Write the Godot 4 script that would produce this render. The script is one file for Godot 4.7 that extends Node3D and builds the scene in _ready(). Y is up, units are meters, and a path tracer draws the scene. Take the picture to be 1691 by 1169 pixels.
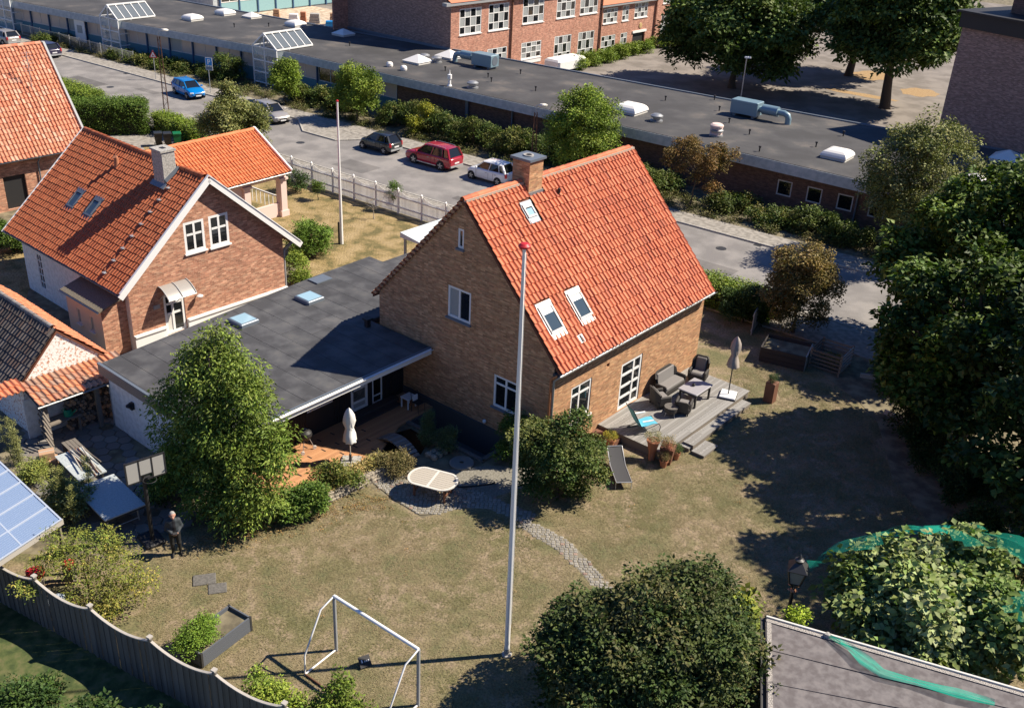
extends Node3D
# Garden, villas and a street with a low school, seen from the air.

const HOUSE_TURN := 0.891423
const HOUSE_AT := Vector3(1.8917, 0, -34.242)
const NEIGHBOUR_TURN := 0.874818
const NEIGHBOUR_AT := Vector3(-17.773, 0, -41.498)
const STREET_TURN := -0.620205
const STREET_AT := Vector3(-0.959, 0, -82.244)

var M := {}
var used := {}
var rng := RandomNumberGenerator.new()
var tile_mesh: ArrayMesh
var clumps := {}
var leaf_count := 0

# ---------------------------------------------------------------- mesh builder
class MB:
	var v := PackedVector3Array()
	var n := PackedVector3Array()
	var c := PackedColorArray()
	var col := Color.WHITE
	func tri(a: Vector3, b: Vector3, d: Vector3) -> void:
		var nn := (b - a).cross(d - a).normalized()
		v.append(a); v.append(d); v.append(b)
		n.append(nn); n.append(nn); n.append(nn)
		c.append(col); c.append(col); c.append(col)
	func trin(a: Vector3, b: Vector3, d: Vector3, na: Vector3, nb: Vector3, nd: Vector3) -> void:
		v.append(a); v.append(d); v.append(b)
		n.append(na); n.append(nd); n.append(nb)
		c.append(col); c.append(col); c.append(col)
	func quad(a: Vector3, b: Vector3, d: Vector3, e: Vector3) -> void:
		tri(a, b, d); tri(a, d, e)
	func box(p: Vector3, s: Vector3, bs := Basis.IDENTITY) -> void:
		var x := bs.x * s.x * 0.5
		var y := bs.y * s.y * 0.5
		var z := bs.z * s.z * 0.5
		quad(p - x - y + z, p + x - y + z, p + x + y + z, p - x + y + z)
		quad(p + x - y - z, p - x - y - z, p - x + y - z, p + x + y - z)
		quad(p + x - y + z, p + x - y - z, p + x + y - z, p + x + y + z)
		quad(p - x - y - z, p - x - y + z, p - x + y + z, p - x + y - z)
		quad(p - x + y + z, p + x + y + z, p + x + y - z, p - x + y - z)
		quad(p - x - y - z, p + x - y - z, p + x - y + z, p - x - y + z)
	# box with chamfered vertical and top edges
	func bevel(p: Vector3, s: Vector3, r: float, bs := Basis.IDENTITY) -> void:
		var hx := s.x * 0.5
		var hz := s.z * 0.5
		var out := [[-hx + r, hz], [hx - r, hz], [hx, hz - r], [hx, -hz + r], [hx - r, -hz], [-hx + r, -hz], [-hx, -hz + r], [-hx, hz - r]]
		var y0 := -s.y * 0.5
		var y1 := s.y * 0.5 - r
		var y2 := s.y * 0.5
		var kx := (hx - r) / hx
		var kz := (hz - r) / hz
		var top := []
		for i in 8:
			var a: Array = out[i]
			var b: Array = out[(i + 1) % 8]
			quad(p + bs * Vector3(a[0], y0, a[1]), p + bs * Vector3(b[0], y0, b[1]), p + bs * Vector3(b[0], y1, b[1]), p + bs * Vector3(a[0], y1, a[1]))
			quad(p + bs * Vector3(a[0], y1, a[1]), p + bs * Vector3(b[0], y1, b[1]), p + bs * Vector3(b[0] * kx, y2, b[1] * kz), p + bs * Vector3(a[0] * kx, y2, a[1] * kz))
			top.append(p + bs * Vector3(a[0] * kx, y2, a[1] * kz))
		for i in range(1, 7):
			tri(top[0], top[i], top[i + 1])
	func bar(a: Vector3, b: Vector3, w: float, h: float, up := Vector3.UP) -> void:
		var d := b - a
		var l := d.length()
		if l < 0.0001:
			return
		d /= l
		if absf(d.dot(up)) > 0.98:
			up = Vector3.RIGHT if absf(d.x) < 0.9 else Vector3.FORWARD
		var s := d.cross(up).normalized()
		var u := s.cross(d).normalized()
		box((a + b) * 0.5, Vector3(l, h, w), Basis(d, u, s))
	func tube(pts: Array, r, sides := 8, caps := true) -> void:
		var rings := []
		var norms := []
		var ref := Vector3.UP
		for i in pts.size():
			var d: Vector3 = (pts[mini(i + 1, pts.size() - 1)] - pts[maxi(i - 1, 0)]).normalized()
			if absf(d.dot(ref)) > 0.95:
				ref = Vector3.RIGHT if absf(d.x) < 0.8 else Vector3.FORWARD
			var s := d.cross(ref).normalized()
			var u := s.cross(d).normalized()
			ref = u
			var rr: float = r[i] if r is Array else r
			var ring := []
			var nr := []
			for k in sides:
				var a := TAU * k / sides
				var q := s * cos(a) + u * sin(a)
				nr.append(q)
				ring.append(pts[i] + q * rr)
			rings.append(ring); norms.append(nr)
		for i in pts.size() - 1:
			for k in sides:
				var k2 := (k + 1) % sides
				trin(rings[i][k], rings[i + 1][k2], rings[i][k2], norms[i][k], norms[i + 1][k2], norms[i][k2])
				trin(rings[i][k], rings[i + 1][k], rings[i + 1][k2], norms[i][k], norms[i + 1][k], norms[i + 1][k2])
		if caps:
			for k in range(1, sides - 1):
				tri(rings[0][0], rings[0][k], rings[0][k + 1])
				tri(rings[-1][0], rings[-1][k + 1], rings[-1][k])
	# profile: [radius, height] from the bottom up
	func lathe(p: Vector3, prof: Array, sides := 12, bs := Basis.IDENTITY, wob := 0.0, seed_ := 0.0) -> void:
		for i in prof.size() - 1:
			var r0: float = prof[i][0]
			var y0: float = prof[i][1]
			var r1: float = prof[i + 1][0]
			var y1: float = prof[i + 1][1]
			var sl := Vector2(y1 - y0, r0 - r1).normalized()
			for k in sides:
				var a0 := TAU * k / sides
				var a1 := TAU * (k + 1) / sides
				var w0 := 1.0 + wob * sin(a0 * 3.0 + seed_)
				var w1 := 1.0 + wob * sin(a1 * 3.0 + seed_)
				var n0 := bs * Vector3(sin(a0) * sl.x, sl.y, cos(a0) * sl.x)
				var n1 := bs * Vector3(sin(a1) * sl.x, sl.y, cos(a1) * sl.x)
				var A := p + bs * Vector3(sin(a0) * r0 * w0, y0, cos(a0) * r0 * w0)
				var B := p + bs * Vector3(sin(a1) * r0 * w1, y0, cos(a1) * r0 * w1)
				var C := p + bs * Vector3(sin(a1) * r1 * w1, y1, cos(a1) * r1 * w1)
				var D := p + bs * Vector3(sin(a0) * r1 * w0, y1, cos(a0) * r1 * w0)
				if r0 > 0.0001:
					trin(A, B, C, n0, n1, n1)
				if r1 > 0.0001:
					trin(A, C, D, n0, n1, n0)
	# polygon in plan (x, z), extruded from y0 to y1
	func prism(poly: PackedVector2Array, y0: float, y1: float, bottom := true) -> void:
		var pl := poly
		if not Geometry2D.is_polygon_clockwise(pl):
			pl = pl.duplicate(); pl.reverse()
		var ix := Geometry2D.triangulate_polygon(pl)
		for i in range(0, ix.size(), 3):
			var a := Vector3(pl[ix[i]].x, y1, pl[ix[i]].y)
			var b := Vector3(pl[ix[i + 1]].x, y1, pl[ix[i + 1]].y)
			var d := Vector3(pl[ix[i + 2]].x, y1, pl[ix[i + 2]].y)
			if (b - a).cross(d - a).y < 0:
				var q := b
				b = d; d = q
			tri(a, b, d)
			if bottom:
				a.y = y0; b.y = y0; d.y = y0
				tri(a, d, b)
		if y1 - y0 < 0.0005:
			return
		for i in pl.size():
			var p := pl[i]
			var q := pl[(i + 1) % pl.size()]
			var P := Vector3(p.x, y0, p.y)
			var Q := Vector3(q.x, y0, q.y)
			var e := Vector3(q.x - p.x, 0, q.y - p.y).cross(Vector3.UP)
			var mid := (p + q) * 0.5 + Vector2(e.x, e.z).normalized() * 0.001
			if Geometry2D.is_point_in_polygon(mid, pl):
				quad(Q, P, P + Vector3(0, y1 - y0, 0), Q + Vector3(0, y1 - y0, 0))
			else:
				quad(P, Q, Q + Vector3(0, y1 - y0, 0), P + Vector3(0, y1 - y0, 0))
	# rows of points joined to a smooth skin
	func skin(rows: Array, closed := false) -> void:
		var R := rows.size()
		var K: int = rows[0].size()
		var nn := []
		for i in R:
			var l := []
			for k in K:
				var k1 := (k + 1) % K if closed else mini(k + 1, K - 1)
				var k0 := (k - 1 + K) % K if closed else maxi(k - 1, 0)
				var a: Vector3 = rows[mini(i + 1, R - 1)][k] - rows[maxi(i - 1, 0)][k]
				var b: Vector3 = rows[i][k1] - rows[i][k0]
				l.append(a.cross(b).normalized())
			nn.append(l)
		for i in R - 1:
			for k in (K if closed else K - 1):
				var k2 := (k + 1) % K
				trin(rows[i][k], rows[i + 1][k], rows[i + 1][k2], nn[i][k], nn[i + 1][k], nn[i + 1][k2])
				trin(rows[i][k], rows[i + 1][k2], rows[i][k2], nn[i][k], nn[i + 1][k2], nn[i][k2])
	func mesh(coloured := false) -> ArrayMesh:
		var a := []
		a.resize(Mesh.ARRAY_MAX)
		a[Mesh.ARRAY_VERTEX] = v
		a[Mesh.ARRAY_NORMAL] = n
		if coloured:
			a[Mesh.ARRAY_COLOR] = c
		var m := ArrayMesh.new()
		m.add_surface_from_arrays(Mesh.PRIMITIVE_TRIANGLES, a)
		return m

# ---------------------------------------------------------------- nodes
func numbered(called: String) -> String:
	if not used.has(called):
		used[called] = 0
		return called
	used[called] += 1
	return "%s_%03d" % [called, used[called]]

func tag(o: Node, label: String, category: String, group := "") -> void:
	o.set_meta("label", label)
	o.set_meta("category", category)
	if group != "":
		o.set_meta("group", group)

func thing(called: String, label: String, category: String, at := Vector3.ZERO, turn := 0.0, group := "") -> Node3D:
	var o := Node3D.new()
	o.name = numbered(called)
	add_child(o)
	o.position = at
	o.rotation.y = turn
	tag(o, label, category, group)
	return o

func part(mb: MB, called: String, m: Material, parent: Node, coloured := false) -> MeshInstance3D:
	var o := MeshInstance3D.new()
	o.name = called if parent != self else numbered(called)
	o.mesh = mb.mesh(coloured)
	o.material_override = m
	parent.add_child(o, true)
	return o

func inst(mesh: Mesh, called: String, m: Material, parent: Node, t := Transform3D.IDENTITY) -> MeshInstance3D:
	var o := MeshInstance3D.new()
	o.name = called
	o.mesh = mesh
	o.material_override = m
	o.transform = t
	parent.add_child(o, true)
	return o

func bx(called: String, p: Vector3, s: Vector3, m: Material, parent: Node, bs := Basis.IDENTITY) -> MeshInstance3D:
	var b := MB.new()
	b.box(p, s, bs)
	return part(b, called, m, parent)

func structure(mb: MB, called: String, m: Material, at := Vector3.ZERO, turn := 0.0) -> MeshInstance3D:
	var o := part(mb, called, m, self)
	o.position = at
	o.rotation.y = turn
	o.set_meta("kind", "structure")
	return o

func copy(o: Node3D, at: Vector3, turn: float, label := "") -> Node3D:
	var base := o.name.get_slice("_0", 0)
	var r: Node3D = o.duplicate()
	r.name = numbered(base)
	add_child(r)
	r.position = at
	r.rotation.y = turn
	if label != "":
		r.set_meta("label", label)
	return r

func swarm(called: String, mesh: Mesh, m: Material, where: Array, colours: Array, parent: Node, stuff := true) -> MultiMeshInstance3D:
	var mm := MultiMesh.new()
	mm.transform_format = MultiMesh.TRANSFORM_3D
	mm.use_colors = true
	mm.mesh = mesh
	mm.instance_count = where.size()
	for i in where.size():
		mm.set_instance_transform(i, where[i])
		mm.set_instance_color(i, colours[i])
	var o := MultiMeshInstance3D.new()
	o.name = called if parent != self else numbered(called)
	o.multimesh = mm
	o.material_override = m
	parent.add_child(o, true)
	if stuff:
		o.set_meta("kind", "stuff")
	return o

# ---------------------------------------------------------------- materials
func lin(r: float, g: float, b: float) -> Color:
	return Color(r, g, b).linear_to_srgb()

func flat(r: float, g: float, b: float, rough := 0.8, metal := 0.0) -> StandardMaterial3D:
	var m := StandardMaterial3D.new()
	m.albedo_color = lin(r, g, b)
	m.roughness = rough
	m.metallic = metal
	return m

func noise_tex(freq: float, cols: Array, offs: Array, size := 512, seed_ := 1, oct := 4, kind := FastNoiseLite.TYPE_SIMPLEX_SMOOTH) -> NoiseTexture2D:
	var f := FastNoiseLite.new()
	f.noise_type = kind
	f.frequency = freq
	f.seed = seed_
	f.fractal_octaves = oct
	f.fractal_gain = 0.55
	var g := Gradient.new()
	g.offsets = PackedFloat32Array(offs)
	g.colors = PackedColorArray(cols)
	var t := NoiseTexture2D.new()
	t.noise = f
	t.width = size
	t.height = size
	t.seamless = true
	t.seamless_blend_skirt = 0.2
	t.color_ramp = g
	return t

func rough_look(cols: Array, offs: Array, freq: float, metres: float, rough: float, world := true, relief := 0.0, seed_ := 1, oct := 5) -> StandardMaterial3D:
	var m := StandardMaterial3D.new()
	m.albedo_texture = noise_tex(freq, cols, offs, 512, seed_, oct)
	m.roughness = rough
	m.uv1_triplanar = true
	m.uv1_world_triplanar = world
	m.uv1_scale = Vector3.ONE / metres
	m.uv1_triplanar_sharpness = 8.0
	if relief > 0.0:
		m.heightmap_enabled = true
		m.heightmap_texture = noise_tex(freq * 1.5, [Color.BLACK, Color.WHITE], [0.0, 1.0], 512, seed_ + 7, oct)
		m.heightmap_scale = relief
	return m

# multiplies a finer or coarser pattern over a material
func detail(m: StandardMaterial3D, cols: Array, offs: Array, freq: float, metres: float, seed_ := 3, oct := 4) -> StandardMaterial3D:
	m.detail_enabled = true
	m.detail_blend_mode = BaseMaterial3D.BLEND_MODE_MUL
	m.detail_albedo = noise_tex(freq, cols, offs, 512, seed_, oct)
	m.detail_uv_layer = BaseMaterial3D.DETAIL_UV_2
	m.uv2_triplanar = true
	m.uv2_world_triplanar = m.uv1_world_triplanar
	m.uv2_scale = Vector3.ONE / metres
	m.uv2_triplanar_sharpness = 8.0
	return m

func grey(v: float) -> Color:
	return lin(v, v, v)

# brickwork far too fine to tell single bricks: courses and tones only
func brickwork(base: Array, joint: Color, seed_: int) -> StandardMaterial3D:
	var r := RandomNumberGenerator.new()
	r.seed = seed_
	var im := Image.create(480, 504, false, Image.FORMAT_RGB8)
	im.fill(joint)
	for row in 42:
		for k in 11:
			var c: Color = base[r.randi() % base.size()]
			var f := r.randf_range(0.86, 1.12)
			c = Color(c.r * f, c.g * f, c.b * f)
			im.fill_rect(Rect2i(k * 48 - (24 if row % 2 else 0), row * 12, 46, 10), c)
	var m := StandardMaterial3D.new()
	m.albedo_texture = ImageTexture.create_from_image(im)
	m.roughness = 0.9
	m.uv1_triplanar = true
	m.uv1_scale = Vector3(1.0 / 2.4, 1.0 / 2.8, 1.0 / 2.4)
	m.uv1_triplanar_sharpness = 20.0
	return m

func make_materials() -> void:
	var W := Color.WHITE
	# ground
	M.soil = rough_look([lin(0.10, 0.085, 0.055), lin(0.16, 0.135, 0.085), lin(0.22, 0.19, 0.12)], [0.25, 0.5, 0.75], 0.02, 9.0, 0.95)
	M.lawn = rough_look([lin(0.14, 0.135, 0.058), lin(0.2, 0.17, 0.085), lin(0.24, 0.192, 0.106), lin(0.295, 0.225, 0.145), lin(0.185, 0.165, 0.075)], [0.2, 0.4, 0.52, 0.66, 0.85], 0.011, 13.0, 0.95, true, 2.0, 5, 4)
	detail(M.lawn, [grey(0.52), grey(0.86), grey(1.0)], [0.26, 0.5, 0.75], 0.035, 2.1, 8, 5)
	M.green_lawn = rough_look([lin(0.035, 0.055, 0.014), lin(0.07, 0.09, 0.025), lin(0.13, 0.12, 0.05)], [0.25, 0.5, 0.8], 0.02, 6.0, 0.95, true, 2.0, 9)
	M.far_lawn = rough_look([lin(0.17, 0.14, 0.05), lin(0.30, 0.22, 0.09), lin(0.36, 0.265, 0.12), lin(0.42, 0.31, 0.155)], [0.25, 0.42, 0.6, 0.8], 0.014, 12.0, 0.95, true, 2.0, 12)
	detail(M.far_lawn, [grey(0.5), grey(0.85), grey(1.0)], [0.3, 0.5, 0.75], 0.03, 1.9, 18, 5)
	M.asphalt = rough_look([lin(0.2, 0.187, 0.178), lin(0.235, 0.22, 0.21), lin(0.285, 0.265, 0.25)], [0.3, 0.5, 0.72], 0.01, 16.0, 0.9, true, 0.0, 3)
	detail(M.asphalt, [grey(0.78), grey(1.0)], [0.35, 0.65], 0.06, 1.3, 4)
	M.paving = rough_look([lin(0.21, 0.19, 0.165), lin(0.27, 0.25, 0.22), lin(0.33, 0.3, 0.26)], [0.3, 0.5, 0.72], 0.02, 5.0, 0.9, true, 0.0, 6)
	M.yard = rough_look([lin(0.165, 0.142, 0.122), lin(0.2, 0.175, 0.153), lin(0.24, 0.21, 0.184)], [0.3, 0.5, 0.72], 0.01, 18.0, 0.92, true, 0.0, 16)
	M.kerb = rough_look([lin(0.34, 0.32, 0.28), lin(0.46, 0.43, 0.38)], [0.3, 0.7], 0.03, 3.0, 0.9)
	M.sett = flat(0.22, 0.2, 0.185, 0.9)
	M.sett_b = flat(0.3, 0.27, 0.24, 0.9)
	M.sett_c = flat(0.27, 0.16, 0.12, 0.9)
	M.slab = rough_look([lin(0.10, 0.095, 0.085), lin(0.15, 0.14, 0.125)], [0.3, 0.7], 0.03, 2.0, 0.9)
	M.joint = flat(0.19, 0.165, 0.115, 0.95)
	M.gravel = rough_look([lin(0.16, 0.15, 0.12), lin(0.2, 0.185, 0.15), lin(0.25, 0.235, 0.2)], [0.3, 0.5, 0.72], 0.04, 2.2, 0.95)
	M.stone = rough_look([lin(0.17, 0.15, 0.12), lin(0.3, 0.26, 0.2), lin(0.38, 0.33, 0.26)], [0.25, 0.5, 0.75], 0.02, 1.2, 0.9)
	# brick and masonry
	M.brick_yellow = brickwork([lin(0.45, 0.245, 0.12), lin(0.51, 0.285, 0.145), lin(0.4, 0.2, 0.095), lin(0.55, 0.32, 0.17), lin(0.46, 0.225, 0.115)], lin(0.45, 0.3, 0.19), 3)
	detail(M.brick_yellow, [grey(0.84), grey(1.0)], [0.3, 0.62], 0.02, 4.3, 21, 4)
	M.brick_red = brickwork([lin(0.45, 0.205, 0.125), lin(0.51, 0.25, 0.155), lin(0.37, 0.155, 0.095), lin(0.57, 0.31, 0.2), lin(0.41, 0.185, 0.115)], lin(0.5, 0.35, 0.25), 5)
	detail(M.brick_red, [grey(0.82), grey(1.0)], [0.3, 0.62], 0.02, 4.1, 22, 4)
	M.brick_school = brickwork([lin(0.43, 0.195, 0.135), lin(0.48, 0.23, 0.165), lin(0.38, 0.165, 0.115), lin(0.52, 0.265, 0.19)], lin(0.47, 0.29, 0.21), 7)
	detail(M.brick_school, [grey(0.85), grey(1.0)], [0.3, 0.62], 0.02, 6.3, 23, 4)
	M.brick_dark = brickwork([lin(0.145, 0.082, 0.062), lin(0.17, 0.095, 0.072), lin(0.12, 0.068, 0.052)], lin(0.15, 0.11, 0.09), 9)
	M.brick_tower = brickwork([lin(0.30, 0.19, 0.155), lin(0.34, 0.21, 0.175), lin(0.26, 0.165, 0.135), lin(0.37, 0.24, 0.2)], lin(0.32, 0.24, 0.2), 11)
	detail(M.brick_tower, [grey(0.86), grey(1.0)], [0.3, 0.62], 0.02, 7.3, 25, 4)
	M.white_wall = rough_look([lin(0.66, 0.66, 0.65), lin(0.78, 0.78, 0.77)], [0.3, 0.6], 0.02, 3.0, 0.85, false)
	M.limewash = rough_look([lin(0.48, 0.24, 0.15), lin(0.62, 0.48, 0.4), lin(0.78, 0.76, 0.72), lin(0.8, 0.79, 0.76)], [0.2, 0.33, 0.4, 0.8], 0.03, 2.4, 0.9, false, 1.0, 33, 5)
	M.pink = flat(0.72, 0.55, 0.5, 0.85)
	M.white = flat(0.78, 0.78, 0.77, 0.5)
	M.off_white = flat(0.62, 0.6, 0.56, 0.7)
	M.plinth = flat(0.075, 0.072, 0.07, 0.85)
	M.concrete = rough_look([lin(0.26, 0.25, 0.23), lin(0.36, 0.345, 0.32), lin(0.44, 0.42, 0.39)], [0.25, 0.5, 0.75], 0.03, 2.0, 0.9, false)
	M.mortar = flat(0.42, 0.34, 0.27, 0.95)
	# roofs
	M.tile_under = flat(0.16, 0.055, 0.03, 0.9)
	M.felt = rough_look([lin(0.06, 0.06, 0.064), lin(0.082, 0.082, 0.087), lin(0.1, 0.1, 0.104), lin(0.125, 0.122, 0.12)], [0.28, 0.48, 0.66, 0.85], 0.012, 9.0, 0.75, true, 0.0, 41)
	detail(M.felt, [grey(0.8), grey(1.0)], [0.35, 0.65], 0.1, 0.9, 42)
	M.school_felt = rough_look([lin(0.052, 0.05, 0.051), lin(0.066, 0.064, 0.065), lin(0.08, 0.077, 0.076), lin(0.13, 0.115, 0.104)], [0.28, 0.5, 0.66, 0.86], 0.009, 22.0, 0.8, true, 0.0, 43)
	detail(M.school_felt, [grey(0.8), grey(1.0)], [0.35, 0.65], 0.06, 1.9, 44)
	M.shed_felt = rough_look([lin(0.12, 0.105, 0.105), lin(0.15, 0.135, 0.135), lin(0.185, 0.168, 0.165)], [0.28, 0.5, 0.75], 0.02, 4.0, 0.9, true, 0.0, 45)
	M.lichen = rough_look([lin(0.10, 0.095, 0.09), lin(0.34, 0.31, 0.28), lin(0.5, 0.46, 0.42)], [0.3, 0.5, 0.72], 0.07, 1.4, 0.95, true, 0.0, 46)
	M.zinc = flat(0.36, 0.37, 0.38, 0.45, 0.6)
	M.lead = flat(0.16, 0.19, 0.23, 0.5, 0.3)
	M.fascia_school = rough_look([lin(0.36, 0.4, 0.43), lin(0.41, 0.45, 0.48), lin(0.46, 0.49, 0.51)], [0.3, 0.5, 0.75], 0.02, 6.0, 0.8, false, 0.0, 47)
	# timber
	M.deck = rough_look([lin(0.2, 0.19, 0.18), lin(0.26, 0.25, 0.235), lin(0.32, 0.31, 0.295)], [0.25, 0.5, 0.75], 0.03, 1.6, 0.85, false, 0.0, 51)
	M.deck_b = flat(0.225, 0.215, 0.2, 0.85)
	M.deck_c = flat(0.285, 0.275, 0.26, 0.85)
	M.dark_timber = flat(0.022, 0.02, 0.02, 0.7)
	M.fence_a = flat(0.135, 0.118, 0.098, 0.9)
	M.fence_b = flat(0.16, 0.14, 0.118, 0.9)
	M.fence_c = flat(0.115, 0.1, 0.084, 0.9)
	M.fence_top = flat(0.4, 0.37, 0.33, 0.9)
	M.picket_a = flat(0.76, 0.75, 0.72, 0.8)
	M.picket_b = flat(0.68, 0.67, 0.64, 0.8)
	M.teak = flat(0.42, 0.38, 0.32, 0.8)
	M.teak_light = flat(0.6, 0.57, 0.52, 0.7)
	M.brown_wood = flat(0.17, 0.075, 0.045, 0.75)
	M.fascia_wood = rough_look([lin(0.2, 0.16, 0.125), lin(0.3, 0.245, 0.2)], [0.3, 0.7], 0.04, 1.1, 0.85, false)
	M.terrace_a = flat(0.46, 0.225, 0.105, 0.8)
	M.terrace_b = flat(0.51, 0.26, 0.125, 0.8)
	M.terrace_c = flat(0.41, 0.2, 0.095, 0.8)
	M.old_wood = flat(0.2, 0.17, 0.14, 0.9)
	M.bark = rough_look([lin(0.06, 0.045, 0.033), lin(0.13, 0.1, 0.075)], [0.3, 0.7], 0.05, 0.8, 0.95, false)
	M.pale_bark = rough_look([lin(0.2, 0.13, 0.06), lin(0.34, 0.24, 0.12)], [0.3, 0.7], 0.05, 0.8, 0.9, false)
	# glass, metal, plastic
	M.glass = flat(0.012, 0.014, 0.016, 0.04)
	M.glass.metallic_specular = 0.7
	M.sky_glass = flat(0.05, 0.075, 0.1, 0.03)
	M.sky_glass.metallic_specular = 1.0
	M.blind_and_reflection = flat(0.56, 0.46, 0.4, 0.3)  # on school panes: beige reflection of sunlit brick buildings, put into the colour
	M.curtain = flat(0.32, 0.34, 0.34, 0.5)
	M.clear = flat(0.75, 0.85, 0.85, 0.03)
	M.clear.transparency = BaseMaterial3D.TRANSPARENCY_ALPHA
	M.clear.albedo_color.a = 0.22
	M.poly_sheet = flat(0.2, 0.275, 0.42, 0.3)
	M.poly_rib = flat(0.4, 0.45, 0.54, 0.4)
	M.dome = flat(0.82, 0.79, 0.74, 0.35)
	M.black = flat(0.018, 0.018, 0.02, 0.6)
	M.rattan = flat(0.04, 0.036, 0.034, 0.75)
	M.cushion = flat(0.2, 0.19, 0.185, 0.9)
	M.grey_paint = flat(0.3, 0.31, 0.32, 0.6)
	M.steel = flat(0.5, 0.51, 0.52, 0.35, 0.6)
	M.dark_steel = flat(0.06, 0.06, 0.062, 0.5, 0.4)
	M.unit_blue = flat(0.2, 0.3, 0.36, 0.4, 0.2)
	M.blue_panel = flat(0.06, 0.19, 0.25, 0.6)
	M.blue_post = flat(0.025, 0.075, 0.17, 0.6)
	M.rubber = flat(0.012, 0.012, 0.013, 0.85)
	M.rim = flat(0.45, 0.46, 0.47, 0.35, 0.7)
	M.red_lamp = flat(0.4, 0.02, 0.03, 0.25)
	M.clear_lamp = flat(0.7, 0.71, 0.72, 0.15)
	M.plate = flat(0.7, 0.7, 0.7, 0.5)
	M.net = flat(0.0, 0.42, 0.3, 0.6)
	M.net.transparency = BaseMaterial3D.TRANSPARENCY_ALPHA
	M.net.albedo_color.a = 0.2
	M.net.roughness = 0.9
	M.net_cord = flat(0.0, 0.36, 0.25, 0.7)
	M.net_fold = M.net.duplicate()
	M.net_fold.albedo_color.a = 0.5
	M.blue_fabric = flat(0.1, 0.42, 0.56, 0.8)
	M.cloth_white = flat(0.72, 0.71, 0.68, 0.9)
	M.cloth_taupe = flat(0.36, 0.315, 0.285, 0.9)
	M.terracotta = flat(0.42, 0.17, 0.09, 0.85)
	M.red = flat(0.5, 0.02, 0.03, 0.5)
	M.cardboard = flat(0.44, 0.27, 0.16, 0.9)
	M.table_grey = rough_look([lin(0.36, 0.4, 0.41), lin(0.46, 0.5, 0.5)], [0.3, 0.7], 0.03, 1.4, 0.5, false)
	M.bin_black = flat(0.02, 0.022, 0.026, 0.5)
	M.bin_green = flat(0.0, 0.13, 0.04, 0.5)
	M.water = flat(0.008, 0.01, 0.008, 0.03)
	M.sign_blue = flat(0.0, 0.22, 0.55, 0.5)
	M.rust = flat(0.13, 0.06, 0.035, 0.85)
	M.copper = flat(0.5, 0.24, 0.14, 0.4, 0.7)
	M.skin = flat(0.5, 0.27, 0.2, 0.6)
	M.jacket = flat(0.03, 0.036, 0.045, 0.9)
	M.trousers = flat(0.012, 0.012, 0.015, 0.9)
	M.hair = flat(0.3, 0.29, 0.28, 0.8)
	for k in ["leaf", "tile"]:
		var m := StandardMaterial3D.new()
		m.vertex_color_use_as_albedo = true
		m.roughness = 0.55 if k == "leaf" else 0.75
		if k == "leaf":
			m.backlight_enabled = true
			m.backlight = lin(0.2, 0.26, 0.04)
			m.metallic_specular = 0.3
		M[k] = m

# ---------------------------------------------------------------- roof tiles
# one pantile: x across, y out of the roof, z down the slope
func make_tile(w: float, l: float) -> ArrayMesh:
	var b := MB.new()
	var rows := []
	for z in [-0.05, l]:
		var row := []
		for i in 9:
			var t := i / 8.0
			row.append(Vector3((t - 0.5) * w * 1.04, 0.046 * sin(TAU * t + 0.5) + (0.05 if z > 0 else 0.0) + 0.04, z))
		rows.append(row)
	b.skin([rows[0], rows[1]])
	for i in 8:
		var p: Vector3 = rows[1][i]
		var q: Vector3 = rows[1][i + 1]
		b.quad(p - Vector3(0, 0.045, 0), q - Vector3(0, 0.045, 0), q, p)
	return b.mesh()

# a slope of tiles: top = ridge corner, across and down = unit vectors; skip = Rect2 in (across, down) metres
func tile_slope(parent: Node, top: Vector3, across: Vector3, down: Vector3, width: float, length: float, cols: int, rows: int, colours: Array, skip: Array, singles: int, seed_: int) -> void:
	var r := RandomNumberGenerator.new()
	r.seed = seed_
	var w := width / cols
	var l := length / rows
	var mesh := make_tile(w, l)
	var up := down.cross(across).normalized()
	var patchy := FastNoiseLite.new()
	patchy.seed = seed_
	patchy.frequency = 0.35
	var tints := []
	for c in colours:
		tints.append(flat(c.r, c.g, c.b, 0.72))
	var where := []
	var cc := []
	var count := 0
	for j in range(rows - 1, -1, -1):
		for i in cols:
			var s := Vector2((i + 0.5) * w, j * l)
			var hit := false
			for k in skip:
				if k.has_point(s + Vector2(0, l * 0.5)):
					hit = true
			if hit:
				continue
			var rot := Basis(up, r.randf_range(-0.025, 0.025))
			var t := Transform3D(rot * Basis(across, up, down), top + across * (s.x + r.randf_range(-0.004, 0.004)) + down * (s.y + r.randf_range(-0.012, 0.012)) + up * (r.randf_range(0.0, 0.012) + 0.02 * patchy.get_noise_2d(s.x * 0.6, s.y * 0.6)))
			var n := r.randi() % colours.size()
			if patchy.get_noise_2d(s.x, s.y) > 0.25 and r.randf() < 0.5:
				n = 0
			if count < singles:
				inst(mesh, "roof_tile", tints[n], parent, t)
				count += 1
			else:
				where.append(t)
				var f := r.randf_range(0.9, 1.1)
				var c: Color = colours[n]
				cc.append(Color(c.r * f, c.g * f, c.b * f))
	if where.size():
		swarm("roof_tiles", mesh, M.tile, where, cc, parent)

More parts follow.
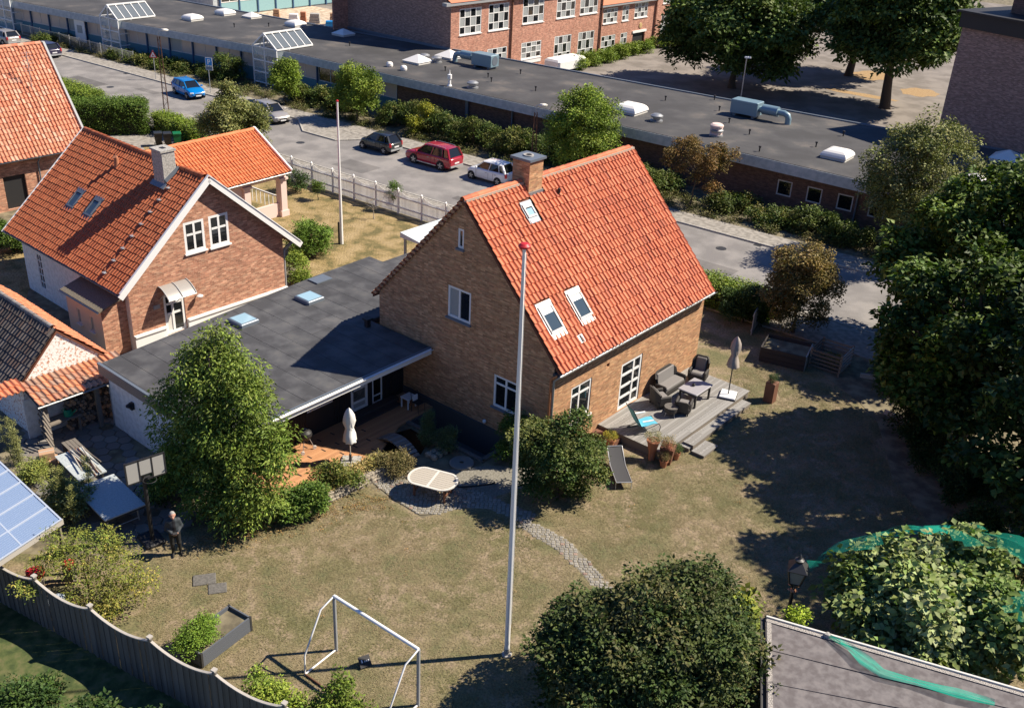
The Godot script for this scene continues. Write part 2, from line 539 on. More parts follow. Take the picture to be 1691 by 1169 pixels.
func ridge_tiles(parent: Node, a: Vector3, b: Vector3, step: float, radius: float, colours: Array, seed_: int) -> void:
	var r := RandomNumberGenerator.new()
	r.seed = seed_
	var d := (b - a)
	var n := int(d.length() / step)
	d = d.normalized()
	var side := d.cross(Vector3.UP).normalized()
	var mb := MB.new()
	var rows := []
	for z in [[-0.03, 1.0], [step * 0.86, 1.03], [step, 1.14], [step + 0.03, 1.14]]:
		var row := []
		for i in 7:
			var an: float = PI * (i / 6.0) * 1.1 - PI * 0.05
			row.append(d * z[0] + (side * cos(an) + Vector3.UP * sin(an)) * radius * z[1])
		rows.append(row)
	mb.skin(rows)
	var mesh := mb.mesh()
	var tints := []
	for c in colours:
		tints.append(flat(c.r, c.g, c.b, 0.75))
	for i in n:
		inst(mesh, "ridge_tile", tints[r.randi() % tints.size()], parent, Transform3D(Basis.IDENTITY, a + d * (i * step) + Vector3(0, r.randf_range(-0.01, 0.01), 0)))

# ---------------------------------------------------------------- walls and windows
# a wall face with openings: outline in (along x, up), holes as Rect2, reveals going in by depth
func wall(parent: Node, called: String, o: Vector3, x: Vector3, outline: PackedVector2Array, holes: Array, m: Material, depth := 0.12) -> MeshInstance3D:
	var b := MB.new()
	var out := x.cross(Vector3.UP).normalized()
	var xs := []
	var ys := []
	var lo := Vector2(1e9, 1e9)
	var hi := -lo
	for p in outline:
		lo = lo.min(p); hi = hi.max(p)
	xs = [lo.x, hi.x]
	ys = [lo.y, hi.y]
	for h in holes:
		xs.append_array([h.position.x, h.end.x])
		ys.append_array([h.position.y, h.end.y])
	xs.sort(); ys.sort()
	for i in xs.size() - 1:
		for j in ys.size() - 1:
			if xs[i + 1] - xs[i] < 0.001 or ys[j + 1] - ys[j] < 0.001:
				continue
			var mid := Vector2((xs[i] + xs[i + 1]) / 2, (ys[j] + ys[j + 1]) / 2)
			var inside := false
			for h in holes:
				if h.has_point(mid):
					inside = true
			if inside:
				continue
			var cell := PackedVector2Array([Vector2(xs[i], ys[j]), Vector2(xs[i + 1], ys[j]), Vector2(xs[i + 1], ys[j + 1]), Vector2(xs[i], ys[j + 1])])
			for pl in Geometry2D.intersect_polygons(cell, outline):
				var ix := Geometry2D.triangulate_polygon(pl)
				for k in range(0, ix.size(), 3):
					var p: Vector2 = pl[ix[k]]
					var q: Vector2 = pl[ix[k + 1]]
					var s: Vector2 = pl[ix[k + 2]]
					if (q - p).cross(s - p) < 0:
						var e := q
						q = s; s = e
					b.tri(o + x * p.x + Vector3.UP * p.y, o + x * q.x + Vector3.UP * q.y, o + x * s.x + Vector3.UP * s.y)
	for h in holes:
		var p0: Vector3 = o + x * h.position.x + Vector3.UP * h.position.y
		var p1: Vector3 = o + x * h.end.x + Vector3.UP * h.position.y
		var p2: Vector3 = o + x * h.end.x + Vector3.UP * h.end.y
		var p3: Vector3 = o + x * h.position.x + Vector3.UP * h.end.y
		var e := -out * depth
		b.quad(p0 + e, p1 + e, p1, p0)
		b.quad(p1 + e, p2 + e, p2, p1)
		b.quad(p2 + e, p3 + e, p3, p2)
		b.quad(p3 + e, p0 + e, p0, p3)
	return part(b, called, m, parent)

func on_wall(o: Vector3, x: Vector3, out: Vector3, px: float, py: float, pz: float) -> Vector3:
	return o + x * px + Vector3.UP * py + out * pz

# a window set in an opening: frame mesh, panes as sub-parts
func window(parent: Node, called: String, o: Vector3, x: Vector3, r: Rect2, vs: Array, hs: Array, fw: float, fm: Material, gm, sill: Material = null, depth := 0.07, single := true) -> MeshInstance3D:
	var out := x.cross(Vector3.UP).normalized()
	var bs := Basis(x, Vector3.UP, out)
	var b := MB.new()
	var x0 := r.position.x
	var y0 := r.position.y
	var x1 := r.end.x
	var y1 := r.end.y
	b.box(on_wall(o, x, out, (x0 + x1) / 2, y0 + fw / 2, -depth), Vector3(x1 - x0, fw, 0.06), bs)
	b.box(on_wall(o, x, out, (x0 + x1) / 2, y1 - fw / 2, -depth), Vector3(x1 - x0, fw, 0.06), bs)
	b.box(on_wall(o, x, out, x0 + fw / 2, (y0 + y1) / 2, -depth), Vector3(fw, y1 - y0 - 2 * fw, 0.06), bs)
	b.box(on_wall(o, x, out, x1 - fw / 2, (y0 + y1) / 2, -depth), Vector3(fw, y1 - y0 - 2 * fw, 0.06), bs)
	var X := [x0 + fw]
	for v in vs:
		var p: float = x0 + v * (x1 - x0)
		b.box(on_wall(o, x, out, p, (y0 + y1) / 2, -depth + 0.004), Vector3(fw * 0.9, y1 - y0 - 2 * fw, 0.055), bs)
		X.append(p)
	X.append(x1 - fw)
	var Y := [y0 + fw]
	for h in hs:
		var p: float = y0 + h * (y1 - y0)
		for i in X.size() - 1:
			b.box(on_wall(o, x, out, (X[i] + X[i + 1]) / 2, p, -depth + 0.002), Vector3(X[i + 1] - X[i] - fw * 0.5, fw * 0.8, 0.05), bs)
		Y.append(p)
	Y.append(y1 - fw)
	var f := part(b, called, fm, parent)
	var all := MB.new()
	for i in X.size() - 1:
		for j in Y.size() - 1:
			var p := all if not single else MB.new()
			p.box(on_wall(o, x, out, (X[i] + X[i + 1]) / 2, (Y[j] + Y[j + 1]) / 2, -depth - 0.01), Vector3(X[i + 1] - X[i], Y[j + 1] - Y[j], 0.012), bs)
			if single:
				part(p, "pane", gm[(i + j) % gm.size()] if gm is Array else gm, f)
	if not single:
		part(all, "glazing", gm[0] if gm is Array else gm, f)
	if sill:
		var s := MB.new()
		s.box(on_wall(o, x, out, (x0 + x1) / 2, y0 - 0.045, 0.0), Vector3(x1 - x0 + 0.12, 0.07, 0.2), bs)
		part(s, "sill", sill, f)
	return f

func gutter(parent: Node, a: Vector3, b: Vector3, r: float, m: Material) -> void:
	var mb := MB.new()
	var d := (b - a).normalized()
	var s := d.cross(Vector3.UP).normalized()
	var rows := []
	for p in [a, b]:
		var row := []
		for i in 7:
			var an := PI + PI * i / 6.0
			row.append(p + s * cos(an) * r + Vector3.UP * sin(an) * r)
		for i in 7:
			var an := TAU - PI * i / 6.0
			row.append(p + s * cos(an) * r * 0.86 + Vector3.UP * sin(an) * r * 0.86)
		rows.append(row)
	mb.skin(rows, true)
	part(mb, "gutter", m, parent)

func pipe(parent: Node, called: String, pts: Array, r: float, m: Material, sides := 8) -> MeshInstance3D:
	var b := MB.new()
	b.tube(pts, r, sides)
	return part(b, called, m, parent)

# ---------------------------------------------------------------- plants
# a spray of leaves round the origin: arrays that crowns are put together from
func clump(key: String, seed_: int, count: int, len_: float, wid: float, rad: float, droop: float) -> void:
	var r := RandomNumberGenerator.new()
	r.seed = seed_
	var v := PackedVector3Array()
	var n := PackedVector3Array()
	var c := PackedColorArray()
	var ix := PackedInt32Array()
	for i in count:
		var d := Vector3(r.randfn(), r.randfn() * 0.7 + 0.2, r.randfn()).normalized()
		var p := d * rad * pow(r.randf(), 0.5)
		var f := (Vector3(d.x, d.y * 0.4, d.z) + Vector3(r.randfn(), r.randfn() * 0.5 - droop, r.randfn()) * 0.6).normalized()
		var s := f.cross(Vector3(r.randfn() * 0.55, 1.0, r.randfn() * 0.55).normalized()).normalized()
		var u := s.cross(f).normalized()
		var L := len_ * r.randf_range(0.65, 1.25)
		var w := wid * r.randf_range(0.75, 1.2)
		var k := r.randf_range(0.68, 1.3)
		var col := Color(k * r.randf_range(0.92, 1.14), k, k * r.randf_range(0.8, 1.1))
		v.append_array(PackedVector3Array([p, p + f * L * 0.45 + s * w * 0.5 + u * w * 0.14, p + f * L - u * L * 0.2, p + f * L * 0.45 - s * w * 0.5 + u * w * 0.14]))
		n.append_array(PackedVector3Array([u, (u - s * 0.3).normalized(), (u + f * 0.3).normalized(), (u + s * 0.3).normalized()]))
		for q in 4:
			c.append(col)
		var o := i * 4
		ix.append_array(PackedInt32Array([o, o + 2, o + 1, o, o + 3, o + 2]))
	clumps[key] = [v, n, c, ix]

# puts sprays of leaves at the given places into one mesh
func leaf_mesh(called: String, key: String, where: Array, tones: Array, parent: Node, r: RandomNumberGenerator, pick := []) -> MeshInstance3D:
	var src: Array = clumps[key]
	var m: int = src[0].size()
	var shades := []
	for i in 12:
		var t: Color = tones[i % tones.size()].lerp(tones[r.randi() % tones.size()], r.randf() * 0.6)
		var f := r.randf_range(0.72, 1.3)
		var cc := PackedColorArray()
		cc.resize(m)
		for q in m:
			var k: Color = src[2][q]
			cc[q] = Color(t.r * f * k.r, t.g * f * k.g, t.b * f * k.b)
		shades.append(cc)
	var v := PackedVector3Array()
	var n := PackedVector3Array()
	var c := PackedColorArray()
	var ix := PackedInt32Array()
	var base: PackedInt32Array = src[3]
	var L := base.size()
	ix.resize(L * where.size())
	var off := 0
	var w := 0
	for i in where.size():
		var t: Transform3D = where[i]
		v.append_array(t * src[0])
		n.append_array(Transform3D(t.basis.orthonormalized(), Vector3.ZERO) * src[1])
		c.append_array(shades[(pick[i] if pick.size() else r.randi()) % 12])
		for q in L:
			ix[w] = base[q] + off
			w += 1
		off += m
	leaf_count += where.size() * m / 4
	var a := []
	a.resize(Mesh.ARRAY_MAX)
	a[Mesh.ARRAY_VERTEX] = v
	a[Mesh.ARRAY_NORMAL] = n
	a[Mesh.ARRAY_COLOR] = c
	a[Mesh.ARRAY_INDEX] = ix
	var mesh := ArrayMesh.new()
	mesh.add_surface_from_arrays(Mesh.PRIMITIVE_TRIANGLES, a)
	var o := MeshInstance3D.new()
	o.name = called
	o.mesh = mesh
	o.material_override = M.leaf
	parent.add_child(o, true)
	return o

func turned(r: RandomNumberGenerator, s: float, tilt := 0.4) -> Basis:
	var b := Basis(Vector3(r.randfn(), 0.0, r.randfn()).normalized(), r.randfn() * tilt) * Basis(Vector3.UP, r.randf() * TAU)
	return b.scaled(Vector3.ONE * s)

# blobs: [centre, radii, number]; tones: linear colours
func foliage(parent: Node, called: String, key: String, blobs: Array, tones: Array, size: float, seed_: int, low := 0.12) -> MeshInstance3D:
	var r := RandomNumberGenerator.new()
	r.seed = seed_
	var where := []
	var pick := []
	for bl in blobs:
		var c: Vector3 = bl[0]
		var R: Vector3 = bl[1]
		var tone := r.randi() % 12
		for i in int(bl[2]):
			var d := Vector3(r.randfn(), r.randfn(), r.randfn()).normalized()
			if d.y < -0.25 and r.randf() < 0.5:
				d.y = -d.y
			var lump := 1.0 + 0.22 * sin(d.x * 5.0 + c.x * 3.0) * sin(d.y * 4.0 + c.y * 2.0) + 0.12 * sin(d.z * 7.0 + c.z * 3.0)
			var k := (1.0 - 0.45 * pow(r.randf(), 2.0)) * lump
			if r.randf() < 0.07:
				k *= r.randf_range(1.08, 1.3)
			var p := c + Vector3(d.x * R.x, d.y * R.y, d.z * R.z) * k
			if p.y < low:
				p.y = low + r.randf() * 0.25
			where.append(Transform3D(turned(r, size * r.randf_range(0.65, 1.25)), p))
			pick.append(tone if r.randf() < 0.45 else r.randi() % 12)
	return leaf_mesh(called, key, where, tones, parent, r, pick)

func limbs(parent: Node, base: Vector3, blobs: Array, r0: float, fork: float, m: Material, seed_: int) -> void:
	var r := RandomNumberGenerator.new()
	r.seed = seed_
	var mid := Vector3.ZERO
	var hi := 0.0
	for b in blobs:
		mid += b[0] / blobs.size()
		hi = maxf(hi, b[0].y)
	var f := base + Vector3((mid.x - base.x) * 0.35, fork, (mid.z - base.z) * 0.35)
	var t := MB.new()
	t.tube([base - Vector3(0, 0.1, 0), base + Vector3(0, 0.15, 0), base.lerp(f, 0.5) + Vector3(r.randfn(), 0, r.randfn()) * 0.06, f], [r0 * 1.5, r0 * 1.1, r0 * 0.9, r0 * 0.75], 9)
	var top := Vector3(mid.x, hi, mid.z)
	t.tube([f, f.lerp(top, 0.5) + Vector3(r.randfn(), 0, r.randfn()) * 0.15, top], [r0 * 0.75, r0 * 0.45, r0 * 0.15], 7)
	part(t, "trunk", m, parent)
	for b in blobs:
		var L := MB.new()
		var e: Vector3 = b[0]
		var s := f.lerp(top, clampf((e.y - f.y) / maxf(top.y - f.y, 0.1) * 0.5, 0.0, 0.6))
		if s.distance_to(e) < 0.3:
			continue
		L.tube([s, s.lerp(e, 0.5) + Vector3(r.randfn() * 0.12, 0.12, r.randfn() * 0.12), e], [r0 * 0.4, r0 * 0.26, r0 * 0.1], 6)
		for k in 3:
			var d := Vector3(r.randfn(), r.randfn() * 0.5 + 0.5, r.randfn()).normalized()
			L.tube([s.lerp(e, 0.7), e + d * b[1] * 0.75], [r0 * 0.18, r0 * 0.06], 5)
		part(L, "limb", m, parent)

# a tree or bush: at = foot, blobs relative to it
func tree(called: String, label: String, category: String, at: Vector3, key: String, blobs: Array, tones: Array, size: float, r0: float, fork: float, seed_: int, group := "", bark: Material = null) -> Node3D:
	var o := thing(called, label, category, at, 0.0, group)
	limbs(o, Vector3.ZERO, blobs, r0, fork, bark if bark else M.bark, seed_)
	foliage(o, "crown", key, blobs, tones, size, seed_ + 1)
	return o

func blob(x: float, y: float, z: float, rx: float, ry: float, rz: float, n: int) -> Array:
	return [Vector3(x, y, z), Vector3(rx, ry, rz), n]

# many uneven lobes in an egg-shaped crown
func lobes(c: Vector3, R: Vector3, n: int, lobe: float, per: int, seed_: int) -> Array:
	var r := RandomNumberGenerator.new()
	r.seed = seed_
	var out := [[c - Vector3(0, R.y * 0.1, 0), R * 0.6, int(per * 1.2)]]
	for i in n:
		var t := (i + 0.5) / n
		var y := lerpf(-0.75, 1.0, t) + r.randfn() * 0.08
		var a := i * 2.39996 + r.randfn() * 0.35
		var h := sqrt(maxf(0.0, 1.0 - y * y))
		var s := lobe * r.randf_range(0.6, 1.25)
		var k := r.randf_range(0.78, 1.1)
		out.append([c + Vector3(cos(a) * h * (R.x - s * 0.55) * k, y * (R.y - s * 0.5) * k, sin(a) * h * (R.z - s * 0.55) * k), Vector3(s, s * r.randf_range(0.6, 0.85), s), int(per * clampf(s * s / (lobe * lobe), 0.5, 1.3))])
	return out

# ---------------------------------------------------------------- cars
# spec: length, width, height, hood end, screen top, roof end, tail end, belt, paint, tall back
func car(label: String, at: Vector3, turn: float, L: float, Wd: float, H: float, nose: float, screen: float, rear: float, belt: float, paint: Material, base_z: float, wheel: float) -> Node3D:
	var o := thing("parked_car", label, "car", at, turn, "cars parked along the street")
	var w := Wd / 2
	var x0 := -L / 2
	var x1 := L / 2
	# body: stations from tail to nose [x, half width, bottom, shoulder, top]
	var st := [[x0, w * 0.78, 0.42, belt * 0.78, belt * 0.86], [x0 + 0.07, w * 0.92, 0.3, belt * 0.86, belt * 0.97], [x0 + 0.35, w * 0.98, 0.26, belt * 0.92, belt], [x0 + L * 0.3, w, 0.22, belt * 0.9, belt], [x0 + L * 0.55, w, 0.22, belt * 0.88, belt * 0.98], [nose, w * 0.985, 0.22, belt * 0.85, belt * 0.96], [lerpf(nose, x1, 0.5), w * 0.96, 0.24, belt * 0.77, belt * 0.9], [x1 - 0.2, w * 0.87, 0.27, belt * 0.66, belt * 0.76], [x1 - 0.05, w * 0.74, 0.32, belt * 0.58, belt * 0.66], [x1, w * 0.6, 0.4, belt * 0.5, belt * 0.56]]
	var rows := []
	for s in st:
		var row := []
		var half := [[s[1] * 0.9, s[2]], [s[1], s[2] + 0.1], [s[1] * 1.0, lerpf(s[2], s[3], 0.6)], [s[1] * 0.97, s[3]], [s[1] * 0.88, s[4]], [s[1] * 0.45, s[4] + 0.025], [0.0, s[4] + 0.03]]
		for h in half:
			row.append(Vector3(s[0], h[1], h[0]))
		for i in range(half.size() - 2, -1, -1):
			row.append(Vector3(s[0], half[i][1], -half[i][0]))
		rows.append(row)
	var b := MB.new()
	b.skin(rows)
	for e in [[rows[0], true], [rows[-1], false]]:
		for i in range(1, e[0].size() - 1):
			if e[1]:
				b.tri(e[0][0], e[0][i + 1], e[0][i])
			else:
				b.tri(e[0][0], e[0][i], e[0][i + 1])
	part(b, "body", paint, o)
	# cabin: glass all round, pillars and roof in paint
	var gb := [nose + 0.05, x0 + 0.12]
	var gt := [screen, rear]
	var wb := w * 0.9
	var wt := w * 0.68
	var y0 := belt * 0.96
	var y1 := H - 0.07
	var g := MB.new()
	var P := [Vector3(gb[0], y0, wb * 0.86), Vector3(gb[0], y0, -wb * 0.86), Vector3(gb[1], y0, -wb * 0.9), Vector3(gb[1], y0, wb * 0.9)]
	var Q := [Vector3(gt[0], y1, wt * 0.94), Vector3(gt[0], y1, -wt * 0.94), Vector3(gt[1], y1, -wt * 0.94), Vector3(gt[1], y1, wt * 0.94)]
	var names := ["windscreen", "side_glass", "rear_window", "side_glass"]
	for i in 4:
		var j := (i + 1) % 4
		g = MB.new()
		if i % 2 == 0:
			g.quad(P[i], P[j], Q[j], Q[i])
		else:
			var sg := -1.0 if i == 1 else 1.0
			var pb := [Vector3(gb[0], y0, sg * wb * 0.86), Vector3(lerpf(gb[0], gb[1], 0.5), y0, sg * wb), Vector3(gb[1], y0, sg * wb * 0.9)]
			var pt := [Vector3(gt[0], y1, sg * wt * 0.94), Vector3(lerpf(gt[0], gt[1], 0.5), y1, sg * wt), Vector3(gt[1], y1, sg * wt * 0.94)]
			for k in 2:
				if sg > 0:
					g.quad(pb[k + 1], pb[k], pt[k], pt[k + 1])
				else:
					g.quad(pb[k], pb[k + 1], pt[k + 1], pt[k])
		part(g, names[i], M.glass, o)
	var rf := MB.new()
	var rr := []
	for k in 7:
		var t := k / 6.0
		var row := []
		for z in [1.06, 0.98, 0.7, 0.0, -0.7, -0.98, -1.06]:
			var e: float = sin(PI * clampf(t, 0.04, 0.96))
			row.append(Vector3(lerpf(gt[1] - 0.06, gt[0] + 0.06, t), y1 - 0.03 + (0.09 if absf(z) < 1.0 else 0.0) * (0.45 + 0.55 * e) + (0.02 if absf(z) < 0.9 else 0.0), z * wt))
		rr.append(row)
	rf.skin(rr)
	part(rf, "roof", paint, o)
	var pil := MB.new()
	for sg in [-1.0, 1.0]:
		pil.bar(Vector3(gb[0], y0, sg * wb * 0.87), Vector3(gt[0], y1, sg * wt * 0.95), 0.07, 0.07)
		pil.bar(Vector3(gb[1], y0, sg * wb * 0.91), Vector3(gt[1], y1, sg * wt * 0.95), 0.12, 0.16)
		pil.bar(Vector3(lerpf(gb[0], gb[1], 0.46), y0, sg * wb * 1.005), Vector3(lerpf(gt[0], gt[1], 0.4), y1, sg * wt * 1.005), 0.03, 0.07)
		pil.bar(Vector3(lerpf(gb[0], gb[1], 0.8), y0, sg * wb * 0.96), Vector3(lerpf(gt[0], gt[1], 0.8), y1, sg * wt * 0.98), 0.04, 0.2)
	part(pil, "pillars", paint, o)
	for sg in [-1.0, 1.0]:
		var mm := MB.new()
		mm.bevel(Vector3(gb[0] - 0.22, y0 + 0.09, sg * (w + 0.05)), Vector3(0.12, 0.14, 0.2), 0.03)
		part(mm, "mirror", paint, o)
		var hl := MB.new()
		hl.bevel(Vector3(x1 - 0.2, belt * 0.64, sg * w * 0.66), Vector3(0.26, 0.14, 0.34), 0.04, Basis(Vector3.UP, sg * -0.5))
		part(hl, "headlight", M.clear_lamp, o)
		var tl := MB.new()
		tl.bevel(Vector3(x0 + 0.08, belt * 0.84, sg * w * 0.8), Vector3(0.16, 0.3, 0.2), 0.03, Basis(Vector3.UP, sg * 0.4))
		part(tl, "taillight", M.red_lamp, o)
	for e in [[x1 - 0.015, 0.38], [x0 + 0.0, 0.6]]:
		bx("number_plate", Vector3(e[0], e[1], 0), Vector3(0.05, 0.11, 0.5), M.plate, o)
	for sg in [-1.0, 1.0]:
		for sx in [nose - 0.12, lerpf(gb[0], gb[1], 0.47), x0 + L * 0.31]:
			bx("door_seam", Vector3(sx, belt * 0.58, sg * (w + 0.001)), Vector3(0.012, belt * 0.5, 0.012), M.black, o)
		for sx in [lerpf(gb[0], gb[1], 0.4), lerpf(gb[0], gb[1], 0.7)]:
			bx("door_handle", Vector3(sx, belt * 0.78, sg * (w + 0.004)), Vector3(0.16, 0.03, 0.03), M.grey_paint, o)
	bx("grille", Vector3(x1 - 0.02, 0.5, 0), Vector3(0.06, 0.1, w * 0.9), M.black, o)
	bx("bumper", Vector3(x0 + 0.04, 0.38, 0), Vector3(0.14, 0.14, w * 1.6), M.grey_paint, o)
	for sx in [x0 + L * 0.19, x0 + L * 0.19 + base_z]:
		for sg in [-1.0, 1.0]:
			var ar := MB.new()
			ar.tube([Vector3(sx, wheel, sg * (w - 0.25)), Vector3(sx, wheel, sg * (w + 0.006))], wheel * 1.17, 18)
			part(ar, "wheel_arch", M.rubber, o)
			var ty := MB.new()
			ty.tube([Vector3(sx, wheel, sg * (w - 0.2)), Vector3(sx, wheel, sg * (w + 0.02))], wheel, 18)
			var wh := part(ty, "wheel", M.rubber, o)
			var ri := MB.new()
			ri.tube([Vector3(sx, wheel, sg * (w - 0.1)), Vector3(sx, wheel, sg * (w + 0.03))], wheel * 0.2, 10)
			for k in 5:
				var a := TAU * k / 5.0 + 0.3
				ri.bar(Vector3(sx, wheel, sg * (w + 0.024)), Vector3(sx + cos(a) * wheel * 0.66, wheel + sin(a) * wheel * 0.66, sg * (w + 0.024)), wheel * 0.24, 0.02, Vector3(0, 0, 1))
			part(ri, "rim", M.rim, wh)
	return o

# ---------------------------------------------------------------- ground and street
func poly(a: Array) -> PackedVector2Array:
	var p := PackedVector2Array()
	for i in range(0, a.size(), 2):
		p.append(Vector2(a[i], a[i + 1]))
	return p

func sheet(called: String, pts: PackedVector2Array, y0: float, y1: float, m: Material, at := Vector3.ZERO, turn := 0.0) -> MeshInstance3D:
	var b := MB.new()
	b.prism(pts, y0, y1, false)
	return structure(b, called, m, at, turn)

func build_ground() -> void:
	# the ground leaves the basement well beside the gable open
	var g := MB.new()
	var X := [-420.0, -1.55, 0.02, 420.0]
	var Z := [-420.0, -6.6, -2.45, 420.0]
	for i in 3:
		for j in 3:
			if i == 1 and j == 1:
				continue
			g.quad(Vector3(X[i], 0, Z[j + 1]), Vector3(X[i + 1], 0, Z[j + 1]), Vector3(X[i + 1], 0, Z[j]), Vector3(X[i], 0, Z[j]))
	structure(g, "ground", M.soil, HOUSE_AT, HOUSE_TURN)
	sheet("lawn", poly([-20.5, -27.2, -5.45, -19.36, -3, -18, 10, -12, 26, -12, 26, -52, 9, -53, 4.0, -47.0, 3.4, -36.5, 1.5, -33.2, -1.0, -31.6, -3.0, -30.4, -5.2, -32.2, -9.0, -29.7, -11.0, -29.2, -13.0, -27.2]), 0.0, 0.022, M.lawn)
	sheet("outer_verge", poly([-26, -30, -5.6, -19.5, -3, -18.2, 2, -15, 2, -8, -26, -8]), 0.0, 0.015, M.green_lawn)
	sheet("planting_bed", poly([15.2, -43.4, 16.2, -41, 16.5, -39.2, 16.1, -36.6, 15.7, -34.5, 16.4, -31, 17.5, -27, 28, -25, 28, -49, 15, -49]), 0.0, 0.034, M.soil)
	sheet("front_garden", poly([-24, -74.0, -17.0, -69.6, -5.6, -61.6, 6, -53.4, 2, -50, -5.5, -50.0, -11.5, -50.0, -12.5, -55, -18, -60]), 0.0, 0.02, M.far_lawn)
	sheet("driveway", poly([-36.5, -80.2, -29.6, -79.9, -24.5, -74.5, -20, -62, -28, -60, -31, -72]), 0.0, 0.026, M.paving)
	sheet("drive_grass", poly([-29.5, -76.3, -25.6, -76.5, -22, -71, -26, -70]), 0.0, 0.032, M.far_lawn)
	sheet("side_garden", poly([-32, -58, -25.4, -52, -25.8, -48.6, -24.2, -44.5, -30, -42]), 0.0, 0.02, M.far_lawn)
	# hexagonal slabs of the yard by the white wall
	var yard := thing("yard_paving", "dark hexagonal concrete slabs paving the yard beside the white wall", "paving")
	yard.set_meta("kind", "structure")
	yard.remove_meta("category")
	yard.remove_meta("label")
	var hexm := MB.new()
	for k in 6:
		var a0 := TAU * k / 6.0
		var a1 := TAU * (k + 1) / 6.0
		var r := 0.285
		hexm.tri(Vector3(0, 0.05, 0), Vector3(sin(a0) * r, 0.05, cos(a0) * r), Vector3(sin(a1) * r, 0.05, cos(a1) * r))
		hexm.quad(Vector3(sin(a0) * 0.3, 0, cos(a0) * 0.3), Vector3(sin(a1) * 0.3, 0, cos(a1) * 0.3), Vector3(sin(a1) * r, 0.05, cos(a1) * r), Vector3(sin(a0) * r, 0.05, cos(a0) * r))
	var hm := hexm.mesh()
	var area := poly([-20.0, -35.6, -16.6, -36.4, -12.9, -31.6, -11.4, -29.4, -12.6, -28.0, -14.4, -28.2, -17.6, -31.0, -19.6, -33.6])
	var tints := [flat(0.17, 0.16, 0.145, 0.9), flat(0.2, 0.185, 0.165, 0.9), flat(0.23, 0.212, 0.19, 0.9), flat(0.185, 0.16, 0.14, 0.9)]
	for i in range(-40, -10):
		for j in range(-72, -50):
			var p := Vector2(i * 0.545 + (0.27 if j % 2 else 0.0), j * 0.472 - 2.0)
			if Geometry2D.is_point_in_polygon(p, area) and rng.randf() < 0.97:
				inst(hm, "slab", tints[rng.randi() % 4], yard, Transform3D(Basis(Vector3.UP, rng.randf_range(-0.02, 0.02)), Vector3(p.x, rng.randf_range(-0.012, 0.0), p.y)))
	# granite setts round the garden table and the path over the lawn
	sett_field("sett_paving", "worn grey granite setts paving the spot under the oval garden table", poly([-5.2, -32.6, -4.4, -33.3, -3.0, -33.5, -1.4, -32.6, 0.3, -31.5, 1.3, -31.0, 0.9, -30.3, -0.6, -31.2, -1.5, -31.2, -2.4, -30.7, -3.1, -30.6, -4.2, -31.5]))
	sett_field("sett_path", "narrow path of worn setts crossing the dry lawn towards the lilac", poly([0.8, -30.6, 1.6, -30.2, 2.5, -29.4, 3.2, -28.2, 3.9, -26.8, 3.45, -26.5, 2.8, -27.7, 2.0, -28.9, 1.1, -29.7, 0.6, -30.2]))
	for k in [[-9.85, -26.35, 0.3, 0.75, 0.55], [-9.3, -25.95, 0.3, 0.6, 0.5]]:
		var st := MB.new()
		st.bevel(Vector3.ZERO, Vector3(k[3], 0.05, k[4]), 0.02)
		var s := part(st, "stone_slab", M.slab, self)
		s.position = Vector3(k[0], 0.04, k[1])
		s.rotation.y = k[2]
		tag(s, "flat brown stone slab sunk in the lawn near the standing person", "slab", "stone slabs in the lawn")
	# short dry grass over the garden
	var tuft := MB.new()
	var tr := RandomNumberGenerator.new()
	tr.seed = 77
	for i in 16:
		var p := Vector3(tr.randf_range(-0.12, 0.12), 0, tr.randf_range(-0.12, 0.12))
		var a := tr.randf() * TAU
		var s := Vector3(cos(a), 0, sin(a)) * 0.011
		var kk := tr.randf_range(0.75, 1.25)
		tuft.col = Color(kk, kk, kk * 0.97)
		var tip := p + Vector3(-s.z, 0, s.x) * 7.0 * tr.randf_range(0.7, 1.3) + Vector3(0, tr.randf_range(0.015, 0.035), 0)
		tuft.tri(p + s, p - s, tip)
	var tm := tuft.mesh(true)
	var lawn_area := poly([-13.8, -26.0, -5.5, -19.8, 8, -14, 17, -20, 16.0, -34, 15.8, -42, 11.5, -45.5, 9.6, -40.3, 5.6, -35.0, 4.2, -36.0, 3.4, -34.2, 2.2, -31.2, -0.6, -30.8, -3.2, -30.2, -5.2, -32.2, -9.0, -29.6])
	var path := poly([0.8, -30.6, 1.6, -30.2, 2.5, -29.4, 3.2, -28.2, 3.9, -26.8, 3.45, -26.5, 2.8, -27.7, 2.0, -28.9, 1.1, -29.7, 0.6, -30.2])
	var where := []
	var cc := []
	var nz := FastNoiseLite.new()
	nz.seed = 4
	nz.frequency = 0.35
	while where.size() < 22000:
		var p := Vector2(tr.randf_range(-14, 17), tr.randf_range(-46, -15))
		if not Geometry2D.is_point_in_polygon(p, lawn_area) or Geometry2D.is_point_in_polygon(p, path):
			continue
		var s := tr.randf_range(0.6, 1.3)
		where.append(Transform3D(Basis(Vector3.UP, tr.randf() * TAU).scaled(Vector3(s, s, s)), Vector3(p.x, 0.02, p.y)))
		var q := nz.get_noise_2d(p.x, p.y)
		var c := Color(0.3, 0.24, 0.14).lerp(Color(0.2, 0.185, 0.085), clampf(0.42 + q * 1.2 + tr.randfn() * 0.2, 0.0, 1.0))
		cc.append(c)
	var gr := swarm("grass", tm, M.leaf, where, cc, self)
	gr.set_meta("label", "short dry grass tufts all over the garden lawn")
	gr.set_meta("category", "grass")

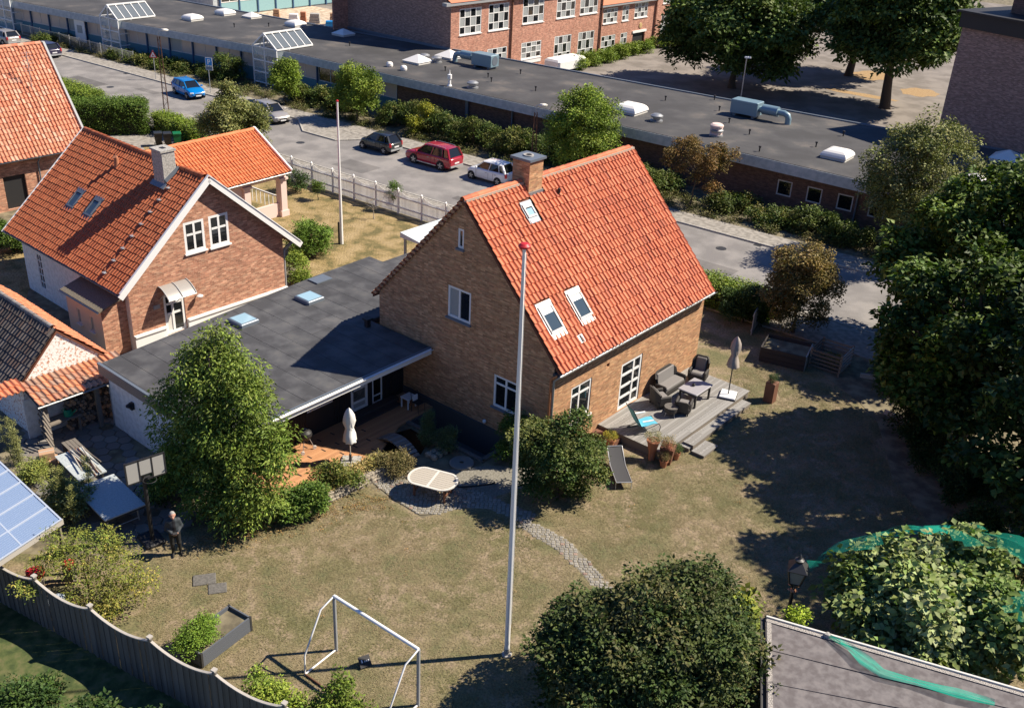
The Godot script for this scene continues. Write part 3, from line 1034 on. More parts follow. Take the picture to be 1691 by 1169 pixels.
func sett_field(called: String, label: String, area: PackedVector2Array) -> void:
	var bed := sheet(called, area, 0.0, 0.028, M.joint)
	var b := MB.new()
	b.bevel(Vector3.ZERO, Vector3(0.15, 0.05, 0.12), 0.018)
	var mesh := b.mesh()
	var lo := Vector2(1e9, 1e9)
	var hi := -lo
	for p in area:
		lo = lo.min(p); hi = hi.max(p)
	var where := []
	var cc := []
	var r := RandomNumberGenerator.new()
	r.seed = called.hash()
	var y := lo.y
	while y < hi.y:
		var x := lo.x + r.randf() * 0.1
		while x < hi.x:
			if Geometry2D.is_point_in_polygon(Vector2(x, y), area) and r.randf() < 0.97:
				where.append(Transform3D(Basis(Vector3.UP, r.randf_range(-0.12, 0.12)).scaled(Vector3(r.randf_range(0.85, 1.05), 1, r.randf_range(0.9, 1.05))), Vector3(x, 0.022 + r.randf_range(-0.008, 0.01), y)))
				var k := r.randf_range(0.8, 1.2)
				cc.append((Color(0.28, 0.19, 0.15) if r.randf() < 0.07 else Color(0.25, 0.232, 0.2)) * k)
			x += 0.165
		y += 0.132
	swarm("setts", mesh, M.tile, where, cc, bed)

func strip(called: String, x0: float, x1: float, z0: float, z1: float, y0: float, y1: float, m: Material) -> MeshInstance3D:
	return sheet(called, poly([x0, z0, x1, z0, x1, z1, x0, z1]), y0, y1, m, STREET_AT, STREET_TURN)

func st(x: float, y: float, z: float) -> Vector3:
	return STREET_AT + Basis(Vector3.UP, STREET_TURN) * Vector3(x, y, z)

func build_street() -> void:
	strip("road", -150, 110, 7.4, 15.6, 0.0, 0.03, M.asphalt)
	strip("far_pavement", -150, 110, 5.3, 7.3, 0.0, 0.11, M.paving)
	strip("near_pavement", -150, 110, 15.75, 18.9, 0.0, 0.1, M.paving)
	strip("shrub_bed", -150, 110, 0.2, 5.3, 0.0, 0.05, M.soil)
	# repairs, drains and manholes in the asphalt
	for e in [[-44.0, 11.5, 5.0, 1.6, 0.8], [-26.0, 13.0, 7.0, 1.1, 1.12], [-6.0, 12.6, 3.2, 2.0, 0.85], [5.5, 13.6, 9.0, 0.7, 0.8], [16.0, 10.5, 4.5, 1.3, 1.12], [23.5, 12.5, 3.0, 2.2, 0.84], [-36.0, 10.0, 3.0, 0.8, 0.85]]:
		var pm: StandardMaterial3D = M.asphalt.duplicate()
		pm.albedo_color = Color(e[4], e[4], e[4]) if e[4] < 1.0 else Color.WHITE
		if e[4] > 1.0:
			pm = M.paving
		strip("road_repair", e[0], e[0] + e[2], e[1], e[1] + e[3], 0.0, 0.034, pm)
	for e in [[-38.0, 12.0], [-12.0, 12.2], [14.5, 12.8], [24.0, 9.8]]:
		var mh := MB.new()
		mh.lathe(Vector3.ZERO, [[0.34, 0.0], [0.34, 0.012], [0.3, 0.014], [0.29, 0.008], [0.0, 0.008]], 20)
		var q := structure(mh, "manhole_cover", M.dark_steel)
		q.position = st(e[0], 0.03, e[1])
	for e in [[-42.0, 7.6], [-22.5, 7.6], [13.0, 7.6], [25.5, 7.6]]:
		var dr := MB.new()
		dr.box(Vector3(0, 0.004, 0), Vector3(0.5, 0.012, 0.34))
		for k in 6:
			dr.box(Vector3(-0.2 + k * 0.08, 0.014, 0), Vector3(0.03, 0.01, 0.28))
		var q := structure(dr, "drain_grate", M.dark_steel)
		q.position = st(e[0], 0.03, e[1])
		q.rotation.y = STREET_TURN
	sheet("school_yard", poly([-140, -14.5, 110, -14.5, 110, -140, -140, -140]), 0.0, 0.03, M.yard, STREET_AT, STREET_TURN)
	sheet("works_ground", poly([-90, -12.0, -33.5, -12.0, -33.5, -37.0, -90, -37.0]), 0.0, 0.05, rough_look([lin(0.36, 0.27, 0.19), lin(0.5, 0.4, 0.29), lin(0.6, 0.5, 0.38)], [0.3, 0.5, 0.75], 0.02, 9.0, 0.95), STREET_AT, STREET_TURN)
	sheet("buildout", poly([-17.6, 7.3, -14.3, 9.8, -10.5, 9.8, -8.6, 7.3]), 0.0, 0.1, M.paving, STREET_AT, STREET_TURN)
	# kerb stones, one by one where they can be told apart
	var kerbs := Node3D.new()
	kerbs.name = "kerb"
	kerbs.set_meta("kind", "structure")
	add_child(kerbs)
	kerbs.position = STREET_AT
	kerbs.rotation.y = STREET_TURN
	var kb := MB.new()
	kb.bevel(Vector3.ZERO, Vector3(0.99, 0.14, 0.14), 0.02)
	var km := kb.mesh()
	for i in 120:
		var x := -72.0 + i
		if x < -17.6 or x > -8.6:
			inst(km, "kerb_stone", M.kerb, kerbs, Transform3D(Basis.IDENTITY, Vector3(x, 0.07, 7.36)))
		if x > -50:
			inst(km, "kerb_stone", M.kerb, kerbs, Transform3D(Basis.IDENTITY, Vector3(x, 0.065, 15.68)))
	for e in [[-17.6, 7.3, -14.3, 9.8], [-14.3, 9.8, -10.5, 9.8], [-10.5, 9.8, -8.6, 7.3]]:
		var a := Vector3(e[0], 0.07, e[1])
		var b := Vector3(e[2], 0.07, e[3])
		var n := int(round(a.distance_to(b)))
		for i in n:
			var d := (b - a).normalized()
			inst(km, "kerb_stone", M.kerb, kerbs, Transform3D(Basis(d, Vector3.UP, d.cross(Vector3.UP)), a.lerp(b, (i + 0.5) / n)))
	# pale concrete edging of the crossing by the hedge
	strip("crossing", -27.6, -20.5, 15.6, 17.0, 0.0, 0.112, M.kerb)
	# dry grass round the trunks in the yard
	for e in [[18.4, -49.4, 1.9, 2.4], [11.4, -54.3, 2.2, 3.0], [14.0, -43.0, 4.0, 0.8]]:
		var p := PackedVector2Array()
		for k in 18:
			var a := TAU * k / 18.0
			var w := 1.0 + 0.12 * sin(k * 2.3)
			p.append(Vector2(e[0] + cos(a) * e[2] * w, e[1] + sin(a) * e[3] * w))
		sheet("dry_verge", p, 0.0, 0.036, rough_look([lin(0.3, 0.19, 0.09), lin(0.38, 0.26, 0.13)], [0.3, 0.7], 0.03, 4.0, 0.95), STREET_AT, STREET_TURN)

func lamp_mast(label: String, at: Vector3, h: float, turn: float) -> void:
	var o := thing("lattice_mast", label, "lamp post", at, turn)
	var b := MB.new()
	var n := int(h / 0.42)
	for sx in [-1.0, 1.0]:
		for sz in [-1.0, 1.0]:
			b.bar(Vector3(sx * 0.2, 0, sz * 0.2), Vector3(sx * 0.09, h, sz * 0.09), 0.035, 0.035)
	for i in n:
		var t0 := float(i) / n
		var t1 := float(i + 1) / n
		var w0 := lerpf(0.2, 0.09, t0)
		var w1 := lerpf(0.2, 0.09, t1)
		var s := 1.0 if i % 2 else -1.0
		for sz in [-1.0, 1.0]:
			b.bar(Vector3(-w0 * s, t0 * h, sz * w0), Vector3(w1 * s, t1 * h, sz * w1), 0.018, 0.018)
			b.bar(Vector3(sz * w0, t0 * h, -w0 * s), Vector3(sz * w1, t1 * h, w1 * s), 0.018, 0.018)
	part(b, "lattice", M.rust, o)
	pipe(o, "arm", [Vector3(0, h, 0), Vector3(0, h + 0.45, 0), Vector3(0.3, h + 0.55, 0)], 0.03, M.steel)
	var l := MB.new()
	l.lathe(Vector3(0.5, h + 0.5, 0), [[0.0, -0.06], [0.17, -0.04], [0.2, 0.03], [0.14, 0.11], [0.0, 0.14]], 12, Basis.from_scale(Vector3(1.7, 1, 1)))
	part(l, "lamp_head", M.off_white, o)

func build_street_furniture() -> void:
	lamp_mast("tall rusty lattice mast with a pale lamp head, standing beside the clipped hedge", st(-23.9, 0.1, 16.0), 6.9, 0.2)
	lamp_mast("rusty lattice mast with a pale lamp head rising behind the brick chimney", st(6.4, 0.1, 5.9), 4.7, 0.2)
	# warning triangle
	var o := thing("warning_sign", "red bordered triangular warning sign on a pole at the kerb", "road sign", st(-37.8, 0.1, 7.15), STREET_TURN + 0.5)
	pipe(o, "post", [Vector3(0, 0, 0), Vector3(0, 2.75, 0)], 0.035, M.steel)
	var b := MB.new()
	var tri := [Vector3(-0.42, 2.05, 0.05), Vector3(0.42, 2.05, 0.05), Vector3(0, 2.8, 0.05)]
	b.tri(tri[0], tri[1], tri[2])
	b.tri(tri[0] - Vector3(0, 0, 0.02), tri[2] - Vector3(0, 0, 0.02), tri[1] - Vector3(0, 0, 0.02))
	part(b, "border", M.red, o)
	b = MB.new()
	b.tri(Vector3(-0.27, 2.13, 0.056), Vector3(0.27, 2.13, 0.056), Vector3(0, 2.62, 0.056))
	part(b, "face", M.white, o)
	b = MB.new()
	b.bar(Vector3(-0.02, 2.18, 0.062), Vector3(0.0, 2.4, 0.062), 0.05, 0.004, Vector3(0, 0, 1))
	b.bar(Vector3(0.02, 2.28, 0.062), Vector3(0.12, 2.2, 0.062), 0.05, 0.004, Vector3(0, 0, 1))
	b.bar(Vector3(-0.02, 2.28, 0.062), Vector3(-0.12, 2.2, 0.062), 0.05, 0.004, Vector3(0, 0, 1))
	part(b, "symbol", M.red, o)
	# parking sign
	o = thing("parking_sign", "blue square parking sign with a white P above a dark plate", "road sign", st(-30.0, 0.1, 6.8), STREET_TURN + 0.45)
	pipe(o, "post", [Vector3(0, 0, 0), Vector3(0, 3.2, 0)], 0.035, M.steel)
	bx("border", Vector3(0.1, 2.85, 0.045), Vector3(0.68, 0.72, 0.02), M.white, o)
	bx("face", Vector3(0.1, 2.85, 0.058), Vector3(0.6, 0.64, 0.012), M.sign_blue, o)
	var t := TextMesh.new()
	t.text = "P"
	t.font_size = 64
	t.pixel_size = 0.0098
	t.depth = 0.01
	var f := SystemFont.new()
	f.font_names = PackedStringArray(["Droid Sans"])
	f.font_weight = 700
	t.font = f
	inst(t, "letter", M.white, o, Transform3D(Basis.IDENTITY, Vector3(0.1, 2.84, 0.07)))
	bx("lower_border", Vector3(0.1, 2.26, 0.045), Vector3(0.68, 0.36, 0.02), M.white, o)
	bx("lower_plate", Vector3(0.1, 2.26, 0.058), Vector3(0.62, 0.3, 0.012), M.lead, o)
	# slim lamp in the school yard
	o = thing("yard_lamp", "slim grey lamp post with a white flat head in the school yard", "lamp post", Vector3(21.2, 0, -100.7))
	pipe(o, "pole", [Vector3(0, 0, 0), Vector3(0, 4.7, 0)], 0.055, M.steel)
	var lh := MB.new()
	lh.bevel(Vector3(0.1, 4.72, 0), Vector3(0.6, 0.16, 0.34), 0.05)
	part(lh, "lamp_head", M.white, o)
	# cars
	var red := flat(0.33, 0.012, 0.028, 0.22)
	var blue := flat(0.0, 0.17, 0.5, 0.22)
	var silver := flat(0.38, 0.355, 0.335, 0.28, 0.3)
	var dark := flat(0.022, 0.026, 0.03, 0.22)
	var white := flat(0.72, 0.73, 0.74, 0.25)
	var navy := flat(0.03, 0.025, 0.06, 0.25)
	for p in [red, blue, silver, dark, white, navy]:
		p.clearcoat_enabled = true
		p.clearcoat = 0.7
		p.clearcoat_roughness = 0.05
	var away := STREET_TURN + PI
	var rc := car("red estate car with roof rails parked between a dark and a white car", st(-0.72, 0.03, 9.02), away, 4.65, 1.8, 1.68, 1.05, 0.3, -1.9, 1.02, red, 2.67, 0.35)
	for sg in [-1.0, 1.0]:
		pipe(rc, "roof_rail", [Vector3(0.2, 1.64, sg * 0.56), Vector3(0.0, 1.72, sg * 0.57), Vector3(-1.5, 1.71, sg * 0.57), Vector3(-1.7, 1.64, sg * 0.56)], 0.022, M.steel, 6)
	bx("side_sill", Vector3(0.0, 0.3, -0.9), Vector3(2.0, 0.08, 0.04), M.steel, rc)
	bx("side_sill", Vector3(0.0, 0.3, 0.9), Vector3(2.0, 0.08, 0.04), M.steel, rc)
	car("small dark grey hatchback parked in front of the red estate car", st(-6.2, 0.03, 9.05), away, 3.42, 1.62, 1.47, 0.95, 0.25, -1.25, 0.94, dark, 2.3, 0.28)
	car("small white rounded hatchback parked behind the red estate car", st(4.9, 0.03, 8.98), away, 3.72, 1.66, 1.54, 0.95, 0.3, -1.35, 0.96, white, 2.43, 0.29)
	car("bright blue hatchback parked under the parking sign", st(-30.6, 0.03, 8.75), STREET_TURN - 0.2, 3.97, 1.68, 1.46, 1.0, 0.35, -1.45, 0.95, blue, 2.47, 0.3)
	car("silver hatchback parked at the paved build-out of the kerb", st(-19.0, 0.03, 9.1), STREET_TURN - 0.18, 3.99, 1.64, 1.5, 1.0, 0.35, -1.45, 0.96, silver, 2.46, 0.3)
	car("dark purple car seen from behind beyond the weathered orange roof", st(-54.6, 0.03, 8.6), away + PI - 0.05 + PI, 4.3, 1.76, 1.48, 1.1, 0.3, -1.7, 0.98, navy, 2.6, 0.31)
	car("grey car half hidden behind the clipped bush beyond the orange roof", st(-63.0, 0.03, 8.3), STREET_TURN + PI, 4.2, 1.74, 1.5, 1.1, 0.3, -1.6, 0.98, silver, 2.6, 0.31)
	# wheelie bins
	var bl := [["black wheelie bin farthest from the green one", -28.15, -76.3, M.bin_black], ["black wheelie bin next to the green one", -27.45, -76.35, M.bin_black], ["green wheelie bin beside two black bins", -26.75, -76.5, M.bin_green]]
	for e in bl:
		var w := thing("wheelie_bin", e[0], "bin", Vector3(e[1], 0.03, e[2]), 0.4, "bins beside the hedge")
		var bb := MB.new()
		var rows := []
		for k in [[0.2, 0.05], [0.26, 0.55], [0.29, 1.0]]:
			rows.append([Vector3(-k[0], k[1], k[0] * 1.1), Vector3(k[0], k[1], k[0] * 1.1), Vector3(k[0], k[1], -k[0] * 1.1), Vector3(-k[0], k[1], -k[0] * 1.1)])
		for i in 2:
			for k in 4:
				var k2 := (k + 1) % 4
				bb.quad(rows[i][k], rows[i][k2], rows[i + 1][k2], rows[i + 1][k])
		part(bb, "body", e[3], w)
		var ld := MB.new()
		ld.bevel(Vector3(0, 1.04, 0), Vector3(0.64, 0.1, 0.7), 0.03)
		part(ld, "lid", e[3], w)
		for sg in [-1.0, 1.0]:
			var wl := MB.new()
			wl.tube([Vector3(sg * 0.24, 0.1, -0.28), Vector3(sg * 0.3, 0.1, -0.28)], 0.1, 12)
			part(wl, "wheel", M.rubber, w)

# ---------------------------------------------------------------- the school
func build_school() -> void:
	var o := thing("school_wing", "long low school wing with a dark felt roof, pale fascia and glass porches", "building", STREET_AT, STREET_TURN)
	var rim := poly([-95, 6.3, -47, 2.05, -27, 0.0, 19, 0.0, 60, 1.2, 60, -16.6, 24, -15.1, -10, -13.7, -45, -11.8, -95, -9.0])
	var b := MB.new()
	b.prism(rim, 2.72, 3.46)
	part(b, "fascia", M.fascia_school, o)
	b = MB.new()
	b.prism(Geometry2D.offset_polygon(rim, -0.06)[0], 3.4, 3.5, false)
	part(b, "roof", M.school_felt, o)
	b = MB.new()
	for e in [[60, -16.5, 24, -15.0], [24, -15.0, -10, -13.6], [-10, -13.6, -45, -11.7], [-45, -11.7, -95, -8.9]]:
		b.bar(Vector3(e[0], 3.53, e[1]), Vector3(e[2], 3.53, e[3]), 0.22, 0.16)
	part(b, "roof_kerb", M.lead, o)
	# brick part of the street front
	var zb := -0.75
	var holes := []
	for x in [22.9, 25.1, 27.3, 29.5]:
		holes.append(Rect2(x, 0.9, 1.1, 1.1))
	for x in [33.0, 36.0]:
		holes.append(Rect2(x, 0.9, 1.1, 1.1))
	wall(o, "wall", Vector3(0, 0, zb), Vector3.RIGHT, poly([-13.4, 0, 60, 0, 60, 2.72, -13.4, 2.72]), holes, M.brick_dark, 0.14)
	for h in holes:
		window(o, "window", Vector3(0, 0, zb), Vector3.RIGHT, h, [], [], 0.09, M.off_white, M.glass, null, 0.06)
	bx("back_wall", Vector3(-15, 1.36, -11.3), Vector3(80, 2.72, 0.2), M.brick_dark, o, Basis(Vector3.UP, 0.04))
	for x in [-5.3, -0.5, 14.0, 28.7]:
		var dp := MB.new()
		dp.box(Vector3(x, 1.36, zb + 0.14), Vector3(0.3 if x < -5 else 0.1, 2.72, 0.16))
		part(dp, "downpipe", M.lead, o)
	# window bays with blue panels
	var n := 0
	var runs := [[Vector2(-13.4, -0.75), Vector2(-27, -0.75)], [Vector2(-27, -0.75), Vector2(-47, 1.3)], [Vector2(-47, 1.3), Vector2(-95, 5.5)]]
	for run in runs:
		var L: float = run[0].distance_to(run[1])
		var d2: Vector2 = (run[0] - run[1]) / L
		var x := Vector3(d2.x, 0, d2.y)
		var org := Vector3(run[1].x, 0, run[1].y)
		var k := int(round(L / 3.25))
		var w := L / k
		for i in k:
			var r := Rect2(i * w + 0.1, 1.25, w - 0.2, 1.4)
			var bl: MeshInstance3D = bx("blue_panel", org + x * (i + 0.5) * w + Vector3(0, 0.62, 0), Vector3(w, 1.24, 0.16), M.blue_panel, o, Basis(x, Vector3.UP, x.cross(Vector3.UP)))
			bl.name = "panel"
			var g: Material = M.blind_and_reflection if n % 4 != 1 else (M.glass if n % 8 == 1 else M.curtain)  # beige panes have the mirrored sunlit buildings painted in; others glass and curtain
			window(o, "window", org, x, r, [0.5], [], 0.07, M.off_white, [g, M.blind_and_reflection if n % 5 == 0 else g], null, 0.03)
			bx("post", org + x * (i * w) + Vector3(0, 1.36, 0) + x.cross(Vector3.UP) * 0.06, Vector3(0.14, 2.72, 0.2), M.blue_post, o, Basis(x, Vector3.UP, x.cross(Vector3.UP)))
			n += 1
		bx("lintel", org + x * L / 2 + Vector3(0, 2.69, 0), Vector3(L, 0.08, 0.14), M.lead, o, Basis(x, Vector3.UP, x.cross(Vector3.UP)))
	porch(o, Vector3(-51.4, 0, 2.75), 3.2)
	porch(o, Vector3(-29.0, 0, 0.95), 3.4)
	porch(o, Vector3(-69.6, 0, 4.3), 3.2)
	# white door panel with notices
	bx("notice_board", Vector3(-57.3, 1.5, 2.6), Vector3(1.7, 2.3, 0.08), M.white, o, Basis(Vector3.UP, 0.087))
	bx("notice", Vector3(-57.3, 1.7, 2.66), Vector3(0.8, 0.8, 0.03), M.curtain, o, Basis(Vector3.UP, 0.087))
	# roof lights
	var k2 := 0
	for e in [[-46.1, -3.9, 1.7, 0], [-46.9, -8.9, 1.7, 0], [-43.6, -9.9, 1.6, 1], [-36.8, -10.1, 1.7, 0], [-29.8, -10.3, 1.8, 1], [-15.5, -5.8, 2.1, 1], [-15.1, -9.9, 2.1, 1], [8.4, -4.3, 2.2, 0], [25.7, -3.9, 1.9, 0], [35.1, -12.7, 2.2, 1], [34.9, -4.8, 1.9, 1]]:
		var c := Vector3(e[0], 3.5, e[1])
		var rl := MB.new()
		rl.box(c + Vector3(0, 0.1, 0), Vector3(e[2] * 0.94, 0.2, e[2] * 0.94))
		var cb := part(rl, "rooflight", M.off_white, o)
		var dm := MB.new()
		var rows := []
		var steps := 5 if e[3] == 0 else 1
		for i in steps + 1:
			var t := float(i) / steps
			var s: float = e[2] * 0.5 * (cos(t * PI * 0.46) if steps > 1 else lerpf(1.0, 0.06, t))
			var y: float = 0.2 + e[2] * 0.26 * (sin(t * PI * 0.5) if steps > 1 else t)
			rows.append([c + Vector3(-s, y, s), c + Vector3(s, y, s), c + Vector3(s, y, -s), c + Vector3(-s, y, -s)])
		for i in steps:
			for k in 4:
				var q := (k + 1) % 4
				dm.quad(rows[i][k], rows[i][q], rows[i + 1][q], rows[i + 1][k])
		dm.quad(rows[-1][0], rows[-1][1], rows[-1][2], rows[-1][3])
		part(dm, "dome", M.dome, cb)
		k2 += 1
	for e in [[-15.9, -2.4], [-14.0, -2.2]]:
		var s := MB.new()
		s.lathe(Vector3(e[0], 3.5, e[1]), [[0.28, 0.0], [0.32, 0.12], [0.3, 0.3], [0.2, 0.42], [0.0, 0.46]], 12)
		part(s, "vent_cap", M.dome, o)
	for e in [[-15.9, -7.2], [-14.4, -7.2], [-5.4, -1.4], [33.4, -9.7], [36.6, -9.4], [11.4, -3.3], [16.8, -2.8]]:
		var s := MB.new()
		s.lathe(Vector3(e[0], 3.5, e[1]), [[0.5, 0.0], [0.5, 0.1], [0.3, 0.14], [0.3, 0.3], [0.48, 0.34], [0.5, 0.46], [0.3, 0.58], [0.0, 0.62]], 14)
		part(s, "vent", M.zinc, o)
	var wf := MB.new()
	wf.lathe(Vector3(-7.2, 3.5, -0.5), [[0.22, 0.0], [0.14, 0.15], [0.12, 0.55], [0.2, 0.6], [0.2, 0.95], [0.06, 1.0], [0.03, 1.35]], 10)
	part(wf, "flue", M.white, o)
	wf = MB.new()
	wf.box(Vector3(16.75, 3.85, -2.8), Vector3(0.7, 0.7, 0.7))
	wf.lathe(Vector3(16.75, 4.2, -2.8), [[0.5, 0.0], [0.5, 0.12], [0.36, 0.22], [0.0, 0.24]], 12)
	part(wf, "brick_flue", M.pink, o)
	for e in [[-11.4, -4.9], [-7.1, -5.7], [-5.8, -4.5], [-6.1, -9.2], [-1.1, -4.6], [8.4, -10.1], [13.3, -10.3], [15.7, -7.2], [11.2, -13.6], [18.4, -5.1], [21.0, -1.2], [23.5, -5.5], [23.8, -10.2], [-40.0, -4.5], [-38.2, -7.6], [-34.6, -6.3], [-25.2, -6.6]]:
		var s := MB.new()
		s.tube([Vector3(e[0], 3.45, e[1]), Vector3(e[0], 3.85, e[1])], 0.05, 7)
		s.lathe(Vector3(e[0], 3.8, e[1]), [[0.0, 0.0], [0.1, 0.0], [0.1, 0.1], [0.0, 0.12]], 8)
		part(s, "vent_pipe", M.black, o)
	for e in [[-10.0, -8.9, PI, true], [15.6, -10.4, 0.0, false]]:
		var bs := Basis(Vector3.UP, e[2])
		var c := Vector3(e[0], 3.5, e[1])
		var ac := MB.new()
		ac.bevel(c + Vector3(0, 0.75, 0), Vector3(2.3, 1.05, 1.25), 0.04)
		var unit := part(ac, "air_unit", M.unit_blue, o)
		var lg := MB.new()
		for sx in [-0.8, 0.8]:
			lg.box(c + Vector3(sx, 0.11, 0), Vector3(0.2, 0.22, 1.1))
		part(lg, "stand", M.lead, unit)
		var du := MB.new()
		du.tube([c + bs * Vector3(1.15, 0.75, 0), c + bs * Vector3(1.5, 0.75, 0)], 0.25, 12)
		du.tube([c + bs * Vector3(1.4, 0.8, 0), c + bs * Vector3(2.7, 0.8, 0)], 0.4, 14)
		du.tube([c + bs * Vector3(2.6, 0.78, 0), c + bs * Vector3(3.2, 0.78, 0), c + bs * Vector3(3.5, 0.66, 0), c + bs * Vector3(3.6, 0.4, 0), c + bs * Vector3(3.6, 0.0, 0)], 0.24, 12)
		part(du, "duct", M.unit_blue, unit)
		if e[3]:
			var fan := MB.new()
			fan.tube([c + Vector3(1.14, 0.75, 0), c + Vector3(1.17, 0.75, 0)], 0.42, 16)
			part(fan, "fan_grille", M.lead, unit)
	build_brick_school()

func porch(o: Node, p: Vector3, w: float) -> void:
	var f := MB.new()
	var h := w / 2
	var e := 3.65
	var a := 4.95
	var dz := -4.6
	var T := 0.09
	for sx in [-h, h]:
		f.bar(p + Vector3(sx, 0, 0), p + Vector3(sx, e, 0), T, T)
		f.bar(p + Vector3(sx, 0, -1.6), p + Vector3(sx, e, -1.6), T, T)
		f.bar(p + Vector3(sx, e, 0), p + Vector3(0, a, 0), T, T * 1.5)
		f.bar(p + Vector3(sx, e, 0), p + Vector3(sx, e, dz), T * 1.6, T * 1.5)
		f.bar(p + Vector3(sx, e, dz), p + Vector3(0, a, dz), T, T)
		for y in [1.0, 2.2]:
			f.bar(p + Vector3(sx, y, 0), p + Vector3(sx, y, -1.6), T, T)
		for i in 4:
			var z := dz * (i + 1) / 5.0
			f.bar(p + Vector3(sx, e + 0.02, z), p + Vector3(0, a + 0.02, z), 0.07, 0.06)
		f.bar(p + Vector3(sx * 0.5, (e + a) / 2 + 0.02, 0), p + Vector3(sx * 0.5, (e + a) / 2 + 0.02, 0.01), 0.05, 0.05)
	f.bar(p + Vector3(0, a, 0.05), p + Vector3(0, a, dz), T * 1.6, T * 1.6)
	f.bar(p + Vector3(0, 0, 0), p + Vector3(0, a, 0), T, T)
	for y in [0.3, 1.3, 2.4, e]:
		f.bar(p + Vector3(-h, y, 0), p + Vector3(h, y, 0), T, T)
	var fr := part(f, "glass_porch", M.white, o)
	var g := MB.new()
	for sx in [-1.0, 1.0]:
		g.quad(p + Vector3(h * 0.0, 0.3, -0.02), p + Vector3(h * sx, 0.3, -0.02), p + Vector3(h * sx, e, -0.02), p + Vector3(0, a, -0.02))
		g.quad(p + Vector3(h * sx, 0.3, -0.02), p + Vector3(h * sx, 0.3, -1.6), p + Vector3(h * sx, e, -1.6), p + Vector3(h * sx, e, -0.02))
	part(g, "glazing", M.clear, fr)
	for sx in [-1.0, 1.0]:
		for i in 5:
			var z0 := dz * i / 5.0 - 0.05
			var z1 := dz * (i + 1) / 5.0 + 0.05
			var q := MB.new()
			var lo := 0.92
			var hi := 0.1
			if sx > 0:
				q.quad((p + Vector3(sx * h * lo, lerpf(a, e, lo), z0)), (p + Vector3(sx * h * lo, lerpf(a, e, lo), z1)), (p + Vector3(sx * h * hi, lerpf(a, e, hi), z1)), (p + Vector3(sx * h * hi, lerpf(a, e, hi), z0)))
			else:
				q.quad((p + Vector3(sx * h * lo, lerpf(a, e, lo), z1)), (p + Vector3(sx * h * lo, lerpf(a, e, lo), z0)), (p + Vector3(sx * h * hi, lerpf(a, e, hi), z0)), (p + Vector3(sx * h * hi, lerpf(a, e, hi), z1)))
			part(q, "pane", M.roof_glass, fr)

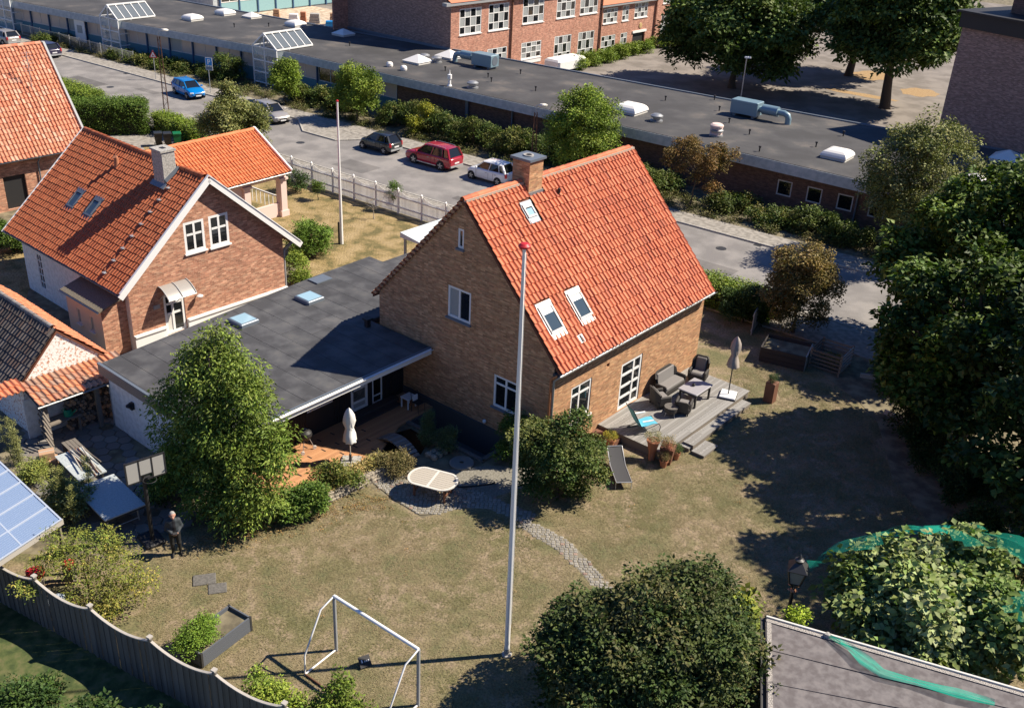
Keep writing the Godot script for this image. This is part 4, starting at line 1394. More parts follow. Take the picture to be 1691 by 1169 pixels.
func build_brick_school() -> void:
	var o := thing("brick_school", "tall red brick school building with white many-paned windows in rows", "building", Vector3(-7.708, 0, -102.778), HOUSE_TURN)
	var X := Vector3.RIGHT
	var up := [Rect2(1.25, 4.8, 3.25, 2.5), Rect2(5.6, 4.8, 3.2, 2.6), Rect2(11.05, 5.0, 3.6, 2.6), Rect2(16.9, 5.05, 3.4, 2.5), Rect2(21.2, 5.1, 3.4, 2.4)]
	var dn := [Rect2(1.6, 1.3, 2.6, 1.7), Rect2(5.6, 0.9, 3.1, 2.1), Rect2(11.1, 1.3, 3.4, 1.75), Rect2(16.85, 0.2, 3.1, 2.95), Rect2(21.25, 0.12, 3.1, 3.05)]
	wall(o, "wall", Vector3.ZERO, X, poly([0, 0, 25.5, 0, 25.5, 7.8, 0, 7.8]), up + dn, M.brick_school, 0.14)
	for r in up:
		window(o, "window", Vector3.ZERO, X, r, [0.25, 0.5, 0.75], [0.3, 0.66], 0.1, M.white, [M.glass, M.curtain], M.white, 0.05)
	for r in dn:
		window(o, "window", Vector3.ZERO, X, r, [0.25, 0.5, 0.75], [0.36, 0.7], 0.1, M.white, [M.curtain, M.glass], M.white if r.position.y > 0.5 else null, 0.05)
	bx("window_apron", Vector3(12.8, 1.0, 0.02), Vector3(3.4, 0.42, 0.06), M.white, o)
	wall(o, "gable_wall", Vector3(0, 0, -15.2), Vector3(0, 0, 1), poly([0, 0, 15.2, 0, 15.2, 7.8, 7.6, 12.5, 0, 7.8]), [], M.brick_tower)
	bx("cornice", Vector3(12.2, 7.9, 0.15), Vector3(26.6, 0.3, 0.6), M.grey_paint, o)
	bx("flashing", Vector3(-0.06, 3.6, -7.6), Vector3(0.12, 0.25, 15.2), M.lead, o)
	var rf := MB.new()
	rf.quad(Vector3(-0.5, 8.05, 0.5), Vector3(26, 8.05, 0.5), Vector3(26, 12.8, -7.6), Vector3(-0.5, 12.8, -7.6))
	rf.quad(Vector3(26, 8.05, -15.7), Vector3(-0.5, 8.05, -15.7), Vector3(-0.5, 12.8, -7.6), Vector3(26, 12.8, -7.6))
	part(rf, "roof", M.tile_red_plain, o)
	for x in [9.2, 25.35]:
		pipe(o, "downpipe", [Vector3(x, 7.7, 0.12), Vector3(x, 0, 0.12)], 0.09, M.brown_wood)
	# lower link with the entrance
	var lu := [Rect2(26.25, 3.6, 2.9, 1.7), Rect2(30.15, 3.6, 1.4, 1.75), Rect2(32.75, 3.7, 2.9, 1.75)]
	var ld := [Rect2(26.2, 0.2, 2.9, 2.0), Rect2(30.2, 0.2, 1.4, 2.0)]
	var dr := Rect2(32.8, 0.0, 2.7, 1.95)
	wall(o, "link_wall", Vector3(0, 0, -0.25), X, poly([25.5, -0.2, 37.4, -0.2, 37.4, 5.6, 25.5, 5.6]), lu + ld + [dr], M.brick_school, 0.14)
	for r in lu + ld:
		window(o, "window", Vector3(0, 0, -0.25), X, r, [0.25, 0.5, 0.75] if r.size.x > 2 else [0.5], [0.36, 0.7], 0.09, M.white, [M.glass, M.curtain], M.white, 0.05)
	bx("entrance", Vector3(34.15, 0.95, -0.5), Vector3(2.7, 2.0, 0.1), M.black, o)
	bx("lintel", Vector3(34.15, 2.08, -0.2), Vector3(3.0, 0.26, 0.14), M.white, o)
	var em := MB.new()
	em.lathe(Vector3(34.3, 2.75, -0.22), [[0.0, 0.0], [0.34, 0.0], [0.3, 0.06], [0.0, 0.08]], 16, Basis(Vector3.RIGHT, PI / 2))
	part(em, "emblem", flat(0.5, 0.36, 0.16, 0.6), o)
	bx("link_cornice", Vector3(31.4, 5.7, -0.1), Vector3(12.2, 0.26, 0.6), M.grey_paint, o)
	rf = MB.new()
	rf.quad(Vector3(25.3, 5.83, 0.25), Vector3(37.6, 5.83, 0.25), Vector3(37.6, 10.2, -7.0), Vector3(25.3, 10.2, -7.0))
	part(rf, "link_roof", M.tile_red_plain, o)
	# far block
	var fu := [Rect2(38.6, 0.4, 3.2, 3.2), Rect2(43.4, 0.4, 3.2, 3.2), Rect2(38.6, 5.0, 3.2, 2.6)]
	wall(o, "far_wall", Vector3(0, 0, 0.0), X, poly([37.4, -0.2, 62, -0.2, 62, 8, 37.4, 8]), fu, M.brick_school, 0.14)
	for r in fu:
		window(o, "window", Vector3.ZERO, X, r, [0.25, 0.5, 0.75], [0.3, 0.66], 0.09, M.white, [M.glass, M.curtain], M.white, 0.05)
	bx("end_wall", Vector3(37.4, 3.9, -2), Vector3(0.1, 8.2, 4.0), M.brick_school, o)
	bx("wall_back", Vector3(30, 3.9, -15.2), Vector3(64, 7.8, 0.2), M.brick_school, o)
	var cv := MB.new()
	cv.bevel(Vector3(15.9, 0.9, 2.4), Vector3(5.0, 1.1, 2.2), 0.2)
	var tr := part(cv, "white_container", M.white, self)
	tr.position = Vector3(-7.708, 0, -102.778)
	tr.rotation.y = HOUSE_TURN
	tag(tr, "white flat-topped container standing beside the brick school wall", "container")
	# brick block at the right edge
	o = thing("brick_tower_block", "windowless dark brick building with a dark roof edge behind the school wing", "building", STREET_AT + Basis(Vector3.UP, STREET_TURN) * Vector3(28.6, 0, -18.15), -0.994)
	wall(o, "wall", Vector3.ZERO, X, poly([0, 0, 34, 0, 34, 11.4, 0, 11.4]), [], M.brick_tower)
	wall(o, "side_wall", Vector3(0, 0, -20), Vector3(0, 0, 1), poly([0, 0, 20, 0, 20, 11.4, 0, 11.4]), [], M.brick_tower)
	bx("roof_edge", Vector3(17, 11.95, -9.9), Vector3(34.3, 1.1, 20.4), M.black, o)
	bx("roof_cap", Vector3(17, 12.55, -9.9), Vector3(34.8, 0.14, 20.9), M.black, o)
	bx("upper_wall", Vector3(18, 14.0, -11), Vector3(32, 2.8, 17), M.brick_dark, o)
	# blue panelled building beyond the roof
	o = thing("panel_building", "building with pale teal panels and a band of tall windows beyond the school roof", "building", STREET_AT + Basis(Vector3.UP, STREET_TURN) * Vector3(-63.2, 0, -22), STREET_TURN + PI / 2)
	bx("body", Vector3(22, 3.0, -6), Vector3(48, 6.0, 11.9), M.fascia_school, o)
	for i in 15:
		var x := -1.0 + i * 3.1
		bx("panel", Vector3(x + 1.55, 0.95, 0.0), Vector3(3.0, 1.5, 0.12), flat(0.24, 0.42, 0.45, 0.6), o)
		window(o, "window", Vector3(0, 0, 0.08), X, Rect2(x + 0.15, 1.75, 2.8, 2.6), [0.5], [0.7], 0.09, M.white, M.glass, null, 0.03)
		bx("post", Vector3(x, 2.6, 0.06), Vector3(0.2, 5.2, 0.24), M.blue_post, o)
	# works beyond: small red loader, stacked material and workers
	var T := STREET_AT + Basis(Vector3.UP, STREET_TURN) * Vector3(-47.5, 0.05, -33.0)
	o = thing("small_loader", "small red and black loader on the pale works ground", "vehicle", T, 0.6)
	var lb := MB.new()
	lb.bevel(Vector3(0, 0.95, 0), Vector3(1.9, 0.7, 1.1), 0.1)
	part(lb, "body", M.black, o)
	lb = MB.new()
	lb.bevel(Vector3(-0.2, 1.75, 0), Vector3(1.0, 0.9, 1.0), 0.1)
	part(lb, "cab", M.red, o)
	for sx in [-0.65, 0.65]:
		for sz in [-0.55, 0.55]:
			lb = MB.new()
			lb.tube([Vector3(sx, 0.42, sz - 0.14), Vector3(sx, 0.42, sz + 0.14)], 0.42, 14)
			part(lb, "wheel", M.rubber, o)
	lb = MB.new()
	lb.bar(Vector3(0.5, 1.1, 0.5), Vector3(1.6, 0.6, 0.5), 0.1, 0.12)
	lb.bar(Vector3(0.5, 1.1, -0.5), Vector3(1.6, 0.6, -0.5), 0.1, 0.12)
	lb.bevel(Vector3(1.8, 0.4, 0), Vector3(0.5, 0.5, 1.3), 0.06)
	part(lb, "bucket", M.red, o)
	for e in [[-56.5, -24.6, 0.9, 0.5, M.cardboard], [-54.6, -25.8, 1.3, 0.35, M.white], [-51.5, -24.6, 0.8, 0.6, M.terracotta], [-52.6, -27.6, 1.4, 0.4, M.concrete], [-50.0, -28.4, 1.0, 0.5, M.cardboard], [-48.6, -26.4, 1.2, 0.3, M.sign_blue]]:
		var pb := MB.new()
		for k in 3:
			pb.bevel(Vector3(0, e[3] * (k + 0.5), 0), Vector3(e[2] * (1.0 - k * 0.08), e[3] * 0.92, e[2] * 0.7), 0.03, Basis(Vector3.UP, 0.05 * k))
		var ps := part(pb, "material_stack", e[4], self)
		ps.position = STREET_AT + Basis(Vector3.UP, STREET_TURN) * Vector3(e[0], 0.05, e[1])
		tag(ps, "small stack of building material on the pale works ground", "stack", "building material beyond the school")

# ---------------------------------------------------------------- villas
# sarking under the tiles: two slopes with thickness; the ridge runs along x (or z)
func roof_slab(parent: Node, called: String, a: Vector3, b: Vector3, e0: Vector3, e1: Vector3, f0: Vector3, f1: Vector3, th: float, m: Material) -> void:
	# a,b ridge ends; e0,e1 one eave; f0,f1 the other
	var s := MB.new()
	var t := Vector3(0, -th, 0)
	s.quad(e0, e1, b, a)
	s.quad(f1, f0, a, b)
	s.quad(e1 + t, e0 + t, a + t, b + t)
	s.quad(f0 + t, f1 + t, b + t, a + t)
	s.quad(e0 + t, e1 + t, e1, e0)
	s.quad(f1 + t, f0 + t, f0, f1)
	s.quad(a + t, e0 + t, e0, a)
	s.quad(f0 + t, a + t, a, f0)
	s.quad(e1 + t, b + t, b, e1)
	s.quad(b + t, f1 + t, f1, b)
	part(s, called, m, parent)

# a roof window lying in a slope: t = frame with x across, y out, z down
func roof_window(parent: Node, t: Transform3D, w: float, l: float, frame: Material, glass: Material, apron: Material, blind_and_reflection := 0.0) -> void:
	var b := MB.new()
	b.box(t * Vector3(0, 0.07, -l / 2 + 0.08), Vector3(w, 0.12, 0.16), t.basis)
	b.box(t * Vector3(0, 0.07, l / 2 - 0.05), Vector3(w, 0.12, 0.09), t.basis)
	for s in [-1.0, 1.0]:
		b.box(t * Vector3(s * (w / 2 - 0.04), 0.07, 0.02), Vector3(0.08, 0.12, l - 0.27), t.basis)
	var f := part(b, "roof_window", frame, parent)
	var g := MB.new()
	g.box(t * Vector3(0, 0.09, 0.05), Vector3(w - 0.16, 0.02, l - 0.3), t.basis)
	part(g, "pane", glass, f)
	if blind_and_reflection > 0.0:
		g = MB.new()
		g.box(t * Vector3(0, 0.104, -l / 2 + 0.17 + blind_and_reflection / 2), Vector3(w - 0.2, 0.006, blind_and_reflection), t.basis)
		part(g, "blind_and_reflection", M.white, f)  # white blind drawn over the top of the pane
	g = MB.new()
	g.box(t * Vector3(0, 0.075, l / 2 + 0.12), Vector3(w + 0.1, 0.02, 0.26), t.basis)
	g.box(t * Vector3(0, 0.085, -l / 2 - 0.06), Vector3(w + 0.12, 0.05, 0.14), t.basis)
	for s in [-1.0, 1.0]:
		g.box(t * Vector3(s * (w / 2 + 0.04), 0.05, 0), Vector3(0.05, 0.07, l), t.basis)
	part(g, "flashing", apron, f)

func build_main_house() -> void:
	var o := thing("main_house", "yellow brick villa with a steep bright orange pantile roof and brick chimney", "house", HOUSE_AT, HOUSE_TURN)
	var L := 11.58
	var RZ := -5.263
	var HE := 4.287
	var HR := 9.939
	var k := (HR - HE) / -RZ
	var X := Vector3.RIGHT
	var Z := Vector3(0, 0, 1)
	# walls
	var w1 := Rect2(1.35, 1.33, 1.4, 1.66)
	var dr := Rect2(4.93, 0.44, 1.62, 2.3)
	wall(o, "front_wall", Vector3(0, 0, -0.35), X, poly([0.08, 0, 11.5, 0, 11.5, HE + 0.3, 0.08, HE + 0.3]), [w1, dr, Rect2(3.75, 3.04, 0.2, 0.18)], M.brick_yellow, 0.14)
	bx("air_brick", Vector3(3.85, 3.13, -0.45), Vector3(0.22, 0.2, 0.05), M.black, o)
	window(o, "window", Vector3(0, 0, -0.35), X, w1, [0.42], [0.72], 0.1, M.white, M.glass, M.white, 0.06)
	var fd := window(o, "french_door", Vector3(0, 0, -0.35), X, dr, [0.62], [0.25, 0.48, 0.73], 0.13, M.white, M.glass, null, 0.06)
	var hd := MB.new()
	hd.bar(Vector3(5.83, 1.45, -0.36), Vector3(5.83, 1.58, -0.36), 0.03, 0.05)
	part(hd, "handle", M.steel, fd)
	var gm := Rect2((10.526 - 6.05), 4.72, 1.28, 1.4)
	var gl := Rect2((10.526 - 3.38), 1.51, 1.31, 1.48)
	var gs := Rect2((10.526 - 5.57), 7.87, 0.32, 0.83)
	var go := Vector3(0.08, 0, -10.526)
	wall(o, "gable_wall", go, Z, poly([0.35, -1.0, 10.18, -1.0, 10.18, HE + 0.35 * k - 0.03, 5.263, HR - 0.03, 0.35, HE + 0.35 * k - 0.03]), [gm, gl, gs], M.brick_yellow, 0.13)
	window(o, "window", go, Z, gm, [0.5], [], 0.1, M.white, [M.curtain, M.glass], M.lead, 0.05)
	window(o, "window", go, Z, gl, [0.5], [0.74], 0.1, M.white, M.glass, M.lead, 0.05)
	window(o, "window", go, Z, gs, [], [], 0.09, M.white, M.glass, M.lead, 0.05)
	wall(o, "far_gable_wall", Vector3(11.5, 0, 0), Vector3(0, 0, -1), poly([0.35, 0, 10.18, 0, 10.18, HE + 0.35 * k - 0.03, 5.263, HR - 0.03, 0.35, HE + 0.35 * k - 0.03]), [], M.brick_yellow)
	wall(o, "back_wall", Vector3(11.5, 0, -10.18), Vector3(-1, 0, 0), poly([0, 0, 11.42, 0, 11.42, HE + 0.3, 0, HE + 0.3]), [], M.brick_yellow)
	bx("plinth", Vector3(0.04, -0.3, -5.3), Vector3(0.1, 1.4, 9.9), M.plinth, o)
	# roof
	roof_slab(o, "sarking", Vector3(0, HR, RZ), Vector3(L, HR, RZ), Vector3(0, HE, 0), Vector3(L, HE, 0), Vector3(0, HE, 2 * RZ), Vector3(L, HE, 2 * RZ), 0.14, M.tile_under)
	var down := Vector3(0, HE - HR, -RZ)
	var SL := down.length()
	down /= SL
	var cols := [Color(0.55, 0.15, 0.066), Color(0.59, 0.165, 0.073), Color(0.51, 0.135, 0.06), Color(0.57, 0.175, 0.082), Color(0.62, 0.195, 0.092), Color(0.46, 0.125, 0.06)]
	var skip := [Rect2(0.5, 4.95, 0.94, 1.5), Rect2(2.38, 4.95, 0.94, 1.5), Rect2(2.62, 0.9, 0.72, 0.85), Rect2(3.42, -0.2, 1.0, 0.82)]
	tile_slope(o, Vector3(0, HR, RZ), X, down, L, SL + 0.06, 47, 21, cols, skip, 300, 31)
	tile_slope(o, Vector3(L, HR, RZ), -X, Vector3(0, down.y, -down.z), L, SL + 0.06, 47, 21, cols, [Rect2(L - 4.42, -0.2, 1.0, 0.6)], 0, 32)
	ridge_tiles(o, Vector3(-0.02, HR + 0.02, RZ), Vector3(3.45, HR + 0.02, RZ), 0.38, 0.13, cols, 5)
	ridge_tiles(o, Vector3(4.44, HR + 0.02, RZ), Vector3(L, HR + 0.02, RZ), 0.38, 0.13, cols, 6)
	for e in [[0.0, 3.48], [4.42, L]]:
		bx("ridge_mortar", Vector3((e[0] + e[1]) / 2, HR - 0.02, RZ + 0.1), Vector3(e[1] - e[0], 0.1, 0.14), M.mortar, o)
	# brick edge of the gable against the sky side
	var vg := MB.new()
	for i in 26:
		var v := 5.4 + i * 0.198
		vg.box(Vector3(0.05, HR - (v - 5.263) * k - 0.03, -v), Vector3(0.16, 0.12, 0.2))
	part(vg, "gable_coping", M.brick_yellow, o)
	var up := Vector3(0, down.z, -down.y)
	var tb := Basis(X, up, down)
	var rp := Vector3(0, HR, RZ)
	roof_window(o, Transform3D(tb, (rp + X * 0.98 + down * 5.62)), 0.8, 1.18, M.frame_grey, M.sky_glass, M.zinc, 0.22)
	roof_window(o, Transform3D(tb, (rp + X * 2.86 + down * 5.62)), 0.8, 1.18, M.frame_grey, M.sky_glass, M.zinc, 0.22)
	roof_window(o, Transform3D(tb, (rp + X * 2.99 + down * 1.28)), 0.56, 0.6, M.frame_grey, M.clear_blue, M.lead)
	var vn := MB.new()
	vn.box((rp + X * 1.93 + down * 6.88) + up * 0.09, Vector3(0.3, 0.05, 0.34), tb)
	part(vn, "vent_tile", M.white, o)
	vn = MB.new()
	vn.box((rp + X * 1.93 + down * 6.88) + up * 0.12, Vector3(0.07, 0.05, 0.3), tb)
	part(vn, "vent_slot", M.black, o)
	pipe(o, "vent_pipe", [(rp + X * 5.2 + down * 1.05), (rp + X * 5.2 + down * 1.05) + Vector3(0, 0.3, 0)], 0.07, M.black)
	# chimney
	var ch := MB.new()
	ch.box(Vector3(3.95, 10.05, -5.3), Vector3(0.88, 1.6, 0.9))
	var st_ := part(ch, "chimney", M.brick_yellow, o)
	ch = MB.new()
	ch.box(Vector3(3.95, 10.9, -5.3), Vector3(1.06, 0.1, 1.08))
	part(ch, "cap", M.lead, st_)
	ch = MB.new()
	ch.lathe(Vector3(3.95, 10.95, -5.3), [[0.22, 0.0], [0.22, 0.05], [0.14, 0.05], [0.14, 0.02]], 16)
	part(ch, "flue_ring", M.concrete, st_)
	ch = MB.new()
	ch.lathe(Vector3(3.95, 10.951, -5.3), [[0.14, 0.0], [0.0, 0.02]], 12)
	part(ch, "flue", M.black, st_)
	ch = MB.new()
	ch.box(Vector3(3.95, 9.42, -4.82), Vector3(1.0, 0.3, 0.1))
	part(ch, "flashing", M.zinc, st_)
	# gutters and pipes
	gutter(o, Vector3(-0.05, HE - 0.02, 0.1), Vector3(L + 0.08, HE - 0.02, 0.1), 0.09, M.zinc)
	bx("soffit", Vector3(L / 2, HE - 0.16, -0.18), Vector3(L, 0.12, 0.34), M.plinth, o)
	for dz in [0.0, -0.16]:
		pipe(o, "downpipe", [Vector3(-0.02, HE - 0.1, 0.06 + dz), Vector3(-0.02, HE - 0.4, -0.25 + dz), Vector3(-0.02, 0.2, -0.25 + dz)], 0.045, M.copper if dz < 0 else M.zinc)
	var lm := MB.new()
	lm.tube([Vector3(11.52, 3.75, -0.4), Vector3(11.85, 3.8, -0.4)], 0.03, 6)
	lm.bevel(Vector3(11.95, 3.8, -0.4), Vector3(0.2, 0.12, 0.16), 0.03)
	part(lm, "security_lamp", M.white, o)
	lm = MB.new()
	lm.lathe(Vector3(-0.02, 0.62, -3.72), [[0.0, -0.09], [0.07, -0.06], [0.09, 0.0], [0.07, 0.06], [0.0, 0.09]], 10)
	part(lm, "globe_lamp", M.dome, o)
	# basement well beside the gable
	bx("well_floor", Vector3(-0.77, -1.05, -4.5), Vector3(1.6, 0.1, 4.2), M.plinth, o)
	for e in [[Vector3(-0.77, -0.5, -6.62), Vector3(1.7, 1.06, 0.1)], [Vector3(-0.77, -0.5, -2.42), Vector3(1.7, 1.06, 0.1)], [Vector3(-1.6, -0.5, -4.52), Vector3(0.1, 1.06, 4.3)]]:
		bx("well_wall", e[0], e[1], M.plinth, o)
	for e in [[Vector3(-0.8, 0.05, -2.36), Vector3(1.8, 0.1, 0.2)], [Vector3(-1.66, 0.05, -4.5), Vector3(0.2, 0.1, 4.5)]]:
		bx("well_coping", e[0], e[1], M.slab, o)
	window(o, "basement_window", go + Vector3(0.0, 0, 0), Z, Rect2((10.526 - 3.4), -0.75, 0.7, 0.55), [], [], 0.08, M.lead, M.glass, null, -0.04)

func build_extension() -> void:
	var o := thing("flat_roof_extension", "low extension with a dark felt roof between the two villas", "house", HOUSE_AT, HOUSE_TURN)
	var X := Vector3.RIGHT
	var rim := poly([-10.6, -6.95, 0.0, -6.95, 0.0, -10.7, 7.6, -10.7, 7.6, -15.45, 5.2, -15.45, 5.2, -16.45, 1.5, -16.35, -10.45, -15.2])
	var b := MB.new()
	b.prism(rim, 2.7, 2.93)
	part(b, "roof", M.felt, o)
	# felt sheets, each lapped over the next
	var r := RandomNumberGenerator.new()
	r.seed = 8
	var fm := [M.felt, M.felt_b, M.felt_c]
	for i in 19:
		var x0 := -10.56 + i * 0.97
		var ends := [-7.0, -11.4 - (i % 2) * 0.9, -16.3]
		for k in 2:
			var cell := poly([x0, ends[k], x0 + 0.955, ends[k], x0 + 0.955, ends[k + 1] + 0.012, x0, ends[k + 1] + 0.012])
			for p in Geometry2D.intersect_polygons(cell, Geometry2D.offset_polygon(rim, -0.03)[0]):
				var s := MB.new()
				s.prism(p, 2.935, 2.944 + r.randf() * 0.006, false)
				part(s, "felt_sheet", fm[r.randi() % 3], o)
	# front: dark boards with white joinery, under a deep eave
	var holes := [Rect2(-3.04, 0.22, 0.95, 2.05), Rect2(-1.82, 0.15, 0.58, 2.1), Rect2(-5.4, 1.2, 1.36, 0.7)]
	wall(o, "front_wall", Vector3(0, 0, -8.66), X, poly([-10.3, 0, 0.06, 0, 0.06, 2.7, -10.3, 2.7]), holes, M.dark_timber, 0.1)
	for i in 74:
		var x := -10.25 + i * 0.14
		var cut := false
		for h in holes:
			if x > h.position.x - 0.06 and x < h.end.x + 0.06:
				cut = true
		if not cut:
			bx("batten", Vector3(x, 1.4, -8.645), Vector3(0.05, 2.6, 0.03), M.dark_timber, o)
	var gd := window(o, "glass_door", Vector3(0, 0, -8.66), X, holes[0], [], [0.5, 0.2], 0.13, M.white, [M.curtain, M.glass], null, 0.03)
	window(o, "side_window", Vector3(0, 0, -8.66), X, holes[1], [], [0.6, 0.18], 0.07, M.white, M.glass, null, 0.03)
	window(o, "window", Vector3(0, 0, -8.66), X, holes[2], [], [], 0.07, M.white, M.glass, null, 0.03)
	var hd := MB.new()
	hd.bar(Vector3(-2.95, 1.2, -8.62), Vector3(-2.95, 1.34, -8.62), 0.03, 0.05)
	part(hd, "handle", M.steel, gd)
	wall(o, "white_wall", Vector3(-10.35, 0, -15.0), Vector3(0, 0, 1), poly([0, 0, 6.4, 0, 6.4, 2.7, 0, 2.7]), [], M.white_wall)
	wall(o, "back_wall", Vector3(7.5, 0, -15.2), Vector3(-1, 0, 0), poly([0, 0, 17.8, 0, 17.8, 2.7, 0, 2.7]), [], M.white_wall)
	bx("end_fascia", Vector3(-10.63, 2.74, -11.05), Vector3(0.06, 0.42, 8.3), M.fascia_wood, o, Basis(Vector3.UP, -0.009))
	bx("verge_trim", Vector3(-10.62, 2.98, -11.05), Vector3(0.12, 0.07, 8.3), M.lead, o, Basis(Vector3.UP, -0.009))
	bx("front_fascia", Vector3(-5.3, 2.76, -6.9), Vector3(10.6, 0.24, 0.06), M.white, o)
	gutter(o, Vector3(-10.6, 2.93, -6.8), Vector3(-0.02, 2.93, -6.8), 0.075, M.white)
	bx("eave_edge", Vector3(-5.3, 2.95, -6.93), Vector3(10.6, 0.05, 0.06), M.lead, o)
	# flat roof lights and vent
	for e in [[-0.52, -14.3], [-4.15, -14.4]]:
		var f := MB.new()
		f.bevel(Vector3(e[0], 3.03, e[1]), Vector3(0.98, 0.2, 1.05), 0.04)
		var fr := part(f, "flat_rooflight", M.lead, o)
		f = MB.new()
		f.box(Vector3(e[0], 3.135, e[1]), Vector3(0.78, 0.02, 0.84))
		part(f, "pane", M.clear_blue, fr)
	var v := MB.new()
	v.box(Vector3(-0.54, 3.12, -10.3), Vector3(0.2, 0.36, 0.2))
	v.box(Vector3(-0.54, 3.33, -10.3), Vector3(0.34, 0.07, 0.34))
	part(v, "roof_vent", M.black, o)
	bx("roof_flap", Vector3(1.35, 2.99, -15.75), Vector3(0.95, 0.06, 0.7), M.lead, o)
	var lm := MB.new()
	lm.box(Vector3(-10.42, 1.7, -13.3), Vector3(0.14, 0.3, 0.16))
	lm.lathe(Vector3(-10.55, 1.75, -13.3), [[0.02, -0.1], [0.12, -0.02], [0.12, 0.04], [0.02, 0.1]], 8)
	part(lm, "wall_lantern", M.black, o)
	# steel canopy over the street door, behind the villa
	o = thing("door_canopy", "pale zinc canopy sloping out behind the brick gable", "canopy", HOUSE_AT, HOUSE_TURN)
	b = MB.new()
	b.quad(Vector3(9.1, 2.6, -16.6), Vector3(12.4, 2.6, -16.6), Vector3(12.4, 2.8, -18.2), Vector3(9.1, 2.8, -18.2))
	b.quad(Vector3(9.1, 2.5, -18.2), Vector3(12.4, 2.5, -18.2), Vector3(12.4, 2.5, -16.6), Vector3(9.1, 2.5, -16.6))
	b.quad(Vector3(9.1, 2.5, -16.6), Vector3(12.4, 2.5, -16.6), Vector3(12.4, 2.6, -16.6), Vector3(9.1, 2.6, -16.6))
	b.quad(Vector3(9.1, 2.5, -18.2), Vector3(9.1, 2.5, -16.6), Vector3(9.1, 2.6, -16.6), Vector3(9.1, 2.8, -18.2))
	part(b, "roof", flat(0.55, 0.6, 0.62, 0.5), o)
	for p in [[9.3, -18.0], [12.2, -18.0], [9.3, -16.8], [12.2, -16.8]]:
		bx("post", Vector3(p[0], 1.26, p[1]), Vector3(0.12, 2.5, 0.12), M.grey_paint, o)
	sheet("garden_path", poly([2.2, -16.6, 9.4, -16.6, 9.4, -18.6, 2.2, -18.3]), 0.0, 0.05, M.paving, HOUSE_AT, HOUSE_TURN)

